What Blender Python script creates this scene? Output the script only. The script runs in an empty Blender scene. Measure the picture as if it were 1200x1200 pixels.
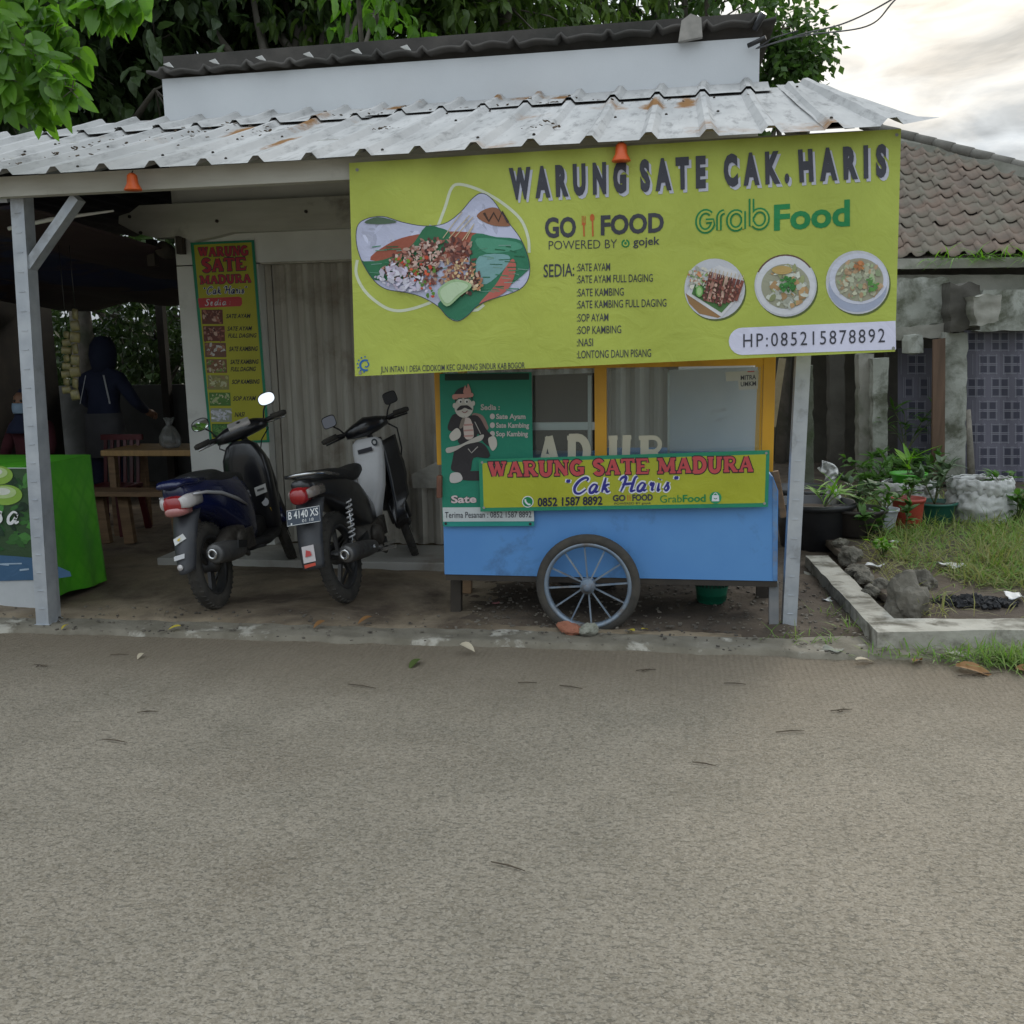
import bpy, bmesh, math, random
from mathutils import Vector, Matrix, Euler
random.seed(7)
S = bpy.context.scene
COL = S.collection
R_ = math.radians

# ------------------------------------------------------------------ camera
CF, CPITCH, CYAW, CROLL, CH = 1150.0, R_(9.6), R_(9.7), 0.02, 1.6
FW = Vector((-math.sin(CYAW) * math.cos(CPITCH), math.cos(CYAW) * math.cos(CPITCH), -math.sin(CPITCH)))
_r0 = Vector((math.cos(CYAW), math.sin(CYAW), 0)); _u0 = _r0.cross(FW)
RT = math.cos(CROLL) * _r0 - math.sin(CROLL) * _u0
UP = math.sin(CROLL) * _r0 + math.cos(CROLL) * _u0
CAMP = Vector((0, 0, CH))
cd = bpy.data.cameras.new("camera"); cam = bpy.data.objects.new("camera", cd); COL.objects.link(cam)
cd.sensor_width = 36; cd.lens = 36 * CF / 1200; cd.clip_end = 2000; cd.clip_start = 0.05
cam.matrix_world = Matrix(((RT.x, UP.x, -FW.x, 0), (RT.y, UP.y, -FW.y, 0), (RT.z, UP.z, -FW.z, CH), (0, 0, 0, 1)))
S.camera = cam

# ------------------------------------------------------------------ light
SUN_EL, SUN_AZ = R_(30), R_(16)          # azimuth clockwise from +Y
sd = bpy.data.lights.new("sun", 'SUN'); sun = bpy.data.objects.new("sun", sd); COL.objects.link(sun)
sd.energy = 0.8; sd.angle = R_(12); sd.color = (1.0, 0.93, 0.82)
SUNV = Vector((math.sin(SUN_AZ) * math.cos(SUN_EL), math.cos(SUN_AZ) * math.cos(SUN_EL), math.sin(SUN_EL)))
sun.rotation_euler = SUNV.to_track_quat('Z', 'Y').to_euler()
W = bpy.data.worlds.new("World"); S.world = W; W.use_nodes = True
def world():
    nt = W.node_tree; N = nt.nodes; L = nt.links; N.clear()
    out = N.new('ShaderNodeOutputWorld'); bg = N.new('ShaderNodeBackground'); bg.inputs[1].default_value = 0.1
    sky = N.new('ShaderNodeTexSky'); sky.sky_type = 'NISHITA'; sky.sun_disc = False
    sky.sun_elevation = SUN_EL; sky.sun_rotation = SUN_AZ; sky.dust_density = 2.5; sky.air_density = 1.2
    tc = N.new('ShaderNodeTexCoord')
    mp = N.new('ShaderNodeMapping'); mp.inputs['Scale'].default_value = (2.2, 2.2, 6.5); L.new(tc.outputs['Generated'], mp.inputs[0])
    mp.inputs['Rotation'].default_value = (0, 0.25, 0.3)
    no = N.new('ShaderNodeTexNoise'); no.inputs['Scale'].default_value = 1.7; no.inputs['Detail'].default_value = 9; no.inputs['Roughness'].default_value = 0.62; no.inputs['Distortion'].default_value = 0.5
    L.new(mp.outputs[0], no.inputs['Vector'])
    rp = N.new('ShaderNodeValToRGB'); rp.color_ramp.elements[0].position = 0.30; rp.color_ramp.elements[1].position = 0.60
    rp.color_ramp.elements[0].color = (0.86, 0.86, 0.86, 1); rp.color_ramp.elements[1].color = (1, 1, 1, 1)
    L.new(no.outputs['Fac'], rp.inputs[0])
    # cloud layer colour: cool grey to cream toward the sun
    dp = N.new('ShaderNodeVectorMath'); dp.operation = 'DOT_PRODUCT'; dp.inputs[1].default_value = SUNV; L.new(tc.outputs['Generated'], dp.inputs[0])
    mr = N.new('ShaderNodeMapRange'); mr.inputs[1].default_value = 0.925; mr.inputs[2].default_value = 1.0; L.new(dp.outputs['Value'], mr.inputs[0])
    cc = N.new('ShaderNodeMix'); cc.data_type = 'RGBA'; cc.inputs[6].default_value = (4.5, 4.95, 5.35, 1); cc.inputs[7].default_value = (6.2, 5.5, 4.4, 1)
    L.new(mr.outputs[0], cc.inputs[0])
    n2 = N.new('ShaderNodeTexNoise'); n2.inputs['Scale'].default_value = 5.5; n2.inputs['Detail'].default_value = 8; n2.inputs['Distortion'].default_value = 0.8; L.new(mp.outputs[0], n2.inputs['Vector'])
    r2 = N.new('ShaderNodeMapRange'); r2.inputs[1].default_value = 0.3; r2.inputs[2].default_value = 0.7; r2.inputs[3].default_value = 0.57; r2.inputs[4].default_value = 1.1; L.new(n2.outputs['Fac'], r2.inputs[0])
    ml = N.new('ShaderNodeMix'); ml.data_type = 'RGBA'; ml.blend_type = 'MULTIPLY'; ml.inputs[0].default_value = 1; L.new(cc.outputs[2], ml.inputs[6]); L.new(r2.outputs[0], ml.inputs[7])
    # overcast layer: the zenith is about three times as bright as the horizon
    sz = N.new('ShaderNodeSeparateXYZ'); L.new(tc.outputs['Generated'], sz.inputs[0]); zr = N.new('ShaderNodeMapRange'); zr.inputs[3].default_value = 0.66; zr.inputs[4].default_value = 2.8; L.new(sz.outputs[2], zr.inputs[0])
    m3 = N.new('ShaderNodeMix'); m3.data_type = 'RGBA'; m3.blend_type = 'MULTIPLY'; m3.inputs[0].default_value = 1; L.new(ml.outputs[2], m3.inputs[6]); L.new(zr.outputs[0], m3.inputs[7])
    mx = N.new('ShaderNodeMix'); mx.data_type = 'RGBA'; L.new(rp.outputs[0], mx.inputs[0]); L.new(sky.outputs[0], mx.inputs[6]); L.new(m3.outputs[2], mx.inputs[7])
    L.new(mx.outputs[2], bg.inputs[0]); L.new(bg.outputs[0], out.inputs[0])
world()
S.view_settings.view_transform = 'Standard'; S.view_settings.look = 'None'; S.view_settings.gamma = 1
S.view_settings.exposure = 0.74
S.render.engine = 'CYCLES'
S.cycles.use_denoising = True
S.cycles.max_bounces = 6

# ------------------------------------------------------------------ helpers
def P(px, py, x=None, y=None, z=None):
    """where the sight line through a photo pixel meets the plane x=, y= or z="""
    d = FW + RT * ((px - 600) / CF) + UP * ((600 - py) / CF)
    if y is not None: t = y / d.y
    elif z is not None: t = (z - CH) / d.z
    else: t = x / d.x
    return CAMP + d * t
def V(*a): return Vector(a)
def lerp(a, b, t): return a + (b - a) * t

def tag(o, label=None, cat=None, group=None, kind=None):
    if label: o['label'] = label
    if cat: o['category'] = cat
    if group: o['group'] = group
    if kind: o['kind'] = kind
    return o
def empty(name, loc, label, cat, group=None, rot=None):
    o = bpy.data.objects.new(name, None); COL.objects.link(o); o.location = loc; o.empty_display_size = 0.1
    if rot is not None: o.rotation_euler = rot
    return tag(o, label, cat, group)
def top(o):
    while o.parent: o = o.parent
    return o

class MB:
    def __init__(s): s.v = []; s.f = []; s.m = []; s.sm = []; s.mi = 0
    def add(s, vs, fs, smooth=False):
        n = len(s.v); s.v += [Vector(v) for v in vs]
        for f in fs: s.f.append([i + n for i in f]); s.m.append(s.mi); s.sm.append(smooth)
        return s
    def box(s, c, d, rot=None, bev=0.0):
        c = Vector(c); hx, hy, hz = d[0] / 2, d[1] / 2, d[2] / 2
        M = rot.to_matrix() if isinstance(rot, Euler) else (rot if rot is not None else Matrix.Identity(3))
        if bev > 0:
            bm = bmesh.new(); bmesh.ops.create_cube(bm, size=1)
            for v in bm.verts: v.co = Vector((v.co.x * d[0], v.co.y * d[1], v.co.z * d[2]))
            bmesh.ops.bevel(bm, geom=bm.edges[:], offset=min(bev, min(d) * 0.45), segments=2, profile=0.6, affect='EDGES')
            bm.verts.index_update()
            vs = [c + M @ v.co for v in bm.verts]; fs = [[v.index for v in f.verts] for f in bm.faces]; bm.free()
            return s.add(vs, fs, False)
        vs = [c + M @ Vector((x, y, z)) for x in (-hx, hx) for y in (-hy, hy) for z in (-hz, hz)]
        return s.add(vs, [(0, 1, 3, 2), (4, 6, 7, 5), (0, 4, 5, 1), (2, 3, 7, 6), (0, 2, 6, 4), (1, 5, 7, 3)])
    def bar(s, a, b, w, h, upv=(0, 0, 1), bev=0.0):
        a = Vector(a); b = Vector(b); d = b - a; L = d.length; d.normalize(); u = Vector(upv)
        sd_ = d.cross(u)
        if sd_.length < 1e-4: sd_ = d.cross(Vector((0, 1, 0)))
        sd_.normalize(); u = sd_.cross(d)
        M = Matrix((sd_, d, u)).transposed()
        return s.box((a + b) / 2, (w, L, h), M, bev)
    def tube(s, pts, r, n=10, cap=True, flat=None):
        pts = [Vector(p) for p in pts]; rs = r if isinstance(r, (list, tuple)) else [r] * len(pts)
        vs = []; fs = []; ref = None
        for i, p in enumerate(pts):
            t = (pts[min(i + 1, len(pts) - 1)] - pts[max(i - 1, 0)]).normalized()
            if ref is None: ref = t.orthogonal().normalized()
            ref = (ref - t * ref.dot(t))
            if ref.length < 1e-5: ref = t.orthogonal()
            ref.normalize(); bn = t.cross(ref)
            for k in range(n):
                a = 2 * math.pi * k / n
                vs.append(p + (ref * math.cos(a) + bn * math.sin(a)) * rs[i])
        for i in range(len(pts) - 1):
            for k in range(n):
                k2 = (k + 1) % n; fs.append((i * n + k, i * n + k2, (i + 1) * n + k2, (i + 1) * n + k))
        if cap: fs.append(tuple(range(n))[::-1]); fs.append(tuple((len(pts) - 1) * n + k for k in range(n)))
        return s.add(vs, fs, True)
    def lathe(s, prof, o, ax=(0, 0, 1), n=28, smooth=True, jit=0.0, closed=False):
        """prof: (radius, along) pairs round the axis ax from the origin o"""
        o = Vector(o); ax = Vector(ax).normalized(); e1 = ax.orthogonal().normalized(); e2 = ax.cross(e1); vs = []; fs = []
        for (r, h) in prof:
            for k in range(n):
                a = 2 * math.pi * k / n; rr = r * (1 + (random.uniform(-jit, jit) if jit else 0))
                vs.append(o + ax * h + (e1 * math.cos(a) + e2 * math.sin(a)) * rr)
        for i in range(len(prof) - 1):
            for k in range(n):
                k2 = (k + 1) % n; fs.append((i * n + k, i * n + k2, (i + 1) * n + k2, (i + 1) * n + k))
        if closed:
            m = len(prof) - 1
            for k in range(n): k2 = (k + 1) % n; fs.append((m * n + k, m * n + k2, k2, k))
            return s.add(vs, fs, smooth)
        if prof[0][0] > 1e-6: fs.append(tuple(range(n))[::-1])
        if prof[-1][0] > 1e-6: fs.append(tuple((len(prof) - 1) * n + k for k in range(n)))
        return s.add(vs, fs, smooth)
    def loft(s, secs, n=20, ax='x', cap=True):
        """secs: (x, zc, halfwidth_y, halfheight_z, exponent[, yc]) superellipse sections along x"""
        vs = []; fs = []
        for q in secs:
            x, zc, a, b, e = q[:5]; yc = q[5] if len(q) > 5 else 0
            for k in range(n):
                t = 2 * math.pi * k / n; c, sn = math.cos(t), math.sin(t)
                y = a * math.copysign(abs(c) ** (2 / e), c); z = b * math.copysign(abs(sn) ** (2 / e), sn)
                vs.append(Vector((x, yc + y, zc + z)) if ax == 'x' else Vector((zc + z, yc + y, x)))
        m = len(secs)
        for i in range(m - 1):
            for k in range(n):
                k2 = (k + 1) % n; fs.append((i * n + k, i * n + k2, (i + 1) * n + k2, (i + 1) * n + k))
        if cap: fs.append(tuple(range(n))[::-1]); fs.append(tuple((m - 1) * n + k for k in range(n)))
        return s.add(vs, fs, True)
    def prism(s, pts, th):
        """closed outline pts (3-D) thickened by the vector th"""
        th = Vector(th); n = len(pts); vs = [Vector(p) for p in pts] + [Vector(p) + th for p in pts]
        fs = [tuple(range(n)), tuple(range(2 * n - 1, n - 1, -1))] + [(i, i + n, (i + 1) % n + n, (i + 1) % n) for i in range(n)]
        return s.add(vs, fs)
    def grid(s, fn, nu, nv, smooth=True):
        vs = [fn(i / nu, j / nv) for j in range(nv + 1) for i in range(nu + 1)]; w = nu + 1
        return s.add(vs, [(j * w + i, j * w + i + 1, (j + 1) * w + i + 1, (j + 1) * w + i) for j in range(nv) for i in range(nu)], smooth)
    def xform(s, M):
        s.v = [M @ v for v in s.v]; return s
    def build(s, name, mats, parent=None, local=False, solid=0.0, sub=0, origin=None):
        me = bpy.data.meshes.new(name)
        vs = s.v
        root = top(parent) if parent else None
        o = bpy.data.objects.new(name, me)
        if root is not None and not local:
            inv = root.matrix_basis.inverted(); vs = [inv @ v for v in vs]
        elif root is None and not local and vs:
            c = origin
            if c is None:
                xs = [v.x for v in vs]; ys = [v.y for v in vs]; zs = [v.z for v in vs]
                c = Vector(((min(xs) + max(xs)) / 2, (min(ys) + max(ys)) / 2, min(zs)))
            vs = [v - c for v in vs]; o.location = c
        me.from_pydata([tuple(v) for v in vs], [], s.f)
        if not isinstance(mats, (list, tuple)): mats = [mats]
        for m in mats: me.materials.append(m)
        me.polygons.foreach_set('material_index', s.m); me.polygons.foreach_set('use_smooth', s.sm)
        me.validate(); me.update()
        bm = bmesh.new(); bm.from_mesh(me); bmesh.ops.recalc_face_normals(bm, faces=bm.faces[:]); bm.to_mesh(me); bm.free()
        COL.objects.link(o)
        if parent: o.parent = parent
        if solid:
            md = o.modifiers.new('solid', 'SOLIDIFY'); md.thickness = solid; md.offset = 0
        if sub:
            md = o.modifiers.new('sub', 'SUBSURF'); md.levels = sub; md.render_levels = sub
        return o

# ------------------------------------------------------------------ materials
def newmat(name):
    m = bpy.data.materials.new(name); m.use_nodes = True; nt = m.node_tree
    return m, nt, nt.nodes, nt.links, nt.nodes['Principled BSDF']
def noise(N, L, scale, detail=4, rough=0.55, dist=0.0, vec=None, tc=None, sc=None):
    if vec is None:
        g = N.new('ShaderNodeNewGeometry'); vec = g.outputs['Position']
    if sc:
        mp = N.new('ShaderNodeMapping'); mp.inputs['Scale'].default_value = sc; L.new(vec, mp.inputs[0]); vec = mp.outputs[0]
    n = N.new('ShaderNodeTexNoise'); n.inputs['Scale'].default_value = scale; n.inputs['Detail'].default_value = detail
    n.inputs['Roughness'].default_value = rough; n.inputs['Distortion'].default_value = dist; L.new(vec, n.inputs['Vector'])
    return n.outputs['Fac']
def ramp(N, L, fac, a, b, ca=(0, 0, 0, 1), cb=(1, 1, 1, 1)):
    r = N.new('ShaderNodeValToRGB'); r.color_ramp.elements[0].position = a; r.color_ramp.elements[1].position = b
    r.color_ramp.elements[0].color = ca; r.color_ramp.elements[1].color = cb; L.new(fac, r.inputs[0]); return r.outputs[0]
def mixc(N, L, fac, a, b, mode='MIX'):
    x = N.new('ShaderNodeMix'); x.data_type = 'RGBA'; x.blend_type = mode
    for sock, val in ((x.inputs[0], fac), (x.inputs[6], a), (x.inputs[7], b)):
        if hasattr(val, 'is_output'): L.new(val, sock)
        elif isinstance(val, (int, float)): sock.default_value = val
        else: sock.default_value = (*val[:3], 1)
    return x.outputs[2]
def bump(N, L, bs, h, strength=0.3, dist=0.01):
    b = N.new('ShaderNodeBump'); b.inputs['Strength'].default_value = strength; b.inputs['Distance'].default_value = dist
    L.new(h, b.inputs['Height']); L.new(b.outputs[0], bs.inputs['Normal']); return b
def mat(name, c, c2=None, scale=6, rough=0.6, metal=0.0, bmp=0.0, bscale=None, dirt=None, dscale=3, dlo=0.5, dhi=0.7, sc=None, spec=0.5, detail=5, coat=0.0, lo=0.35, hi=0.65):
    """colour varied between c and c2 by noise, with optional patches of dirt and fine bump"""
    m, nt, N, L, bs = newmat(name)
    bs.inputs['Roughness'].default_value = rough; bs.inputs['Metallic'].default_value = metal
    bs.inputs['Specular IOR Level'].default_value = spec; bs.inputs['Coat Weight'].default_value = coat
    col = None
    if c2 is not None:
        f = ramp(N, L, noise(N, L, scale, detail, sc=sc), lo, hi); col = mixc(N, L, f, c, c2)
    if dirt is not None:
        f = ramp(N, L, noise(N, L, dscale, 8, 0.65, 0.3), dlo, dhi); col = mixc(N, L, f, col if col is not None else c, dirt)
        rr = N.new('ShaderNodeMapRange'); rr.inputs[3].default_value = rough; rr.inputs[4].default_value = min(1, rough + 0.3); L.new(f, rr.inputs[0]); L.new(rr.outputs[0], bs.inputs['Roughness'])
    if col is None: bs.inputs['Base Color'].default_value = (*c, 1)
    else: L.new(col, bs.inputs['Base Color'])
    if bmp: bump(N, L, bs, noise(N, L, bscale or scale * 4, 6, 0.6), bmp, 0.01)
    return m
def glassmat(name, tint=(0.9, 0.95, 0.95), mixf=0.25, rough=0.05):
    m, nt, N, L, bs = newmat(name)
    tr = N.new('ShaderNodeBsdfTransparent'); tr.inputs[0].default_value = (*tint, 1)
    gl = N.new('ShaderNodeBsdfGlossy'); gl.inputs['Roughness'].default_value = rough
    fr = N.new('ShaderNodeFresnel'); fr.inputs[0].default_value = 1.5
    mx = N.new('ShaderNodeMixShader'); L.new(fr.outputs[0], mx.inputs[0]); L.new(tr.outputs[0], mx.inputs[1]); L.new(gl.outputs[0], mx.inputs[2])
    df = N.new('ShaderNodeBsdfDiffuse'); df.inputs[0].default_value = (0.5, 0.5, 0.46, 1)
    m2 = N.new('ShaderNodeMixShader'); m2.inputs[0].default_value = mixf * 0.3; L.new(mx.outputs[0], m2.inputs[1]); L.new(df.outputs[0], m2.inputs[2])
    L.new(m2.outputs[0], N['Material Output'].inputs[0]); return m
def leafmat(name, c, c2, trans=0.45, rough=0.45, scale=9):
    m, nt, N, L, bs = newmat(name)
    at = N.new('ShaderNodeAttribute'); at.attribute_name = 'var'
    col = mixc(N, L, at.outputs['Fac'], c, c2)
    L.new(col, bs.inputs['Base Color']); bs.inputs['Roughness'].default_value = rough; bs.inputs['Specular IOR Level'].default_value = 0.35
    tl = N.new('ShaderNodeBsdfTranslucent'); hs = N.new('ShaderNodeHueSaturation'); hs.inputs['Value'].default_value = 1.5; hs.inputs['Saturation'].default_value = 1.1; L.new(col, hs.inputs['Color']); L.new(hs.outputs[0], tl.inputs[0])
    mx = N.new('ShaderNodeMixShader'); mx.inputs[0].default_value = trans; L.new(bs.outputs[0], mx.inputs[1]); L.new(tl.outputs[0], mx.inputs[2])
    L.new(mx.outputs[0], N['Material Output'].inputs[0]); return m
def printmat(name, rough=0.5, bmp=0.15, bscale=9):
    """printed vinyl: colour from the printed design, with crumples in the sheet"""
    m, nt, N, L, bs = newmat(name)
    at = N.new('ShaderNodeAttribute'); at.attribute_name = 'ink'
    f = noise(N, L, 2.2, 5, 0.6)
    mr = N.new('ShaderNodeMapRange'); mr.inputs[1].default_value = 0.3; mr.inputs[2].default_value = 0.7; mr.inputs[3].default_value = 0.88; mr.inputs[4].default_value = 1.06; L.new(f, mr.inputs[0])
    L.new(mixc(N, L, 1.0, at.outputs['Color'], mr.outputs[0], 'MULTIPLY'), bs.inputs['Base Color'])
    bs.inputs['Roughness'].default_value = rough; bs.inputs['Specular IOR Level'].default_value = 0.4
    if bmp: bump(N, L, bs, noise(N, L, bscale, 5, 0.55, 1.2), bmp, 0.03)
    return m

M = {}
M['print'] = printmat('printed_vinyl', 0.55, 0.22, 7)
M['print_flat'] = printmat('printed_sticker', 0.5, 0.05, 20)

# ------------------------------------------------------------------ printed artwork
def srgb(r, g, b):
    f = lambda c: (c / 255) / 12.92 if c / 255 <= 0.04045 else ((c / 255 + 0.055) / 1.055) ** 2.4
    return (f(r), f(g), f(b))
_glyph = {}
def text_mesh(txt, bold=0.0, shear=0.0, space=1.0):
    key = (txt, bold, shear, space)
    if key in _glyph: return _glyph[key]
    def mk(t):
        c = bpy.data.curves.new('t', 'FONT'); c.body = t; c.offset = bold; c.shear = shear; c.space_character = space; c.resolution_u = 3; c.fill_mode = 'FRONT' if False else 'BOTH'
        c.dimensions = '2D'
        o = bpy.data.objects.new('t', c); COL.objects.link(o); dg = bpy.context.evaluated_depsgraph_get(); dg.update()
        me = bpy.data.meshes.new_from_object(o.evaluated_get(dg))
        r = ([(v.co.x, v.co.y) for v in me.vertices], [tuple(p.vertices) for p in me.polygons])
        bpy.data.objects.remove(o); bpy.data.curves.remove(c); bpy.data.meshes.remove(me); return r
    vs, fs = mk(txt); hv, _ = mk('H')
    cap = max(v[1] for v in hv); base = min(v[1] for v in hv)
    x0 = min(v[0] for v in vs); x1 = max(v[0] for v in vs)
    vs = [((x - x0) / (x1 - x0), (y - base) / (cap - base)) for x, y in vs]
    _glyph[key] = (vs, fs); return vs, fs
def catmull(pts, k=6, closed=False):
    out = []; n = len(pts)
    rng = range(n) if closed else range(n - 1)
    for i in rng:
        p0 = pts[(i - 1) % n] if closed or i > 0 else pts[i]; p1 = pts[i]; p2 = pts[(i + 1) % n]; p3 = pts[(i + 2) % n] if closed or i + 2 < n else p2
        for j in range(k):
            t = j / k
            out.append(tuple(0.5 * (2 * b + (c - a) * t + (2 * a - 5 * b + 4 * c - d) * t * t + (3 * b - a - 3 * c + d) * t ** 3) for a, b, c, d in zip(p0, p1, p2, p3)))
    if not closed: out.append(tuple(pts[-1]))
    return out
def quadmap(q):
    (ax, ay), (bx, by), (cx, cy), (dx, dy) = q      # TL TR BR BL
    def f(u, v):                                     # v: 0 bottom, 1 top
        return ((ax * (1 - u) + bx * u) * v + (dx * (1 - u) + cx * u) * (1 - v), (ay * (1 - u) + by * u) * v + (dy * (1 - u) + cy * u) * (1 - v))
    return f
class Art:
    """flat coloured shapes printed on a sheet: to3(px,py,layer) puts a point of the design on the sheet"""
    def __init__(s, to3): s.to3 = to3; s.v = []; s.f = []; s.c = []
    def poly(s, pts, col, lay=1):
        n = len(s.v); s.v += [(x, y, lay) for x, y in pts]; s.f.append(list(range(n, n + len(pts)))); s.c.append(col)
    def text(s, txt, q, col, lay=2, bold=0.0, shear=0.0, space=1.0, dx=0, dy=0):
        vs, fs = text_mesh(txt, bold, shear, space); f = quadmap(q); n = len(s.v)
        for u, v in vs:
            x, y = f(u, v); s.v.append((x + dx, y + dy, lay))
        for g in fs: s.f.append([i + n for i in g]); s.c.append(col)
    def stroke(s, pts, w, col, lay=2, closed=False):
        n = len(pts); L = []; Rr = []
        for i, p in enumerate(pts):
            a = pts[(i - 1) % n] if (closed or i > 0) else pts[i]; b = pts[(i + 1) % n] if (closed or i < n - 1) else pts[i]
            dx, dy = b[0] - a[0], b[1] - a[1]; l = math.hypot(dx, dy) or 1e-6; nx, ny = -dy / l, dx / l
            ww = w[i] if isinstance(w, (list, tuple)) else w
            L.append((p[0] + nx * ww / 2, p[1] + ny * ww / 2)); Rr.append((p[0] - nx * ww / 2, p[1] - ny * ww / 2))
        for i in range(n if closed else n - 1):
            j = (i + 1) % n; s.poly([L[i], L[j], Rr[j], Rr[i]], col, lay)
    def disc(s, cx, cy, rx, ry, col, lay=1, n=28, ang=0.0):
        ca, sa = math.cos(ang), math.sin(ang)
        s.poly([(cx + rx * math.cos(t) * ca - ry * math.sin(t) * sa, cy + rx * math.cos(t) * sa + ry * math.sin(t) * ca) for t in [2 * math.pi * k / n for k in range(n)]], col, lay)
    def chunks(s, inside, box, n, cols, r0, r1, lay=3, elong=1.6, spread=3):
        k = 0; tries = 0
        while k < n and tries < n * 20:
            tries += 1
            x = random.uniform(box[0], box[2]); y = random.uniform(box[1], box[3])
            if not inside(x, y): continue
            r = random.uniform(r0, r1); e = random.uniform(1, elong); a = random.uniform(0, math.pi); ca, sa = math.cos(a), math.sin(a); m = random.randint(5, 8); pts = []
            for i in range(m):
                t = 2 * math.pi * i / m; rr = r * random.uniform(0.7, 1.15); ux, uy = rr * e * math.cos(t), rr / e * math.sin(t)
                pts.append((x + ux * ca - uy * sa, y + ux * sa + uy * ca))
            c = random.choice(cols); g = random.uniform(0.75, 1.2); s.poly(pts, tuple(min(1, q * g) for q in c), lay + random.random() * spread); k += 1
    def build(s, name, parent=None, m=None, maxe=12, local=False):
        me = bpy.data.meshes.new(name); vs = s.v
        inv = top(parent).matrix_basis.inverted() if parent and not local else None
        me.from_pydata([tuple(v) for v in vs], [], s.f)
        a = me.attributes.new('ink', 'FLOAT_COLOR', 'FACE'); buf = []
        for c in s.c: buf += [c[0], c[1], c[2], 1.0]
        a.data.foreach_set('color', buf)
        bm = bmesh.new(); bm.from_mesh(me); bmesh.ops.triangulate(bm, faces=[f for f in bm.faces if len(f.verts) > 4])
        for it in range(4):
            ed = [e for e in bm.edges if e.calc_length() > maxe]
            if not ed: break
            bmesh.ops.subdivide_edges(bm, edges=ed, cuts=1); bmesh.ops.triangulate(bm, faces=[f for f in bm.faces if len(f.verts) > 4])
        for v in bm.verts:
            q = s.to3(v.co.x, v.co.y, v.co.z); v.co = inv @ q if inv else q
        bm.to_mesh(me); bm.free()
        me.materials.append(m or M['print']); o = bpy.data.objects.new(name, me); COL.objects.link(o)
        if parent: o.parent = parent
        return o
def inpoly(poly):
    def f(x, y):
        r = False; n = len(poly); j = n - 1
        for i in range(n):
            xi, yi = poly[i]; xj, yj = poly[j]
            if (yi > y) != (yj > y) and x < (xj - xi) * (y - yi) / (yj - yi) + xi: r = not r
            j = i
        return r
    return f

# slab lettering and brush script drawn as strokes, unit box per letter
def arc(cx, cy, rx, ry, a0, a1, n=8): return [(cx + rx * math.cos(R_(a0 + (a1 - a0) * i / n)), cy + ry * math.sin(R_(a0 + (a1 - a0) * i / n))) for i in range(n + 1)]
SLAB = {  # (strokes[(points, thick?)], slabs[(x0,x1,y)])
 'W': ([([(.1, .95), (.3, .05)], 1), ([(.3, .05), (.5, .9)], 0), ([(.5, .9), (.7, .05)], 1), ([(.7, .05), (.9, .95)], 0)], [(0, .28, 1), (.38, .6, 1), (.74, 1, 1)]),
 'A': ([([(.14, .05), (.48, .98)], 0), ([(.5, .98), (.84, .05)], 1), ([(.26, .36), (.72, .36)], 0)], [(0, .32, 0), (.62, 1, 0)]),
 'R': ([([(.22, 0), (.22, 1)], 1), ([(.2, .94), (.5, .94)] + arc(.52, .72, .24, .22, 90, -90) + [(.2, .5)], 0), ([(.5, .5), (.82, .04)], 1)], [(.02, .42, 0), (.02, .3, 1), (.66, 1, 0)]),
 'U': ([([(.2, 1), (.2, .34)] + arc(.48, .32, .28, .27, 180, 360) + [(.8, 1)], 1)], [(0, .4, 1), (.62, 1, 1)]),
 'N': ([([(.18, 0), (.18, 1)], 0), ([(.16, .97), (.82, .03)], 1), ([(.82, 0), (.82, 1)], 0)], [(0, .36, 0), (0, .26, 1), (.64, 1, 1)]),
 'G': ([(arc(.5, .5, .36, .42, 40, 300, 14) + [(.84, .14), (.84, .42)], 1)], [(.56, 1, .46)]),
 'S': ([(arc(.5, .73, .32, .21, 15, 200, 9) + arc(.5, .27, .32, .22, 90, -165, 9)[1:], 1)], []),
 'T': ([([(.5, 0), (.5, 1)], 1), ([(.04, .94), (.96, .94)], 0), ([(.08, 1), (.08, .72)], 0), ([(.92, 1), (.92, .72)], 0)], [(.28, .72, 0)]),
 'E': ([([(.22, 0), (.22, 1)], 1), ([(.1, .94), (.9, .94), (.9, .72)], 0), ([(.2, .5), (.68, .5)], 0), ([(.1, .06), (.92, .06), (.92, .3)], 0)], [(.02, .4, 0), (.02, .4, 1)]),
 'M': ([([(.14, 0), (.16, 1)], 0), ([(.16, .97), (.5, .1)], 1), ([(.5, .1), (.82, .97)], 0), ([(.82, 1), (.84, 0)], 1)], [(0, .3, 0), (0, .24, 1), (.68, 1, 0), (.76, 1, 1)]),
 'D': ([([(.22, 0), (.22, 1)], 1), ([(.1, .94), (.45, .94)] + arc(.46, .5, .4, .44, 90, -90, 10) + [(.1, .06)], 1)], [(.02, .4, 0), (.02, .4, 1)]),
}
def slab(art, txt, q, col, edge, lay=3, wt=1.0, rel=None):
    f = quadmap(q); adv = {'W': 1.25, 'M': 1.25, 'S': .8, ' ': .45, 'E': .9, 'T': .95}
    tot = sum(adv.get(c, 1.0) + .08 for c in txt); hpx = abs(q[0][1] - q[3][1]); x = 0
    for c in txt:
        w = adv.get(c, 1.0)
        if c != ' ':
            st, sl = SLAB[c]; mp = lambda p: f((x + p[0] * w) / tot, p[1])
            for k, (cc, ex) in enumerate(((edge, 0.13), (col, 0.0))):
                if cc is None: continue
                for si, (pts, th) in enumerate(st): art.stroke([mp(p) for p in pts], hpx * ((0.27 if th else 0.15) * wt + ex), cc, lay + k + si * .07)
                for sj, (a, b, yy) in enumerate(sl):
                    o = (0.06 if yy == 0 else (-0.06 if yy == 1 else 0)); e = ex * 0.5
                    art.stroke([mp((a - e * .7, yy + o)), mp((b + e * .7, yy + o))], hpx * (0.15 * wt + ex), cc, lay + k + .4 + sj * .07)
        x += w + .08
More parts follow.
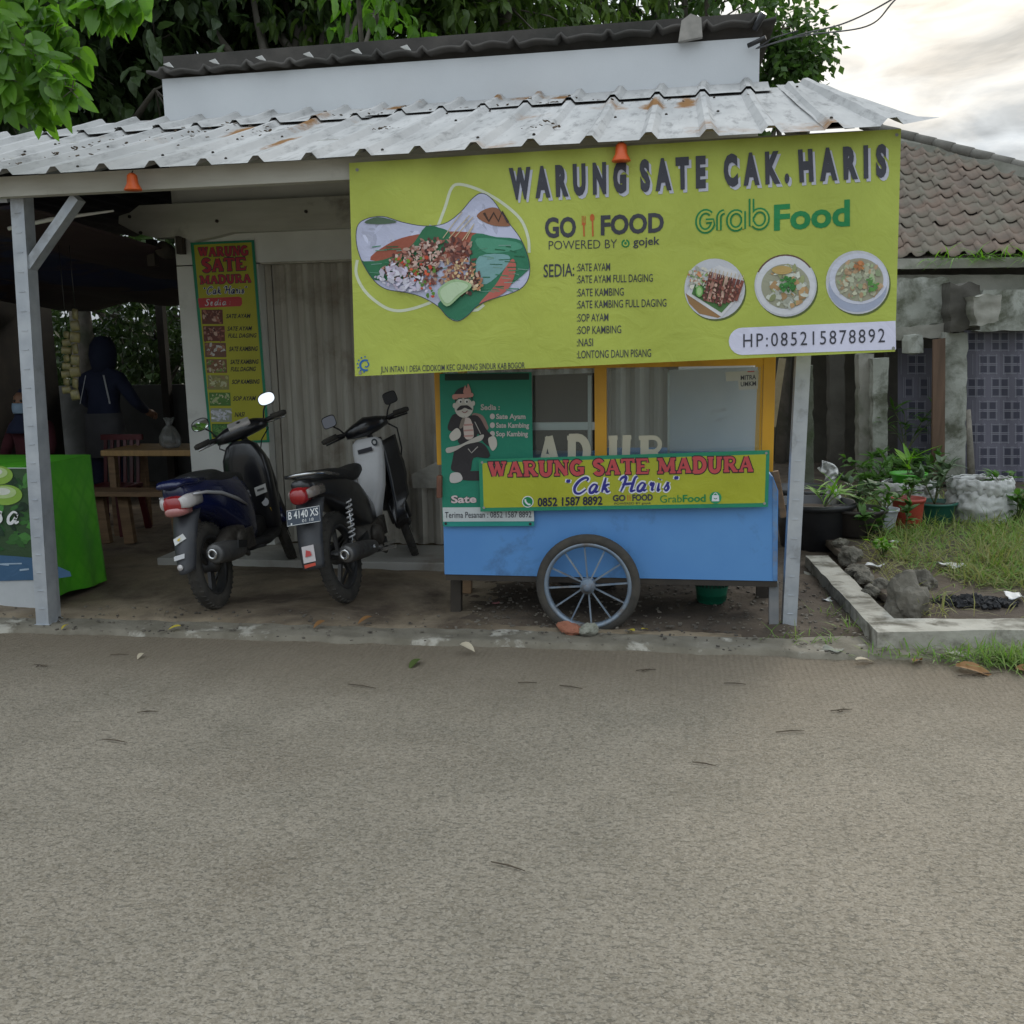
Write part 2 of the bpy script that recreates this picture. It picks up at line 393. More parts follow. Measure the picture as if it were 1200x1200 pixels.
SCRIPT = {
 'C': (1.0, [[(.82, .8), (.9, .95), (.7, 1.02), (.35, .8), (.12, .4), (.2, .05), (.5, -.02), (.85, .25)]]),
 'a': (.75, [[(.68, .5), (.4, .56), (.12, .3), (.15, .03), (.4, .03), (.62, .3), (.68, .5), (.6, .2), (.66, .02), (.85, .12)]]),
 'k': (.75, [[(.35, 1.0), (.25, .5), (.14, 0)], [(.72, .52), (.5, .5), (.26, .28), (.45, .22), (.58, .02), (.8, .1)]]),
 'H': (1.15, [[(.05, .75), (.15, .95), (.36, .98), (.3, .5), (.16, 0)], [(.2, .5), (.5, .52), (.82, .56)], [(.98, 1.02), (.85, .9), (.76, .4), (.72, .02), (.95, .1)]]),
 'r': (.55, [[(.12, .4), (.26, .55), (.22, .4), (.5, .5), (.46, .3), (.42, .05), (.62, .1)]]),
 'i': (.4, [[(.2, .52), (.14, .12), (.2, 0), (.42, .12)], [(.27, .74), (.32, .8)]]),
 's': (.6, [[(.05, .1), (.42, .55), (.36, .4), (.5, .16), (.3, -.02), (.1, .08)]]),
 '"': (.45, [[(.2, .95), (.14, .72)], [(.4, .95), (.34, .72)]]),
 ' ': (.35, []),
 'S': (.9, [[(.85, .85), (.7, 1.0), (.42, .92), (.4, .66), (.62, .42), (.55, .1), (.25, -.02), (.08, .2)]]),
 'e': (.6, [[(.1, .24), (.45, .34), (.42, .54), (.2, .5), (.1, .22), (.25, 0), (.6, .14)]]),
 'd': (.8, [[(.6, .5), (.35, .55), (.1, .28), (.15, .02), (.4, .06), (.62, .4), (.78, 1.0), (.62, .2), (.7, .02), (.85, .1)]]),
 ':': (.35, [[(.2, .42), (.22, .46)], [(.15, .06), (.17, .1)]]),
}
def script(art, txt, q, col, w=0.14, lay=3, edge=None, slant=.22):
    f = quadmap(q); tot = sum(SCRIPT[c][0] for c in txt); hpx = abs(q[0][1] - q[3][1]); x = 0
    for c in txt:
        a, st = SCRIPT[c]
        for s_ in st:
            pts = [f((x + p[0] * a + p[1] * slant * .5) / tot, p[1]) for p in catmull(s_, 5)]
            if edge: art.stroke(pts, hpx * (w + .16), edge, lay)
            n = len(pts); art.stroke(pts, [hpx * w * (0.55 + 0.6 * math.sin(math.pi * min(1, max(0, i / (n - 1))))) for i in range(n)], col, lay + 1)
        x += a
# ------------------------------------------------------------------ ground, road, kerb
def road_mat():
    m, nt, N, L, bs = newmat('exposed_aggregate_concrete')
    g = N.new('ShaderNodeNewGeometry'); vec = g.outputs['Position']
    big = ramp(N, L, noise(N, L, 0.6, 5, 0.6, vec=vec), 0.3, 0.7)
    col = mixc(N, L, big, (0.228, 0.190, 0.138), (0.282, 0.240, 0.180))
    tint = ramp(N, L, noise(N, L, 2.3, 4, 0.6, vec=vec), 0.4, 0.7); col = mixc(N, L, tint, col, (0.198, 0.167, 0.121))
    st = ramp(N, L, noise(N, L, 0.9, 6, 0.65, 0.8, vec=vec, sc=(0.6, 1.3, 1)), 0.54, 0.72); col = mixc(N, L, st, col, (0.185, 0.15, 0.105))
    vo = N.new('ShaderNodeTexVoronoi'); vo.inputs['Scale'].default_value = 125; vo.inputs['Randomness'].default_value = 1; L.new(vec, vo.inputs['Vector'])
    peb = ramp(N, L, vo.outputs['Color'], 0.2, 0.9); col = mixc(N, L, 0.26, col, mixc(N, L, peb, (0.10, 0.095, 0.08), (0.42, 0.39, 0.34)))
    # pits between the stones, with their shaded crescents put into the colour
    pit = noise(N, L, 48, 3, 0.7, 0.6, vec=vec, sc=(0.75, 1.6, 1)); pf = ramp(N, L, pit, 0.30, 0.36, (1, 1, 1, 1), (0, 0, 0, 1))
    pf2 = ramp(N, L, noise(N, L, 130, 2, 0.6, 0.4, vec=vec, sc=(0.7, 1.6, 1)), 0.32, 0.42, (1, 1, 1, 1), (0, 0, 0, 1))
    ve = N.new('ShaderNodeTexVoronoi'); ve.feature = 'DISTANCE_TO_EDGE'; ve.inputs['Scale'].default_value = 60; mpv = N.new('ShaderNodeMapping'); mpv.inputs['Scale'].default_value = (.8, 1.25, 1); L.new(vec, mpv.inputs[0]); L.new(mpv.outputs[0], ve.inputs['Vector'])
    ed = ramp(N, L, ve.outputs['Distance'], 0.04, 0.13, (1, 1, 1, 1), (0, 0, 0, 1)); em = ramp(N, L, noise(N, L, 42, 3, 0.6, vec=vec, sc=(.7, 1.6, 1)), 0.50, 0.60)
    pe = N.new('ShaderNodeMath'); pe.operation = 'MULTIPLY'; L.new(ed, pe.inputs[0]); L.new(em, pe.inputs[1])
    p2 = N.new('ShaderNodeMath'); p2.operation = 'MULTIPLY'; L.new(pf2, p2.inputs[0]); p2.inputs[1].default_value = .5
    pm = N.new('ShaderNodeMath'); pm.operation = 'MAXIMUM'; L.new(pe.outputs[0], pm.inputs[0]); L.new(p2.outputs[0], pm.inputs[1])
    dk = N.new('ShaderNodeMath'); dk.operation = 'MULTIPLY'; dk.inputs[1].default_value = 0.56; L.new(pm.outputs[0], dk.inputs[0])
    col = mixc(N, L, dk.outputs[0], col, (0.09, 0.085, 0.07))
    # soil washed out of the yard over the edge of the road (a band 0.8 m wide, ragged)
    sp = N.new('ShaderNodeSeparateXYZ'); L.new(vec, sp.inputs[0])
    mr = N.new('ShaderNodeMapRange'); mr.inputs[1].default_value = 3.75; mr.inputs[2].default_value = 4.9; L.new(sp.outputs[1], mr.inputs[0])
    ad = N.new('ShaderNodeMath'); ad.operation = 'MULTIPLY_ADD'; ad.inputs[1].default_value = 0.9; L.new(noise(N, L, 1.4, 6, 0.6, vec=vec), ad.inputs[0]); ad.inputs[2].default_value = -0.45
    s2 = N.new('ShaderNodeMath'); s2.operation = 'ADD'; L.new(mr.outputs[0], s2.inputs[0]); L.new(ad.outputs[0], s2.inputs[1])
    sf = ramp(N, L, s2.outputs[0], 0.15, 1.0); s3 = N.new('ShaderNodeMath'); s3.operation = 'MULTIPLY'; s3.inputs[1].default_value = 0.8; L.new(sf, s3.inputs[0])
    col = mixc(N, L, s3.outputs[0], col, mixc(N, L, noise(N, L, 30, 4, vec=vec), (0.135, 0.108, 0.076), (0.19, 0.155, 0.112)))
    # tining grooves near the edge
    wv = N.new('ShaderNodeTexWave'); wv.inputs['Scale'].default_value = 11; wv.inputs['Distortion'].default_value = 1.2; wv.inputs['Detail'].default_value = 3; L.new(vec, wv.inputs['Vector'])
    wf = N.new('ShaderNodeMath'); wf.operation = 'MULTIPLY'; L.new(wv.outputs['Fac'], wf.inputs[0]); L.new(mr.outputs[0], wf.inputs[1])
    L.new(col, bs.inputs['Base Color']); bs.inputs['Roughness'].default_value = 0.9; bs.inputs['Specular IOR Level'].default_value = 0.25
    h1 = N.new('ShaderNodeMath'); h1.operation = 'SUBTRACT'; L.new(vo.outputs['Distance'], h1.inputs[1]); h1.inputs[0].default_value = 1
    h2 = N.new('ShaderNodeMath'); h2.operation = 'MULTIPLY_ADD'; h2.inputs[1].default_value = -0.9; L.new(pm.outputs[0], h2.inputs[0]); L.new(h1.outputs[0], h2.inputs[2])
    h3 = N.new('ShaderNodeMath'); h3.operation = 'MULTIPLY_ADD'; h3.inputs[1].default_value = 0.8; L.new(wf.outputs[0], h3.inputs[0]); L.new(h2.outputs[0], h3.inputs[2])
    bump(N, L, bs, h3.outputs[0], 0.8, 0.0045)
    return m
M['road'] = road_mat()
M['soil'] = mat('damp_soil', (0.06, 0.043, 0.03), (0.105, 0.08, 0.055), 3.5, 0.95, dirt=(0.045, 0.034, 0.025), dscale=1.2, dlo=0.45, dhi=0.65, bmp=0.9, bscale=40)
M['yardfloor'] = mat('stained_yard_concrete', (0.20, 0.155, 0.10), (0.29, 0.235, 0.165), 2.2, 0.85, dirt=(0.07, 0.05, 0.033), dscale=1.1, dlo=0.42, dhi=0.62, bmp=0.6, bscale=30)
M['kerbstone'] = mat('crumbling_kerb_concrete', (0.13, 0.115, 0.085), (0.20, 0.18, 0.14), 5, 0.92, dirt=(0.36, 0.34, 0.29), dscale=3.2, dlo=0.56, dhi=0.62, bmp=0.9, bscale=25)
M['earth'] = mat('far_earth', (0.06, 0.06, 0.035), (0.09, 0.08, 0.05), 0.6, 0.95)

MB().add([(-150, -150, -.03), (150, -150, -.03), (150, 250, -.03), (-150, 250, -.03)], [(0, 1, 2, 3)]).build('ground', M['earth'])['kind'] = 'structure'
def sheet(name, m, x0, x1, y0, y1, nx, ny, zf, yf=None):
    b = MB(); b.grid(lambda u, v: V(lerp(x0, x1, u), (yf(lerp(x0, x1, u), v) if yf else lerp(y0, y1, v)), zf(lerp(x0, x1, u), lerp(y0, y1, v), v)), nx, ny)
    o = b.build(name, m, origin=V(0, 0, 0)); o['kind'] = 'structure'; return o
from mathutils import noise as MN
def fb(x, y, s=1.0, o=4): return MN.fractal(Vector((x * s, y * s, 3.7)), 1.0, 2.0, o)
def road_edge(x): return 4.99 + 0.03 * fb(x, 0, 1.2) - 0.022 * max(0, x - 0.3) ** 1.5 - 0.02 * max(0, -x - 3)
sheet('road', M['road'], -40, 40, -60, 5.2, 8, 8, lambda x, y, v: 0.0)
sheet('kerb', M['kerbstone'], -8, 6, 4.95, 5.3, 700, 10, lambda x, y, v: (-0.03 if v < .05 else 0.012 + 0.018 * min(1, v * 6)) + (0.006 * fb(x, y, 9) if v > .05 else 0),
      lambda x, v: road_edge(x) + 0.028 * fb(x, 1.3, 5) * (1 - v) + v * (0.24 if x < 0.55 else 0.24 + 0.4 * min(1, (x - .55))))
def yard_z(x, y): return 0.028 + 0.012 * fb(x, y, 1.3) + 0.006 * fb(x, y, 7)
sheet('yard', M['yardfloor'], -9, 0.35, 5.14, 14, 240, 220, lambda x, y, v: yard_z(x, y) - .05 * max(0, min(1, (5.26 - y) / .12)))
sheet('soil', M['soil'], -1.6, 1.35, 5.2, 14, 110, 220, lambda x, y, v: yard_z(x, y) + 0.016 - 0.05 * max(0, -0.9 - x) + 0.012 * fb(x, y, 11) - .07 * max(0, min(1, (5.34 - y) / .14)))

# ------------------------------------------------------------------ building materials
M['wall'] = mat('weathered_white_render', (0.74, 0.74, 0.70), (0.64, 0.64, 0.60), 2.2, 0.9, dirt=(0.30, 0.29, 0.26), dscale=1.6, dlo=0.60, dhi=0.82, bmp=0.15, bscale=60)
M['parapet'] = mat('pale_render', (0.58, 0.60, 0.62), (0.52, 0.54, 0.56), 1.3, 0.9, dirt=(0.46, 0.47, 0.47), dscale=1.1, dlo=0.62, dhi=0.9, bmp=0.1, bscale=70)
M['beamwood'] = mat('painted_timber_grey', (0.56, 0.55, 0.49), (0.46, 0.45, 0.39), 4, 0.8, dirt=(0.22, 0.20, 0.17), dscale=2.5, dlo=0.58, dhi=0.75, bmp=0.2, sc=(0.5, 3, 3))
M['shutter'] = mat('grey_steel_shutter', (0.50, 0.475, 0.41), (0.40, 0.375, 0.32), 3, 0.65, dirt=(0.24, 0.20, 0.15), dscale=2.2, dlo=0.52, dhi=0.75, sc=(6, 6, 0.6), bmp=0.12, bscale=30)
M['steelpost'] = mat('galvanised_light_steel', (0.40, 0.43, 0.47), (0.52, 0.55, 0.58), 7, 0.5, 0.55, dirt=(0.27, 0.27, 0.27), dscale=5, dlo=0.55, dhi=0.75, bmp=0.1)
M['tile'] = mat('grey_floor_tile', (0.42, 0.41, 0.38), (0.34, 0.33, 0.30), 3, 0.55, dirt=(0.2, 0.17, 0.13), dscale=2, dlo=0.5, dhi=0.75)
M['oldroof'] = mat('dark_asbestos_sheet', (0.05, 0.046, 0.042), (0.085, 0.078, 0.07), 3, 0.95, dirt=(0.04, 0.04, 0.035), dscale=2, bmp=0.4)
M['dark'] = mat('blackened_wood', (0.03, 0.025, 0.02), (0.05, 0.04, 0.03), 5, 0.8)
M['wood'] = mat('raw_timber', (0.24, 0.15, 0.08), (0.16, 0.10, 0.055), 4, 0.75, sc=(1, 1, 8), bmp=0.2)
M['woodlight'] = mat('yellow_timber', (0.42, 0.26, 0.10), (0.33, 0.20, 0.08), 4, 0.6, sc=(8, 1, 1))
M['blackplastic'] = mat('black_plastic', (0.018, 0.018, 0.02), (0.028, 0.028, 0.03), 8, 0.38)
def roofmat():
    m, nt, N, L, bs = newmat('zincalume_sheet')
    g = N.new('ShaderNodeNewGeometry'); vec = g.outputs['Position']
    f = ramp(N, L, noise(N, L, 1.3, 7, 0.6, sc=(4, 0.8, 1)), 0.35, 0.7); col = mixc(N, L, f, (0.45, 0.445, 0.435), (0.33, 0.33, 0.325))
    f2 = ramp(N, L, noise(N, L, 5, 8, 0.7, sc=(3, 0.6, 1)), 0.52, 0.72); col = mixc(N, L, f2, col, (0.20, 0.20, 0.195))
    ru = ramp(N, L, noise(N, L, 0.95, 5, 0.55, 0.3, sc=(2.0, 0.9, 1)), 0.63, 0.72); rn = ramp(N, L, noise(N, L, 14, 5, 0.7), 0.35, 0.6)
    rm = N.new('ShaderNodeMath'); rm.operation = 'MULTIPLY'; L.new(ru, rm.inputs[0]); L.new(rn, rm.inputs[1])
    col = mixc(N, L, rm.outputs[0], col, (0.27, 0.16, 0.085))
    rall = None
    for cx, cy, cz, wx, wy in ((-2.42, 6.5, 0, .12, .75), (-2.30, 5.75, 0, .10, .55), (-2.85, 6.4, 0, .14, .4), (-1.02, 7.14, 0, .26, .16), (-1.30, 7.12, 0, .12, .14), (-1.95, 7.1, 0, .24, .14), (-.17, 6.35, 0, .14, .42), (.03, 6.45, 0, .13, .5), (-.8, 7.1, 0, .14, .12)):
        vs_ = N.new('ShaderNodeVectorMath'); vs_.operation = 'SUBTRACT'; vs_.inputs[1].default_value = (cx, cy, cz); L.new(vec, vs_.inputs[0])
        vm = N.new('ShaderNodeVectorMath'); vm.operation = 'MULTIPLY'; vm.inputs[1].default_value = (.8 / wx, .8 / wy, 0); L.new(vs_.outputs[0], vm.inputs[0])
        ln = N.new('ShaderNodeVectorMath'); ln.operation = 'LENGTH'; L.new(vm.outputs[0], ln.inputs[0])
        na = N.new('ShaderNodeMath'); na.operation = 'MULTIPLY_ADD'; na.inputs[1].default_value = 1.1; L.new(noise(N, L, 9, 6, 0.7, sc=(1, .4, 1)), na.inputs[0]); L.new(ln.outputs['Value'], na.inputs[2])
        fr = ramp(N, L, na.outputs[0], 0.75, 1.45, (.95, .95, .95, 1), (0, 0, 0, 1)); col = mixc(N, L, fr, col, (0.22, 0.115, 0.045)); fr_ = N.new('ShaderNodeMath'); fr_.operation = 'MAXIMUM'; L.new(fr, fr_.inputs[0]); (L.new(rall, fr_.inputs[1]) if rall else None); rall = fr_.outputs[0]
    L.new(col, bs.inputs['Base Color']); sp_ = N.new('ShaderNodeMapRange'); sp_.inputs[2].default_value = .45; sp_.inputs[3].default_value = .26; sp_.inputs[4].default_value = 0; L.new(rall, sp_.inputs[0]); L.new(sp_.outputs[0], bs.inputs['Specular IOR Level']); bs.inputs['Metallic'].default_value = 0.0
    ro = N.new('ShaderNodeMapRange'); ro.inputs[3].default_value = 0.55; ro.inputs[4].default_value = 0.75; L.new(f, ro.inputs[0]); L.new(ro.outputs[0], bs.inputs['Roughness'])
    bump(N, L, bs, noise(N, L, 5, 3), 0.12, 0.02); return m
M['zinc'] = roofmat()

# ------------------------------------------------------------------ the shop
YW = 7.2
shop = empty('shop_building', (-1.65, YW, 0), 'low white rendered shop with grey folding shutter and a pale parapet above the metal canopy', 'shop building')
# walls: pillar, lintel over the shutter, right return, parapet
SX0, SX1 = -3.13, 0.0
b = MB()
b.box((-3.47, YW + .1, 1.14), (.66, .2, 2.22)); b.build('pillar', M['wall'], shop)
b = MB(); b.box((-1.64, YW + .1, 2.68), (4.32, .2, .84)); b.box((.26, YW + .1, 1.14), (.52, .2, 2.22)); b.box((.42, YW + 2.4, 1.66), (.2, 4.4, 3.2)); b.box((-3.7, YW + 2.4, 1.66), (.2, 4.4, 3.2)); b.box((-1.65, YW + 4.7, 1.66), (4.3, .2, 3.2)); b.build('wall', M['wall'], shop)
b = MB(); b.box((-1.645, YW + .095, 3.36), (4.33, .17, .50)); b.build('parapet', M['parapet'], shop)
# fascia beam with a broken left end
zt, zb = 2.70, 2.475
b = MB(); pts = [(-4.20, zb + .10), (-4.05, zb + .02), (-3.9, zb - .02), (-3.72, zb - .01), (-3.6, zb - .05), (-3.45, zb - .03), (-3.3, zb), (.4, zb), (.4, zt), (-4.02, zt), (-4.1, zt - .05), (-4.19, zt - .07)]
b.prism([(x, YW - .09, z) for x, z in pts], (0, .088, 0)); fas = b.build('fascia_beam', M['beamwood'], shop)
b = MB()
for x, z in ((-4.1, 2.62), (-4.02, 2.50), (-3.4, 2.56), (-2.7, 2.6)): b = MB(); b.lathe([(.012, 0), (.012, .012), (.006, .014)], (x, YW - .09, z), (0, -1, 0), 10); b.build('bolt', M['dark'], fas)
b = MB(); b.box((-4.0, YW + .02, 2.36), (.06, .07, .2)); b.box((-3.72, YW - .06, 2.40), (.05, .06, .13)); b.lathe([(.03, -.05), (.06, 0), (.06, .09), (.045, .1)], (-3.86, YW + .0, 2.36), (0, -1, .2), 16); b.build('bracket', M['dark'], shop)
# folding shutter of narrow vertical leaves
b = MB(); nfold = 22; xs = []; zlo, zhi = .085, 2.25
for i in range(nfold * 4 + 1):
    t = i / (nfold * 4); x = lerp(SX0 + .06, SX1, t); ph = (i % 4); yy = YW + .10 + (0 if ph in (0,) else (.055 if ph in (2,) else .045 if ph == 1 else .010)); xs.append((x, yy))
b.grid(lambda u, v: V(xs[round(u * (len(xs) - 1))][0], xs[round(u * (len(xs) - 1))][1] + .004 * MN.noise(V(u * 40, v * 3, 0)), lerp(zlo, zhi, v)), len(xs) - 1, 12, False)
sh = b.build('shutter', M['shutter'], shop)
b = MB(); b.box((SX0 + .02, YW + .14, 1.17), (.05, .06, 2.2)); b.box(((SX0 + SX1) / 2, YW + .07, 2.262), (SX1 - SX0, .10, .03)); b.build('shutter_frame', M['shutter'], shop)
# splintered plank strap and hinge on the shutter
def plank(b, pxs, y, th): b.prism([P(x, yy, y=y) for x, yy in pxs], (0, th, 0))
b = MB(); plank(b, [(482, 556), (514, 540), (514, 572), (484, 572)], 7.18, .02); b.build('patch_board', M['beamwood'], shop)
b = MB(); b.box((-1.75, 6.97, .045), (4.2, .62, .08), bev=.01); stp = b.build('tiled_step', M['tile'], shop)
# old corrugated roof on top, ragged front edge
b = MB(); n = 230
def oroof(u, v):
    x = lerp(-3.9, .62, u); ph = (x * 3.05) % 1; w = .028 * math.cos(2 * math.pi * ph) if True else 0
    ridge = .05 * max(0, 1 - abs(ph - .5) * 9)
    return V(x, lerp(YW - .05 + .02 * fb(x, 2, 4), YW + 4.9, v), 3.635 + .18 * v + w * .4 + ridge + .012 * fb(x, 5, 3) + lerp(0, .06, u))
b.grid(oroof, n, 6); rf = b.build('roof', M['oldroof'], shop, solid=.02)
b = MB(); b.box((-1.64, YW + .14, 3.70), (4.36, .14, .17)); b.build('ridge_mortar', M['oldroof'], rf)
b = MB()
M['flash'] = mat('white_flashing', (.6, .6, .58))
for i in range(6):
    b = MB(); x = -3.75 + i * .36; b.add([(x, YW - .07, 3.69 + .0), (x + .05, YW - .075, 3.70), (x + .075, YW - .06, 3.665), (x + .03, YW - .06, 3.675)], [(0, 1, 2, 3)]); b.build('torn_flashing', M['flash'], rf, solid=.004)
b = MB(); b.prism([(-.02, YW - .06, 3.70), (.0, YW - .06, 3.83), (.06, YW - .06, 3.87), (.13, YW - .06, 3.84), (.14, YW - .06, 3.72)], (0, .05, 0)); b.xform(Matrix.Translation((.0, 0, -.10))); b.build('loose_slate', mat('pale_slate', (.32, .3, .27), (.2, .19, .17), 8), rf)
b = MB(); b.tube([(.48, YW - .06, 3.64), (.53, YW - .12, 3.72)], [.02, .026], 8); b.tube([(.44, YW - .03, 3.55), (.55, YW - .08, 3.58)], .016, 8); b.build('cable_bracket', M['blackplastic'], shop)

# ------------------------------------------------------------------ metal canopy
can = empty('metal_canopy', (-1.6, 5.3, 0), 'corrugated zinc canopy on grey steel posts across the whole shop front', 'canopy')
PITCHR = 0.283; RX0, RX1 = -6.8, 1.15; EY, EZ, BY, BZ = 4.93, 2.545, 6.95, 3.215
def ribz(x):
    ph = ((x - RX0) / PITCHR) % 1
    d = abs(ph - .5) * PITCHR
    return .033 if d < .014 else (.033 * (1 - (d - .014) / .03) if d < .044 else 0)
kn = []
i = 0
while True:
    c = RX0 + PITCHR * (i + .5)
    if c - .15 > RX1: break
    kn += [c - PITCHR / 2 + .001, c - .09, c - .044, c - .014, c + .014, c + .044, c + .09]; i += 1
kn = [k for k in kn if RX0 <= k <= RX1 - .12]
def roof_sheet(x0, x1, v0, v1, dz, name, jig=0.0):
    ks = [k for k in kn if x0 <= k <= x1]; b = MB(); nv = 14
    sag = lambda x, v: -.012 * math.sin(math.pi * v) + .005 * fb(x, v * 2, 1.5)
    b.grid(lambda u, v: V(ks[round(u * (len(ks) - 1))] + jig * v * .02, lerp(EY, BY, lerp(v0, v1, v)) + .012 * fb(ks[round(u * (len(ks) - 1))], 9, .8), lerp(EZ, BZ, lerp(v0, v1, v)) + ribz(ks[round(u * (len(ks) - 1))]) + dz + sag(ks[round(u * (len(ks) - 1))], v)), len(ks) - 1, nv, False)
    return b.build(name, M['zinc'], can)
roof_sheet(RX0, -3.7, 0, 1, 0.0, 'roof_sheet'); roof_sheet(-3.78, -1.75, 0, 1, .004, 'roof_sheet'); roof_sheet(-1.85, .80, 0, 1, .008, 'roof_sheet')
roof_sheet(-4.6, -2.0, .82, 1.16, .018, 'ridge_sheet', 1); roof_sheet(-2.1, .6, .86, 1.13, .022, 'ridge_sheet', 1); 
# turned-down verge strip on the right end
b = MB(); xf_ = [.66, .80, .90, .93, .97, 1.0, 1.15]; xb_ = [.62, .70, .77, .79, .82, .84, .92]; zv_ = [.012, .012, .012, .045, .045, .012, .0]
b.grid(lambda u, v: V(lerp(xf_[round(u * 6)], xb_[round(u * 6)], v), lerp(EY - (.03 if u > .9 else 0), BY + .12, v), lerp(EZ, BZ + .04, v) + zv_[round(u * 6)] + .006 * fb(v * 3, u * 2, 2) + (.03 * max(0, .12 - v) / .12 if u > .9 else 0)), 6, 14, False)
b.build('verge_strip', M['zinc'], can)
b = MB()
for k in range(34):
    x = random.uniform(-4.2, .9); v = random.choice([.06, .45, .8]); x = RX0 + PITCHR * (round((x - RX0) / PITCHR - .5) + .5) + random.choice([0, .07])
    b.lathe([(.008, 0), (.008, .006), (.004, .01)], (x, lerp(EY, BY, v), lerp(EZ, BZ, v) + ribz(x) + .008), (0, -.3, 1), 8)
sc_ = b.build('roof_screw', M['dark'], can); sc_['kind'] = 'stuff'
b = MB(); b.grid(lambda u, v: V(lerp(-6.8, -3.82, u), lerp(6.7, 11.0, v), 3.0 - .03 * v + .02 * math.sin(u * 66)), 120, 4); b.build('added_sky_block', M['oldroof'], can)  # hidden sheet added to block the sky above the stall
b = MB()
for cx, cy, n_, sx, sy in ((-3.55, 5.75, 60, .18, .30), (-1.72, 5.95, 10, .05, .05), (-.72, 5.55, 14, .05, .04), (-2.6, 6.2, 14, .08, .1), (-1.0, 6.85, 26, .25, .05), (-2.0, 6.85, 20, .25, .05), (-3.1, 6.3, 24, .1, .3), (-.3, 6.6, 10, .3, .2)):
    for k in range(n_):
        x = cx + random.gauss(0, sx); y = cy + random.gauss(0, sy) + .8 * (x - cx) * (sx > .1 and sy > .2); s_ = random.uniform(.005, .016); y = min(6.85, max(5.0, y)); b.box((x, y, lerp(EZ, BZ, (y - EY) / (BY - EY)) + ribz(x) + .014), (s_ * 1.6, s_, s_ * .3), Euler((random.uniform(-.3, .6), random.uniform(-.4, .4), random.uniform(0, 3))))
o = b.build('leaf_debris', mat('rotten_leaf_bits', (.06, .045, .03), (.11, .075, .045), 20, .95)); tag(o, 'dark bits of rotten leaf lying on the canopy sheets', 'leaf debris', kind='stuff')
# beams and purlins
b = MB(); b.box((-3.3, 5.10, 2.515), (6.9, .07, .105)); b.box((.55, 5.10, 2.515), (.8, .07, .105)); b.build('front_beam', M['beamwood'], can)
for yy in (5.75, 6.4, 6.95):
    b = MB(); z = lerp(EZ, BZ, (yy - EY) / (BY - EY)) - .045; b.box((-2.9, yy, z), (7.7, .05, .06)); b.build('purlin', M['beamwood'], can)
for xx in (-3.72, .62):
    b = MB(); b.bar((xx, 5.12, 2.42 + .06), (xx, 6.95, 3.10), .06, .08); b.build('rafter', M['steelpost'], can)
def post(a, btm, w, d, name='post'):
    """light-gauge C-section post with lips and a row of pressed notches"""
    a = Vector(a); btm = Vector(btm); up = (a - btm); b = MB()
    prof = [(-w / 2, d), (-w / 2, 0), (w / 2, 0), (w / 2, d), (w / 2 - .018, d), (w / 2 - .018, d - .003), (w / 2 - .003, d - .003), (w / 2 - .003, .003), (-w / 2 + .003, .003), (-w / 2 + .003, d - .003), (-w / 2 + .018, d - .003), (-w / 2 + .018, d)]
    n = len(prof); vs = [btm + V(x, y, 0) for x, y in prof] + [a + V(x, y, 0) for x, y in prof]
    b.add(vs, [(i, (i + 1) % n, n + (i + 1) % n, n + i) for i in range(n)])
    k = int(up.length / .105)
    for i in range(1, k):
        p = btm + up * (i / k); b.box(p + V(.0, -.002, 0), (w * .42, .004, .004))
    o = b.build(name, M['steelpost'], can)
    bb = MB(); bb.box(btm + V(0, d / 2, .006), (w + .015, d + .015, .012)); bb.build('foot_plate', M['steelpost'], o); return o
post(P(19, 226, y=5.14), P(50, 734, z=.02), .082, .09)
post(P(21 + 6, 240, y=5.2), P(58, 728, z=.02) + V(.02, .0, 0), .05, .05)
post(P(948, 300, y=5.40), P(925, 741, z=.0), .075, .09)
b = MB(); b.bar(P(32, 318, y=5.18), P(92, 232, y=5.18), .05, .075, (0, 1, 0)); b.build('brace', M['steelpost'], can)

# orange cones hanging at the eave
for (px, py, lab) in ((156, 222, 'small orange cone hanging from the bare beam on the left'), (728, 188, 'small orange cone hanging in front of the big green banner')):
    o = empty('hanging_cone', P(px, py, y=4.97), lab, 'hanging cone', 'orange cones under the eave')
    b = MB(); c = P(px, py, y=4.97)
    b.lathe([(.045, -.005), (.046, 0), (.03, .03), (.026, .07), (.014, .082), (0, .084)], c, (0, 0, 1), 18); cone = b.build('cone', mat('orange_plastic', (.75, .13, .02), (.62, .10, .02), 9, .45), o)
    b = MB(); b.tube([c + V(0, 0, .08), c + V(0, .01, .095)], .004, 6); b.build('cord', M['blackplastic'], o)

# blue and brown tarpaulin under the canopy, sagging toward the back
tm = mat('faded_tarpaulin', (.055, .03, .035), (.035, .022, .03), 1.5, .6, dirt=(.02, .03, .10), dscale=.55, dlo=.5, dhi=.56, bmp=.5, bscale=5)
b = MB(); b.grid(lambda u, v: V(lerp(-7.4, -3.86, u), lerp(5.5, 10.6, v), 2.47 - .30 * v - .06 * abs(math.sin(u * 9)) * min(1, v * 4) + .03 * fb(u * 4, v * 4, 1.4) + .03 * u * (1 - v)), 50, 40)
o = b.build('tarpaulin', tm, solid=.004); tag(o, 'dark blue and brown tarpaulin sagging under the canopy above the food stall', 'tarpaulin')
b = MB(); b.tube([P(10, 268, y=5.6), P(60, 257, y=5.6), P(133, 247, y=5.6)], [.012, .013, .006], 8); b.build('sky_gap_strip', mat('sky_gap_white', (.75, .75, .72)), o)  # bright sky gap above the tarpaulin put in as a white strip
